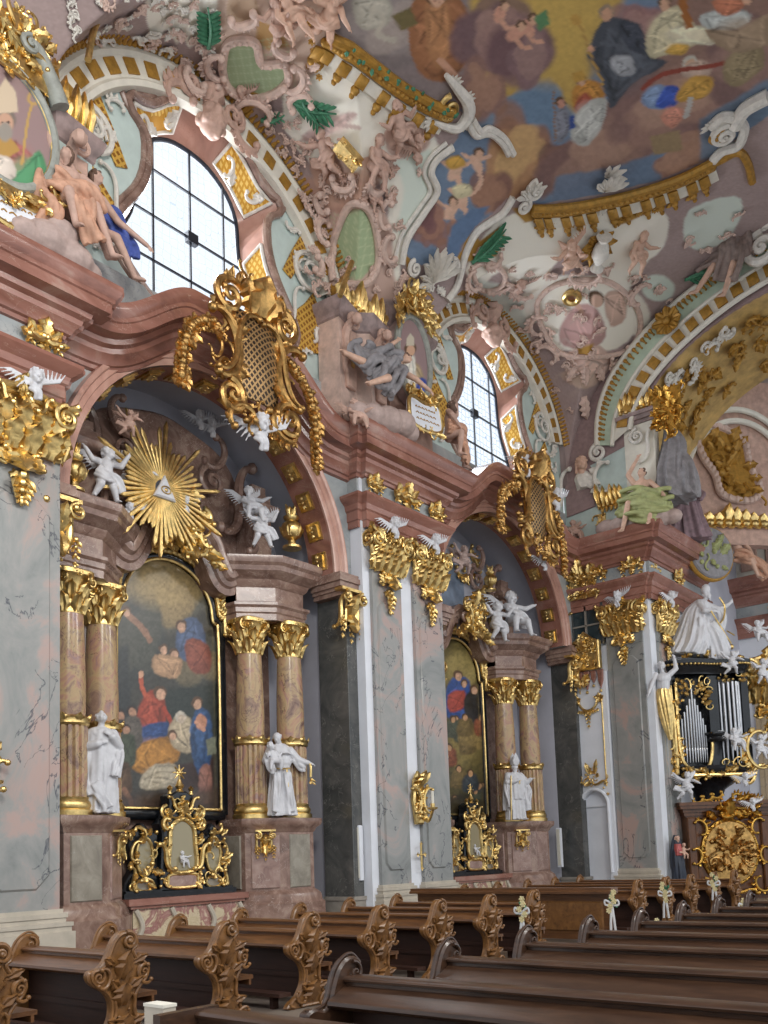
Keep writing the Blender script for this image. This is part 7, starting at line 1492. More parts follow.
def f4(g): spir(g, 724, 130, 13, 4); g.tube(vpath([(712,158),(722,148),(738,142),(744,126),(736,116),(722,114),(710,124)], 6, .08), .12, 8); shellfan(g, 712, 124, 200, 120, 4, 14)
vblob('scroll', 'white scroll curling at the right end of the lower balustrade', 'stucco ornament', f4, M['wstucco'], 724, 135)
vblob('volute', 'gilded volute inside the right end scroll of the balustrade', 'volute', lambda g: (spir(g, 716, 132, 9, 3.4, -1), g.tube(vpath([(700,168),(720,158),(738,150),(748,162),(752,180)], 6, .06), .1, 7)), M['paintgold'], 716, 132)
vblob('scroll_moulding', 'white moulding at the right edge of the picture beside the sky scene', 'moulding', lambda g: g.tube(vpath([(734,122),(744,106),(756,98),(768,92)], 6, .1), .17, 8), M['wstucco'], 750, 104)
# palms
def palm(x, y, a, L, label, n=7): 
    def fn(g):
        s = vsz(x, y); F = VF(x, y, math.radians(a)-PI/2, .05); g.tube(cr([F(0,0,.02),F(.04,L*s*.5,.1),F(0,L*s,.05)], 5), [.05,.015], 6)
        for i in range(n):
            for k in (-1, 1): leaf(g, F.rot(-k*.7, 0, L*s*(.1+.75*i/n), .04), L*s*.38, L*s*.1, .5, 1, .15, 6)
    return vblob('palm_branch', label, 'palm', fn, M['palm'], x, y)
palm(208,44,80,52,'green palm branch left of the green cartouche'); palm(290,98,-10,48,'green palm branch below the left balustrade',6); palm(300,92,-55,40,'second green palm frond curving down below the left balustrade',6); palm(470,262,30,46,'green palm branch beside the small rose scroll over the farther window'); palm(684,278,12,44,'green palm branch over the chancel arch near the right edge',6); palm(592,450,120,34,'green palm branch at the foot of the chancel arch band'); palm(262,118,20,26,'thin green stem at the top of the nearer lunette',4); palm(204,82,80,26,'thin green stem left of the keystone group',4)
# putti and heads modelled on the vault
def vput(kind, x, y, label, sc, mat, lift=.25, ang=0):
    p, n = onvault(x, y); F = VF(x, y, ang); Mx = Matrix((F.u, F.n, F.v)).transposed().to_4x4(); o = MB(); o.v = [F.o+n*lift*.3+(Mx@(v*sc)) for v in PUT[kind].v]; o.f = list(PUT[kind].f); return obj('putto', o, mat, org=p, label=label, cat='putto')
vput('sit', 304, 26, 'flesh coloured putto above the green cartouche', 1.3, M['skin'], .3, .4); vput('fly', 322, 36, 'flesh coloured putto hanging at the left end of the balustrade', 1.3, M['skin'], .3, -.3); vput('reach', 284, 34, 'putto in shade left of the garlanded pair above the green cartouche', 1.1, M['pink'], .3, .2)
vput('fly', 338, 176, 'rose stucco putto left of the gold reliquary on the vault', 1.3, M['pink'], .3, .5); vput('sit', 366, 186, 'rose stucco putto right of the gold reliquary on the vault', 1.3, M['pink'], .3, -.4); vput('reach', 402, 146, 'rose stucco putto on the cloud by the blue gap', 1.3, M['pink'], .3, .3); vput('cherub', 416, 148, 'rose stucco cherub head on the cloud by the blue gap', 1.2, M['pink'], .3)
vput('reach', 572, 262, 'putto left of the white vase over the ring bearer medallion', 1.4, M['skin'], .3, .3); vput('sit', 626, 266, 'putto right of the white vase over the ring bearer medallion', 1.4, M['skin'], .3, -.3); vput('cherub', 520, 284, 'rose stucco cherub head left of the ring bearer medallion', 1.2, M['pink'], .3)
vput('cherub', 242, 94, 'rose stucco head on the lower rim of the green cartouche', .9, M['pink'], .2); vput('sit', 372, 212, 'small rose stucco child head right of the green pier cartouche', .8, M['pink'], .2)
s = VF(596, 244, 0, .05); g = MB(); k = vsz(596, 244); g.lathe([(.0,-20*k),(7*k,-20*k),(3*k,-14*k),(9*k,-4*k),(7*k,6*k),(4*k,10*k),(8*k,16*k),(0,17*k)], s.o+s.n*.25, 16, s.v); obj('vase', g, M['wstucco'], org=s.o, label='white stucco vase in the gilded field over the ring bearer medallion', cat='vase')
g = MB(); F = VF(596, 244, 0, .02)
for i in range(9): leaf(g, F.rot(i*.7), 22*k, 9*k, .5, 3, .2)
obj('gilded_aureole', g, M['paintgold'], org=F.o, label='gilded leafy aureole behind the white vase', cat='ornament')
g = MB(); F = VF(352, 150, -.7, .1); k = vsz(352, 150); g.obox(F(0,0,.12), F.u*14*k, F.v*6*k, F.n*.12); crust(g, F.rot(0,0,0,.22), [(-16*k,-7*k),(16*k,-7*k),(14*k,9*k),(-14*k,9*k)], 12, 6*k, 4, 'nlr'); obj('reliquary', g, M['gold'], org=F.o, label='tilted golden reliquary held up by putti on the vault', cat='reliquary')
g = MB(); F = VF(582, 296, 0, .1); k = vsz(582,296); o = [F(7*k*math.cos(i*PI/8)-10*k, 7*k*math.sin(i*PI/8)) for i in range(17)]; g.tube(o, .09, 8); obj('ring', g, M['gold'], org=F.o, label='golden ring held by the medallion figure', cat='ring')
g = MB(); F = VF(322, 20, 0, .1); k = vsz(322, 20)
for i in range(8): q = VF(306+2*i, 10+9*i, 0, .1); rosette(g, q, 4.5*k, 6)
obj('garland', g, M['paintgold'], org=F.o, label='garland of gilded roses between the flesh coloured putti', cat='garland'); g = MB()
for i in range(10): x, y = 346+11.5*i, 50+7*i; leaf(g, VF(x, y, i*1.3, .2), 7*k, 5*k, .5, 3, .2, 6); leaf(g, VF(x+4, y-2, i*2.1, .2), 6*k, 4*k, .5, 3, .2, 6)
obj('vine', g, M['palm'], org=onvault(390,80)[0], label='green vine trailing over the left balustrade', cat='vine')
# ---------------------------------------------------------------- bands of the chancel arch
def ypath(pts, y=25.97, k=6): return [onY(q.x, q.y, y) for q in cr([V((a,b,0)) for a, b in pts], k)]
t = thing('chancel_arch_band', 'wide pale green and white band of the chancel arch with gilded tassels and squares', 'arch moulding', (-10, 26, 16))
OUT = [(597,446),(599,412),(612,376),(640,338),(668,310),(700,284),(735,259),(790,226)]; MID = [(612,446),(615,418),(628,386),(654,350),(682,323),(714,297),(750,273),(800,242)]; INN = [(630,430),(634,410),(648,384),(670,357),(698,330),(728,306),(760,285),(810,256)]
def ribbon(a, b, d, mat, name):
    A, B = ypath(a), ypath(b); n = len(A); off = V((0,-d,0)); g = MB(); g.add(A+B+[p+off for p in A]+[p+off for p in B], [(i+2*n,i+1+2*n,i+1+3*n,i+3*n) for i in range(n-1)]+[(i,i+1,i+1+2*n,i+2*n) for i in range(n-1)]+[(i+n,i+1+n,i+1+3*n,i+3*n) for i in range(n-1)]); obj(name, g, mat, t)
ribbon(OUT, MID, .06, M['celadon'], 'green_band'); ribbon(MID, INN, .1, M['ivory'], 'white_band')
g = MB().tube(ypath(OUT, 25.9), .1, 8).tube(ypath(MID, 25.86), .07, 8).tube(ypath(INN, 25.84), .08, 8); obj('edges', g, M['ivory'], t)
Pq = ypath(OUT, 25.88, 7); Pm = ypath(MID, 25.88, 7); g = MB()
for i in range(2, len(Pq)-1): a, b = Pq[i], Pm[i]; d = (b-a); g.tube([a+d*.12, a+d*.4], [.06,.02], 6); g.ell(a+d*.14, .065, 7, 5); g.ell(a+d*.43, .035, 6, 5)
obj('tassels', g, M['paintgold'], t, label='gilded tassels'); Pm = res(ypath(MID, 25.86, 4), 15); Pi = res(ypath(INN, 25.86, 4), 15)
for i in range(1, len(Pm)-1):
    m = Pm[i].lerp(Pi[i], .5); T = (Pm[i+1]-Pm[i-1]).normalized(); q = T.cross(V((0,1,0))); obj('gilded_square', MB().pyr(m, T*.15, q*.17, V((0,-.1,0))), M['paintgold'], t)
g = MB(); rosette(g, Pl(ypath([(668,322),(669,323),(670,324)], 25.8)[0], (1,0,0), (0,0,1), (0,-1,0)), .5, 8); obj('rosette', g, M['paintgold'], t)
M['celadon'] = M['celadon'] if 'celadon' in M else M['aqua']
# ---------------------------------------------------------------- stucco figures over the entablature
def nude(seed, head, look, chest, pelvis, armL, armR, legL, legR, hair='long', sc=1.0):
    """body from joints: arms elbow+hand, legs knee+foot"""
    f = Fig(seed); f.hm = MB(); P, C = V(pelvis), V(chest); up = (C-P).normalized(); x = V(look).cross(V((0,0,1))); x = V((1,0,0)) if x.length < .2 else V((1,0,0)); x = (x-up*x.dot(up)).normalized(); nk = C+up*.2
    cap(f.b, P, P.lerp(C, .5), .145, .12, 14); cap(f.b, P.lerp(C, .5), C, .125, .155, 14); f.b.ell(C+up*.05, (.19,.12,.13)); f.head(V(head), .112, look, up, 0, hair, nk-up*.04)
    for k, arm, leg in ((-1, armL, legL), (1, armR, legR)):
        sh = C+x*k*.18+up*.09; f.limb([sh, arm[0], arm[1]], [.075,.06,.04]); f.hand(arm[1], V(arm[1])-V(arm[0]), (0,1,.3), .17, .4, k)
        if leg: hp = P+x*k*.09; f.limb([hp, leg[0], leg[1]], [.11,.08,.05]); f.foot(leg[1], V((leg[1][0]-leg[0][0], .4, -.2)), .22)
    return f
def drape(seed, runs):
    f = Fig(seed)
    for pts, w, nf in runs: f.cloth(pts, w, nf, 0, seed+nf)
    return f
def group(name, label, cat, p, rz, sc, parts, vox=.017):
    t = thing(name, label, cat, p)
    for nm, f, m, lab in parts:
        o = obj(nm, place(f.done(vox, 2 if nm != 'drapery' else 1), p, rz, sc), m, t, label=lab)
        if f.hm and f.hm.v: obj('hair', place(organic(f.hm, .014, 1), p, rz, sc), M['hairb'] if m in (M['skin'], M['pink']) else m, o)
    return t
def cloudmb(pts, seed=1):
    f = Fig(seed)
    for x, y, z, r in pts: f.b.ell((x,y,z), (r,r*.8,r*.75), 12, 8)
    return f
# --- nearest pier, left edge
p = (-12.65, 7.75, 11.75)
group('stucco_figure', 'rose stucco woman with one arm raised, seated on the cornice below the left medallion', 'stucco figure', p, -.2, 1.08, [
 ('body', nude(51, (-.06,.14,1.28), (-.5,.7,.5), (.02,.06,.98), (0,0,.52), [(-.3,.12,1.42),(-.3,.1,1.78)], [(.4,.16,.92),(.34,.34,.72)], [(-.12,.42,.5),(-.02,.42,.02)], [(.3,.38,.46),(.58,.32,-.16)]), M['pink'], None),
 ('drapery', drape(52, [([(-.3,.2,.75),(-.1,.32,.66),(.15,.34,.62),(.36,.3,.4)], .34, 5), ([(-.32,.1,.8),(-.42,.2,.5),(-.34,.3,.2),(-.4,.2,-.05)], .3, 5), ([(.1,.36,.5),(.14,.42,.2),(.3,.36,-.1)], .3, 5)]), M['pinkdr'], 'warm rose drapery')])
p = (-12.85, 8.3, 11.75)
group('stucco_figure', 'rose stucco woman turning right with blue drapery, beside the nearer window', 'stucco figure', p, -.15, 1.05, [
 ('body', nude(53, (.06,.12,1.42), (.6,.7,.1), (.0,.04,1.08), (-.06,0,.6), [(-.28,.14,.9),(-.2,.3,.7)], [(.42,.14,.82),(.92,.16,.62)], [(-.05,.4,.4),(.1,.44,-.1)], [(.32,.3,.4),(.66,.24,-.1)]), M['pink'], None),
 ('drapery', drape(54, [([(.28,-.02,1.0),(.46,.04,.86),(.6,.06,.62),(.66,.08,.3)], .3, 5), ([(-.2,-.04,1.4),(-.26,-.02,1.7),(-.16,0,1.95)], .2, 4)]), M['blue'], 'ultramarine drapery')])
p = (-12.6, 7.35, 11.2); obj('cloud', place(cloudmb([(0,0,.3,.42),(.45,.05,.2,.36),(-.35,.0,.22,.34),(.2,.1,.5,.3),(.75,0,.15,.25)], 3).done(.025,2), p, 0), M['cloudst'], org=p, label='rose grey stucco cloud bulging on the nearest pier cornice', cat='cloud')
def medallion(p, w, h, paint, label, rz=0, lean=0):
    F = wall(p[1], p[2], p[0]); t = thing('medallion', label, 'medallion', p); n = 40; O = [(w*math.cos(2*PI*i/n), h*math.sin(2*PI*i/n)) for i in range(n)]
    obj('backing', MB().prism([F(a*1.08,b*1.06,-.28) for a, b in O], F.n, .28, .04), M['mauvecap'], t); paintpanel('portrait', [(p[1]+a, p[2]+b) for a, b in O], p[0]+.02, paint, t, .025); L = [F(a*1.03,b*1.02,.03) for a, b in O]; g = MB().tube(L+L[:1], .085, 8); obj('rim', g, M['greyrim'], t); L = [F(a*.96,b*.97,.05) for a, b in O]; obj('slip', MB().tube(L+L[:1], .025, 6), M['gold'], t); return t
def por1(y, z, A):
    px, py = to_px(A); p = Paint(px, py, (152,128,126), 1, .2, 4); p.robe([(-40,190),(-34,150),(-6,138),(16,142),(36,160),(42,190),(20,200)],(146,88,84),3,8); p.robe([(0,188),(24,168),(40,150),(46,186)],(80,134,96),4,6); p.poly([(-20,140),(8,134),(20,150),(6,160),(-20,158)],(178,140,80),2); p.robe([(-30,160),(6,156),(16,176),(-10,186)],(196,184,172),5,5)
    p.head(4,122,10,(196,156,132),(120,110,100)); p.ell(5,132,6,8,(150,142,132),0,.4); p.poly([(-8,114),(-4,92),(6,78),(16,92),(18,112)],(206,186,160),1.5); p.line([(22,164),(28,120),(32,104)],1.4,(186,152,92)); p.ell(34,98,6,6,(186,152,92),0,.3); p.ell(34,98,3.4,3.4,(152,128,126),0,.3); return p.c
medallion((-12.6, 6.62, 13.1), .84, 1.0, por1, 'oval painted medallion of a mitred saint, cut by the left edge of the picture')
def por2(y, z, A):
    px, py = to_px(A); p = Paint(px, py, (150,126,126), 1, .2, 4); p.robe([(394,402),(396,376),(406,362),(416,362),(424,376),(426,400)],(160,140,110),3,6); p.robe([(394,388),(404,370),(408,386),(402,402)],(58,76,150),4,3); p.robe([(414,400),(420,378),(428,384),(426,402)],(58,76,150),5,3); p.robe([(406,398),(404,366),(412,350),(416,368),(414,398)],(206,198,186),6,5); p.poly([(392,372),(402,352),(404,372),(396,384)],(186,146,64),1.5); p.head(410,350,5); p.poly([(406,346),(407,338),(410,333),(414,338),(414,346)],(200,190,170),1); return p.c
medallion((-12.62, 17.0, 13.55), .62, 1.02, por2, 'oval painted medallion of a kneeling saint in blue over the middle pier')
# gilding about the medallions, caps, consoles
def gcrust(name, label, cat, F, poly, n, s, seed, mat='gold', dome=.08): g = MB().prism([F(a*.9,b*.9) for a, b in poly], F.n, .06, .01); crust(g, F, poly, n, s, seed, 'sllr', dome); return obj(name, g, M[mat], org=F.o, label=label, cat=cat)
gcrust('crest', 'gilded shell crest on top of the left edge medallion', 'ornament', wall(6.95,14.45,-12.55), [(-.6,-.5),(.4,-.55),(.5,0),(.3,.6),(-.2,.7),(-.6,.4)], 26, .26, 3); gcrust('crest', 'gilded crest over the oval medallion of the middle pier', 'ornament', wall(17.0,14.75,-12.5), [(-.75,-.7),(-.4,-.2),(.3,-.15),(.7,-.5),(.8,.2),(.3,.6),(-.3,.5),(-.8,0)], 36, .24, 5)
gcrust('festoon', 'gilded festoon below the left edge medallion', 'ornament', wall(7.0,12.1,-12.5), [(-.7,-.1),(.1,-.1),(.55,.3),(.6,.0),(.1,-.35),(-.7,-.35)], 12, .2, 4); gcrust('festoon', 'gilded festoon below the oval medallion of the middle pier', 'ornament', wall(17.1,12.62,-12.5), [(-.6,.1),(.3,.0),(.7,.3),(.7,.05),(.2,-.2),(-.6,-.1)], 17, .17, 8)
def plaque(p, w, h, label):
    t = thing('plaque', label, 'plaque', p); F = wall(p[1], p[2], p[0]).rot(.12); O = cr([F(a*w,b*h) for a, b in ((-.5,-.4),(0,-.55),(.5,-.4),(.55,.1),(.45,.5),(0,.4),(-.45,.5),(-.55,.1))], 4, True); obj('field', MB().prism(O, F.n, .1, .03), M['white'], t); g = MB().tube([q+F.n*.08 for q in O+O[:1]], .05, 7); crust(g, F.rot(0,0,-.55*h,.08), [(-.5*w,-.1),(.5*w,-.1),(.5*w,.1),(-.5*w,.1)], 7, .16, 3); obj('frame', g, M['gold'], t)
    g = MB(); r = random.Random(3)
    for k in range(3):
        a = -.36*w
        while a < .34*w: L = r.uniform(.05,.13); g.tube(cr([F(a,.18*h-.2*h*k,.105),F(a+L*.5,.2*h-.2*h*k+.02,.105),F(a+L,.18*h-.2*h*k,.105)], 3), .012, 5); a += L+.04
    obj('flourishes', g, M['paintgold'], t); return t
plaque((-12.58, 6.85, 11.72), .9, .62, 'white plaque in a gilded frame under the left edge medallion'); plaque((-12.5, 17.15, 12.1), 1.15, .7, 'white plaque in a gilded frame under the oval medallion of the middle pier')
def attic(pts, z0, z1, label, mat, consoles):
    t = thing('attic_pedestal', label, 'pedestal', (pts[0][0], pts[0][1], z0)); g = blockplan(MB(), pts, z0, z1); obj('body', g, mat, t); pth = pts if True else pts; c = MB().sweep([(0,z1-.35),(.04,z1-.32),(.06,z1-.2),(.14,z1-.12),(.18,z1),(.18,z1+.06),(0,z1+.1)], pth); blockplan(c, [(x, y) for x, y in pts], z1-.02, z1+.08); obj('cap', c, M['mauvecap'], t, label='mauve moulded cap')
    for F in consoles:
        g = MB(); scroll(g, Pl(F(0,0,.05), F.v*-1, F.n), 1.6, 1.5, .1, -1.2, .12); spiral(g, F.rot(0,0,.62,.16), .2, 2, .05, 34); g.prism([F(-.16,-.9),F(.16,-.9),F(.2,.5),F(-.2,.5)], F.n, .1, .03); obj('console', g, M['pink'], t); obj('gilded_inlay', MB().prism([F(-.04,-.4,.1),(F(.05,-.42,.1)),F(.06,.2,.1),F(-.04,.22,.1)], F.n, .05, .02), M['gold'], t)
    return t
attic([(-13.45,16.35),(-12.95,16.35),(-12.8,15.6),(-13.05,15.35),(-12.85,14.6),(-13.45,14.55)], 11.16, 14.0, 'rose stucco attic pedestal with two scroll consoles at the left of the middle pier', M['frame'], [wall(14.98,13.0,-12.92), wall(15.95,13.0,-12.85)])
attic([(-13.45,18.2),(-13.0,18.2),(-12.9,16.4),(-13.45,16.4)], 11.16, 14.6, 'rose stucco attic backing behind the oval medallion', M['pink'], [])
attic([(-13.45,8.35),(-12.85,8.35),(-12.75,7.6),(-12.95,7.5),(-13.45,7.5)], 11.16, 13.9, 'pale attic pedestal with mauve cap right of the left edge medallion', M['aqua'], [wall(7.98,12.9,-12.78)]); attic([(-13.45,7.45),(-12.95,7.45),(-12.95,5.4),(-13.45,5.4)], 11.16, 14.6, 'mauve attic backing behind the left edge medallion', M['mauvecap'], [])
def fringe(F, w, h, n, label, name='fringe'):
    g = MB(); r = random.Random(n)
    for i in range(n): a = -w/2+w*(i+.5)/n; q = h*r.uniform(.6,1.1); leaf(g, F.rot(r.uniform(-.1,.1), a, 0, .04), q, w/n*1.5, .35, 2, .2, 7); g.ell(F(a,.08*h,.1), w/n*.42, 7, 5); leaf(g, F.rot(PI, a+w/n*.5, .1*h, .03), h*.3, w/n, .3, 1, .2, 6)
    return obj(name, g, M['gold'], org=F.o, label=label, cat='ornament')
fringe(wall(15.5,14.1,-13.0), 1.7, .75, 9, 'gilded upright leaf fringe on the cap of the middle pier attic'); fringe(wall(7.95,14.0,-12.95), .85, .95, 6, 'gilded spiky leaf fringe right of the left edge medallion'); fringe(wall(17.2,15.3,-13.0), 1.4, -.5, 7, 'gilded hanging lambrequins above the oval medallion')
g = MB().tube(cr([onX(a,b,-12.5) for a, b in ((28,44),(36,50),(44,66),(54,90),(60,108))], 6), [.1,.16], 9); F = wall(onX(30,46,-12.45).y, onX(30,46,-12.45).z, -12.45); spiral(g, F, .16, 1.8, .05, 30); obj('volute', g, M['greyrim'], org=F.o, label='grey fluted volute curving down right of the left edge medallion', cat='volute')
def strip(pts, x, r, mat, label, cat='moulding', name='scroll_moulding'):
    g = MB().tube(cr([onX(a,b,x) for a, b in pts], 6), r, 8); return obj(name, g, mat, org=onX(*pts[0],x), label=label, cat=cat)
strip([(88,60),(94,30),(104,8),(112,-6)], -12.7, .06, M['gold'], 'curving gilded rod at the upper left, above the gilded fringe', name='gilded_rod'); strip([(352,262),(346,278),(340,296)], -12.3, .06, M['gold'], 'gilded rod rising above the middle pier attic', name='gilded_rod')
# --- middle pier: reclining man in grey holding the medallion
p = (-12.35, 15.55, 11.7)
group('stucco_figure', 'reclining stucco man in slate grey drapery reaching out to the oval medallion', 'stucco figure', p, -.25, 1.12, [
 ('body', nude(61, (.42,.2,1.06), (.7,.6,-.2), (.16,.06,.92), (-.3,.08,.55), [(.0,.0,1.22),(.38,-.02,1.55)], [(.55,.3,.62),(.95,.26,.5)], [(-.72,.26,.62),(-1.15,.2,.72)], [(-.3,.5,.3),(-.72,.42,.1)], 'short'), M['skin'], None),
 ('drapery', drape(62, [([(.3,.12,1.0),(.0,.24,.9),(-.35,.26,.7),(-.62,.22,.45)], .5, 6), ([(.1,.26,.8),(-.12,.36,.45),(-.3,.34,.08)], .5, 6), ([(-.5,.02,1.05),(-.3,.1,1.0),(.0,.06,1.05),(.2,.0,1.0)], .34, 5), ([(-.6,.2,.6),(-.75,.1,.9),(-.55,.0,1.1)], .3, 4)]), M['greydr'], 'slate grey drapery')])
p = (-12.45, 15.6, 11.16); obj('cloud', place(cloudmb([(0,.1,.24,.42),(.42,.15,.3,.4),(-.45,.05,.2,.36),(-.9,0,.14,.3),(.75,.1,.22,.3)], 5).done(.025,2), p, 0), M['cloudst'], org=p, label='rose grey stucco cloud under the reclining man', cat='cloud')
put('sit', (-12.4,14.55,10.75), 'rose stucco child at the left corner of the middle pier cornice', None, -.5, 1.0, M['pink'])
p = (-12.5, 18.25, 11.5)
group('stucco_figure', 'rose stucco nude seated left of the farther window, back turned', 'stucco figure', p, .3, 1.05, [('body', nude(63, (.0,.1,1.2), (.4,.4,.4), (0,.04,.9), (0,0,.45), [(-.3,.16,.85),(-.2,.3,.6)], [(.3,.1,1.1),(.36,.1,1.42)], [(-.2,.35,.4),(-.25,.3,-.1)], [(.25,.3,.35),(.4,.2,-.15)]), M['pink'], None), ('drapery', drape(64, [([(-.3,.1,.6),(0,.3,.55),(.3,.2,.45)], .34, 5), ([(.0,.3,.4),(.1,.34,.1),(.05,.3,-.2)], .3, 5)]), M['pinkdr'], 'warm rose drapery')])
# --- chancel pier
t = thing('attic_pedestal', 'pale panelled attic pedestal with a scroll, under the foot of the chancel arch', 'pedestal', (-10.9, 25.95, 11.2)); g = MB().box((-11.3,25.95,11.16),(-10.35,26.3,14.6)); obj('body', g, M['ivory'], t); F = face(-10.85,13.6,25.95); g = MB(); spiral(g, F.rot(0,.0,.45,.02), .26, 2, .06, 36); scroll(g, F.rot(PI/2,.3,.1), 1.3, 1.3, .1, -1.2, .06); obj('scroll', g, M['wstucco'], t); g = MB()
for e, z0, z1 in ((.05,14.45,14.55),(.12,14.55,14.68),(.18,14.68,14.8)): g.box((-11.3-e,25.94-e,z0),(-10.35+e,26.3,z1))
obj('cap', g, M['mauvecap'], t, label='mauve moulded cap'); fringe(face(-10.8,14.85,25.95), 1.2, .75, 7, 'gilded leaf fringe on the attic cap at the chancel arch foot')
gcrust('canopy', 'gilded canopy hanging over the dark niche by the chancel arch', 'ornament', face(-9.75,14.6,25.6), [(-.5,.5),(.5,.5),(.45,-.6),(.1,-1.0),(-.4,-.7)], 26, .26, 9, 'oldgold2')
f = Fig(7); f.robe([((0,0,2.3),.16,.14),((.1,0,1.7),.34,.3),((-.05,0,.9),.42,.36),((.05,0,0),.6,.5)], 8, .16, 5); f.robe([((.3,0,1.5),.1,.1),((.35,.1,.9),.3,.26),((.3,.1,0),.4,.36)], 7, .16, 9); p = (-10.0, 26.3, 11.9); obj('rock', place(f.done(.03,1), p, -1.2), M['greydr'], org=p, label='slate grey stucco rock behind the green draped figure', cat='rock')
p = (-10.75, 25.75, 11.15)
group('stucco_figure', 'stucco nude with raised arm in celadon drapery on the chancel pier cornice', 'stucco figure', p, -1.2, 1.25, [
 ('body', nude(71, (.02,.1,1.3), (-.4,.8,.3), (.0,.05,.98), (-.02,0,.55), [(-.3,.08,1.3),(-.06,.1,1.66)], [(.36,.14,.86),(.46,.3,.66)], [(-.32,.36,.5),(-.5,.3,-.1)], [(.2,.42,.4),(.12,.46,-.05)], 'short'), M['skin'], None),
 ('drapery', drape(72, [([(-.5,.1,.72),(-.15,.32,.68),(.25,.34,.6),(.6,.2,.55)], .42, 6), ([(-.6,.1,.5),(-.2,.38,.4),(.3,.38,.3),(.7,.2,.34)], .42, 6), ([(-.3,.3,.3),(0,.4,.1),(.4,.3,.05)], .3, 5)]), M['greencl'], 'celadon green drapery')])
p = (-10.8, 25.72, 11.12); obj('cloud', place(cloudmb([(0,.05,.2,.42),(-.6,0,.2,.42),(-1.1,-.05,.24,.36),(.5,.05,.2,.42),(.9,0,.15,.3)], 8).done(.03,2), p, -1.45), M['cloudst'], org=p, label='rose grey stucco cloud under the green draped figure', cat='cloud')
p = (-10.3, 28.2, 11.2); f = Fig(73); f.robe([((0,0,1.5),.16,.12),((0,.02,1.2),.26,.2),((.05,.02,.6),.34,.26),((.1,.05,.0),.42,.3)], 9, .12, 4); f.limb([(.2,0,1.42),(.38,.1,1.2),(.3,.3,1.0)], [.1,.09,.06]); f.cloth([(-.2,.1,1.3),(-.3,.2,.8),(-.4,.2,.2)], .3, 5, 0, 2)
group('stucco_figure', 'standing stucco woman in a dull mauve robe, behind the green draped figure', 'stucco figure', p, -1.1, 1.2, [('robe', f, M['mauvedr'], 'dull mauve robe'), ('head', (lambda h: h.head((.0,.06,1.72), .12, (.4,.8,0), (0,0,1), 0, 'long', (0,0,1.5)))(Fig(74)), M['wstucco'], None)]) if 'mauvedr' in M else None
p = (-10.35, 29.6, 10.4); F = Pl((-10.1,29.3,11.0), (.5,.87,0), (0,0,1), (.87,-.5,0)); t = thing('medallion', 'oval grey relief medallion leaning by the organ figure\'s head', 'medallion', F.o); O = [F(.85*math.cos(i*PI/18), .85*math.sin(i*PI/18)) for i in range(36)]; obj('disc', MB().prism(O, F.n, .16, .05), M['greydr'], t); g = MB().tube(O+O[:1], .09, 8); obj('rim', g, M['paintgold'], t); g = MB(); crust(g, F.rot(0,0,0,.14), [(-.5,-.6),(.5,-.6),(.5,.5),(-.5,.5)], 12, .3, 5, 'nlls'); obj('relief', g, M['greencl'], t)
p = (-9.9, 31.3, 10.6)
group('stucco_figure', 'rose stucco nude leaning on the oval relief medallion beyond the organ figure', 'stucco figure', p, -1.0, 1.15, [('body', nude(75, (-.2,.12,1.3), (-.7,.6,.2), (.0,.05,1.0), (.15,0,.55), [(-.36,.16,1.0),(-.6,.2,1.1)], [(.36,.1,.8),(.4,.3,.5)], [(.3,.36,.4),(.5,.3,-.1)], [(.45,.25,.35),(.8,.2,.05)]), M['skin'], None), ('drapery', drape(76, [([(-.1,.2,.6),(.2,.34,.5),(.5,.25,.3),(.8,.2,-.1)], .34, 5)]), M['pinkdr'], 'warm rose drapery')])
# lunette end beside the chancel: mauve niche, bust, rays
F = face(-12.9,13.2,26.0); t = thing('niche_relief', 'mauve niche relief with white volutes at the right end of the farther lunette', 'stucco ornament', F.o); obj('field', MB().prism([F(-.5,-1.0),F(.5,-.9),F(.55,.2),F(.2,.8),F(-.3,.7),F(-.5,.1)], F.n, .05, .02), M['mauve'], t); g = MB(); spiral(g, F.rot(0,.75,.75,.05), .3, 2, .08, 36); rocaille(g, F.rot(PI/2,.75,-.1,.05), 1.6, .07, (1.4,.1,1.3), 6, .3, -1); scroll(g, F.rot(PI/2,-.62,-.2,.05), 1.8, 1.3, .1, -1.3, .08); obj('scrolls', g, M['wstucco'], t)
p = (-12.75, 25.95, 13.15); group('stucco_bust', 'small stucco bust of a woman at the right end of the farther lunette', 'stucco figure', p, -1.3, 1.0, [('head', (lambda h: h.head((0,.1,.6), .2, (.3,.9,0), (0,0,1), 0, 'long', (0,.05,.3)))(Fig(77)), M['skin'], None), ('mantle', (lambda h: h.robe([((0,0,.36),.16,.12),((.1,0,.1),.36,.2),((.25,0,-.2),.42,.2)], 6, .1, 2))(Fig(78)), M['wstucco'], 'white mantle')])
fringe(face(-11.85,12.15,26.0), .9, .85, 6, 'gilded rays and leaf sprays on the white wall left of the green draped figure'); gcrust('pendant', 'gilded leaf pendant hanging on the pale wall above the chancel pier cornice', 'ornament', face(-12.2,11.65,26.0), [(-.15,.4),(.15,.4),(.1,-.4),(-.1,-.4)], 6, .2, 3); put('sit', (-13.05,25.75,11.15), 'rose stucco child on the cornice in the corner before the chancel pier', None, -1.0, 1.05, M['pink'])
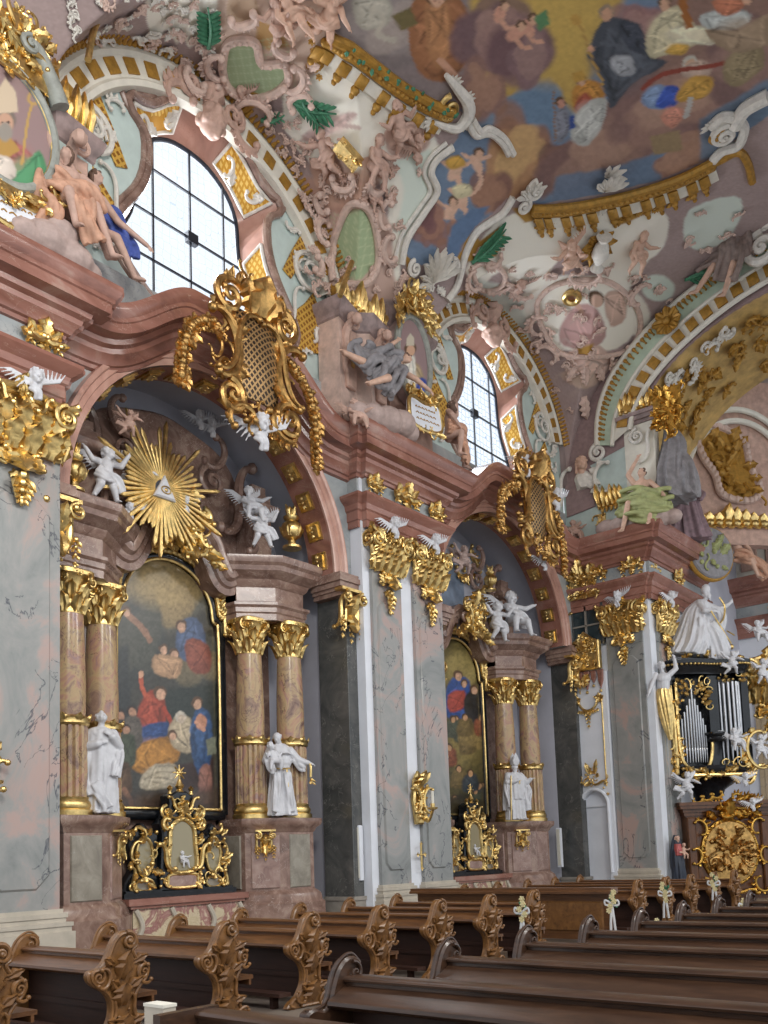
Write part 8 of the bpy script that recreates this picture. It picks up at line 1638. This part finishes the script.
# flying figure and volute on the arch band
p = tuple(onY(722,282,25.55)); group('stucco_figure', 'stucco figure in grey brown drapery sprawling across the chancel arch band', 'stucco figure', p, -1.45, 1.35, [('body', nude(81, (-.12,.12,1.3), (-.3,.8,-.3), (.05,.05,1.05), (.25,0,.6), [(-.3,.14,.95),(-.62,.1,.62)], [(.5,.12,1.2),(1.0,.1,1.3)], [(-.1,.2,.3),(-.5,.15,-.1)], [(.3,.25,.15),(.05,.2,-.4)], 'long'), M['skin'], None), ('drapery', drape(82, [([(-.1,.16,1.0),(.2,.3,.8),(.3,.28,.4),(.1,.2,-.1)], .5, 6), ([(.3,.16,1.1),(.5,.26,.7),(.55,.22,.2)], .45, 6), ([(-.4,.1,.5),(-.1,.24,.45),(.3,.2,.35)], .34, 5)]), M['greybr'], 'grey brown drapery')]) if 'greybr' in M else None
F = Pl(onY(764,250,25.5), (1,0,0), (0,0,1), (0,-1,0)); g = MB(); spiral(g, F, .5, 2, .14, 40); rocaille(g, F.rot(PI/2,.1,1.0,0), 1.6, .12, (1.4,.1,1.3), 6, .35, -1); obj('volute', g, M['wstucco'], org=F.o, label='white scroll volute on the chancel arch at the right edge of the picture', cat='volute')
# chancel arch soffit ornament, gilded relief panel, fringe, far vault trellis
q = onX(720, 466, -10.0); Fw = Pl(q, (.66,.75,0), (0,0,1), (.75,-.66,0)); struct('wall_left', MB().obox(Fw(.4,.2,-.3), Fw.u*1.9, Fw.v*2.9, Fw.n*.2), M['pink']); Fw.u, Fw.v = Fw.u*.8, Fw.v*.8; t = thing('gilded_relief', 'gilded relief panel in a scalloped rose frame high on the chancel wall', 'relief panel', Fw.o); O = cr([Fw(a,b) for a, b in ((-1.0,1.5),(0,1.7),(1.1,1.1),(1.3,.1),(1.7,-1.0),(1.2,-1.5),(0,-1.3),(-.3,-.4),(-.8,.4))], 4, True); rl = MB().prism(O, Fw.n, .06, .02); crust(rl, Fw.rot(0,0,0,.06), [(-.8,1.2),(.8,1.0),(1.2,-.2),(1.4,-1.1),(.2,-1.1),(-.1,-.2),(-.6,.5)], 22, .4, 5, 'nlls'); obj('relief', rl, M['paintgold'], t); g = MB().tube([q+Fw.n*.05 for q in O+O[:1]], .12, 8); beads(g, [q+Fw.n*.1 for q in O], .12, 1); obj('frame', g, M['frame'], t)
for k, r_ in enumerate((2.5, 2.85)): struct('trim_23', MB().tube([Fw(.9+r_*math.cos(a)*1.05, -1.6+r_*1.45*math.sin(a), .02) for a in [PI*(.02+.96*i/30) for i in range(31)]], .1, 8), M['ivory'])
fringe(Fw.rot(0,.3,-2.6,.0), 2.6, .7, 8, 'gilded leaf fringe on the far chancel pilaster caps')
fringe(face(-9.7,14.6,34.25), 2.2, .8, 8, 'gilded leaf fringe on the far chancel attic'); g = MB()
for a in (-10.4,-9.5,-8.7): g.join(MB().prism([face(a,12.9,34.3)(x,y) for x, y in ((-.3,-1.3),(.3,-1.3),(.3,1.2),(-.3,1.2))], (0,-1,0), .08, .03))
obj('trim_21', g, M['pink'], kind='structure')
g = MB()
for k in range(9):
    for i in range(22):
        u0, u1 = (i+.12)/22, (i+.88)/22; v0, v1 = (k+.1)/9*.8, (k+.9)/9*.8; fn = lambda u, v, d=0: V((CX-(5.2-d)*math.cos(PI*u), 30+14*v, 14.2+(4.6-d)*math.sin(PI*u))); q = [fn(u0,v0,.1),fn(u1,v0,.1),fn(u1,v1,.1),fn(u0,v1,.1)]; q2 = [fn(u0,v0),fn(u1,v0),fn(u1,v1),fn(u0,v1)]; g.add(q+q2, [(0,1,2,3),(0,1,5,4),(1,2,6,5),(2,3,7,6),(3,0,4,7)])
obj('trim_22', g, M['cofferst'], kind='structure')
r = random.Random(9)
for i in range(46):
    g = MB(); u, v = r.uniform(.1,.62), r.uniform(.12,.8); q = V((CX-(AR-.05)*math.cos(PI*u)*(1-.02*v), YC+.1+4.0*v, ACZ+(AH-.05)*math.sin(PI*u)-.2*v)); n = V((CX-q.x, 0, ACZ-1-q.z)).normalized(); T = V((0,1,0)); G = Pl(q, T, n.cross(T), n).rot(r.uniform(0,6)); rocaille(g, G, r.uniform(.5,.9), .05, (1.4,.1,1.3), 4, .4, r.choice((-1,1))); leaf(g, G.rot(1.2), .5, .3, .6, 3, .2); obj('arabesque', g, M['paintgold'], org=q, label='gilded arabesque scroll on the soffit of the chancel arch', cat='ornament', group='gilded arabesques of the chancel arch soffit')
for i in range(14):
    g = MB(); u, v = r.uniform(.1,.5), r.uniform(.05,.3); q = V((CX-(AR-.1)*math.cos(PI*u), YC+.1+4.0*v, ACZ+(AH-.1)*math.sin(PI*u))); n = V((CX-q.x, 0, ACZ-1-q.z)).normalized(); G = Pl(q, (0,1,0), n.cross(V((0,1,0))), n).rot(r.uniform(0,6)); rocaille(g, G, .8, .07, (1.5,.1,1.3), 6, .45, 1); spiral(g, G.rot(1,.3), .2, 2, .05, 26); obj('soffit_scroll', g, M['wstucco'], org=q, label='white rocaille scroll near the front edge of the chancel arch soffit', cat='ornament', group='white scrolls of the chancel arch soffit')
# loose rocaille filling the vault ground: white and rose
def vrocs(label, pts, mat, seed): 
    r = random.Random(seed)
    for x, y, L in pts:
        s = vsz(x, y); g = MB(); F = VF(x, y, r.uniform(0,6.28), .02); k = r.choice((-1,1)); rocaille(g, F, L*s, L*s*.07, (1.5,.1,r.choice((-1.3,1.3))), 5, .4, k); leaf(g, F.rot(r.uniform(-.7,.7), 0, -L*s*.1), L*s*.6, L*s*.34, .6, 3, .2)
        if r.random() < .5: spiral(g, F.rot(0, L*s*.3, 0, .02), L*s*.2, 1.8, L*s*.05, 24, k)
        obj('rocaille', g, mat, org=F.o, label=label, cat='stucco ornament', group=label.replace('scroll', 'scrolls', 1))
def vfill(label, poly, n, L, mat, seed):
    r = random.Random(seed); P = []; xs = [p[0] for p in poly]; ys = [p[1] for p in poly]; t = 0
    while len(P) < n and t < 4000:
        t += 1; q = (r.uniform(min(xs), max(xs)), r.uniform(min(ys), max(ys)))
        if inside(q, poly) and all((q[0]-a)**2+(q[1]-b)**2 > (L*.62)**2 for a, b, _ in P): P.append((*q, L*r.uniform(.75,1.2)))
    vrocs(label, P, mat, seed)
vfill('rose stucco scroll crowding the vault round the green cartouche of the nearer window', [(150,0),(225,0),(214,60),(196,80),(170,56),(140,44)], 14, 20, M['frame'], 21); vfill('rose stucco scroll on the vault flank between the nearer lunette band and the pier cartouche', [(262,96),(292,110),(316,160),(332,200),(322,240),(300,200),(272,140)], 18, 17, M['frame'], 22)
vfill('rose stucco scroll filling the vault above the gilded reliquary', [(296,130),(340,140),(396,170),(392,200),(340,200),(316,170)], 14, 16, M['pink'], 23); vfill('pale stucco scroll low on the vault over the middle pier', [(306,262),(396,262),(430,300),(360,292),(310,300)], 16, 17, M['frame'], 24); vfill('pale stucco scroll along the ring bearer medallion', [(520,270),(560,256),(640,270),(656,320),(640,372),(560,378),(530,330)], 20, 18, M['frame'], 25)
vfill('white stucco scroll in the upper left corner of the vault', [(60,-8),(140,-8),(220,0),(222,44),(190,70),(150,50),(110,50),(74,44)], 26, 20, M['wstucco'], 26)
vrocs('rose rocaille scroll between the upper left corner and the nearer lunette band', [(120,20,26),(140,6,24),(150,44,22),(96,40,22),(172,16,22),(186,60,18),(108,4,20)], M['frame'], 3); vrocs('rose rocaille scroll along the flank of the pier cartouche', [(392,196,20),(398,226,18),(386,258,18),(398,284,16),(312,250,18),(306,208,18),(330,160,18),(384,160,18),(420,170,14)], M['frame'], 4)
vrocs('rose rocaille scroll between the white scroll mouldings and the farther lunette', [(478,250,16),(500,244,16),(512,268,16),(466,300,14),(452,292,12),(516,306,16),(522,330,16),(530,350,14)], M['frame'], 5); vrocs('ochre scroll under the long balustrade', [(536,222,14),(552,226,14),(570,222,14),(640,212,14),(656,208,14),(672,202,14),(690,196,12),(620,220,12)], M['paintgold'], 6)
vrocs('pale scroll edging the aqua field near the long balustrade end', [(690,240,18),(706,248,16),(726,234,18),(738,214,16),(700,212,14),(658,288,18),(646,276,12)], M['frame'], 7); vrocs('white rocaille scroll above the oval medallion of the middle pier', [(410,290,18),(424,296,16),(440,290,16),(398,300,14),(446,306,14),(430,284,16)], M['wstucco'], 8)
vrocs('small pale scroll on the mauve ground by the chancel arch', [(600,420,10),(590,404,10),(612,398,9),(582,430,9),(640,336,9),(570,410,9),(556,390,10),(668,300,9)], M['frame'], 9)

for bi, c in enumerate(BAY):
    for s in (-1, 1):
        l = 'pale scroll relief on the lunette wall %s of the %s window' % ('left' if s < 0 else 'right', ('nearer','farther')[bi]); r = random.Random(90+bi*2+s)
        for a, b in ((2.3,15.6),(2.9,15.3),(3.3,14.6),(3.0,13.4),(2.6,12.7),(3.4,13.7),(2.5,14.9),(2.4,16.3)): g = MB(); F = wall(c+s*a, b, XF+.02).rot(r.uniform(0,6)); rocaille(g, F, r.uniform(.45,.7), .04, (1.5,.1,r.choice((-1.3,1.3))), 5, .4, r.choice((-1,1))); obj('rocaille', g, M['wstucco'], org=F.o, label=l, cat='stucco ornament', group=l.replace('scroll relief','scroll reliefs'))
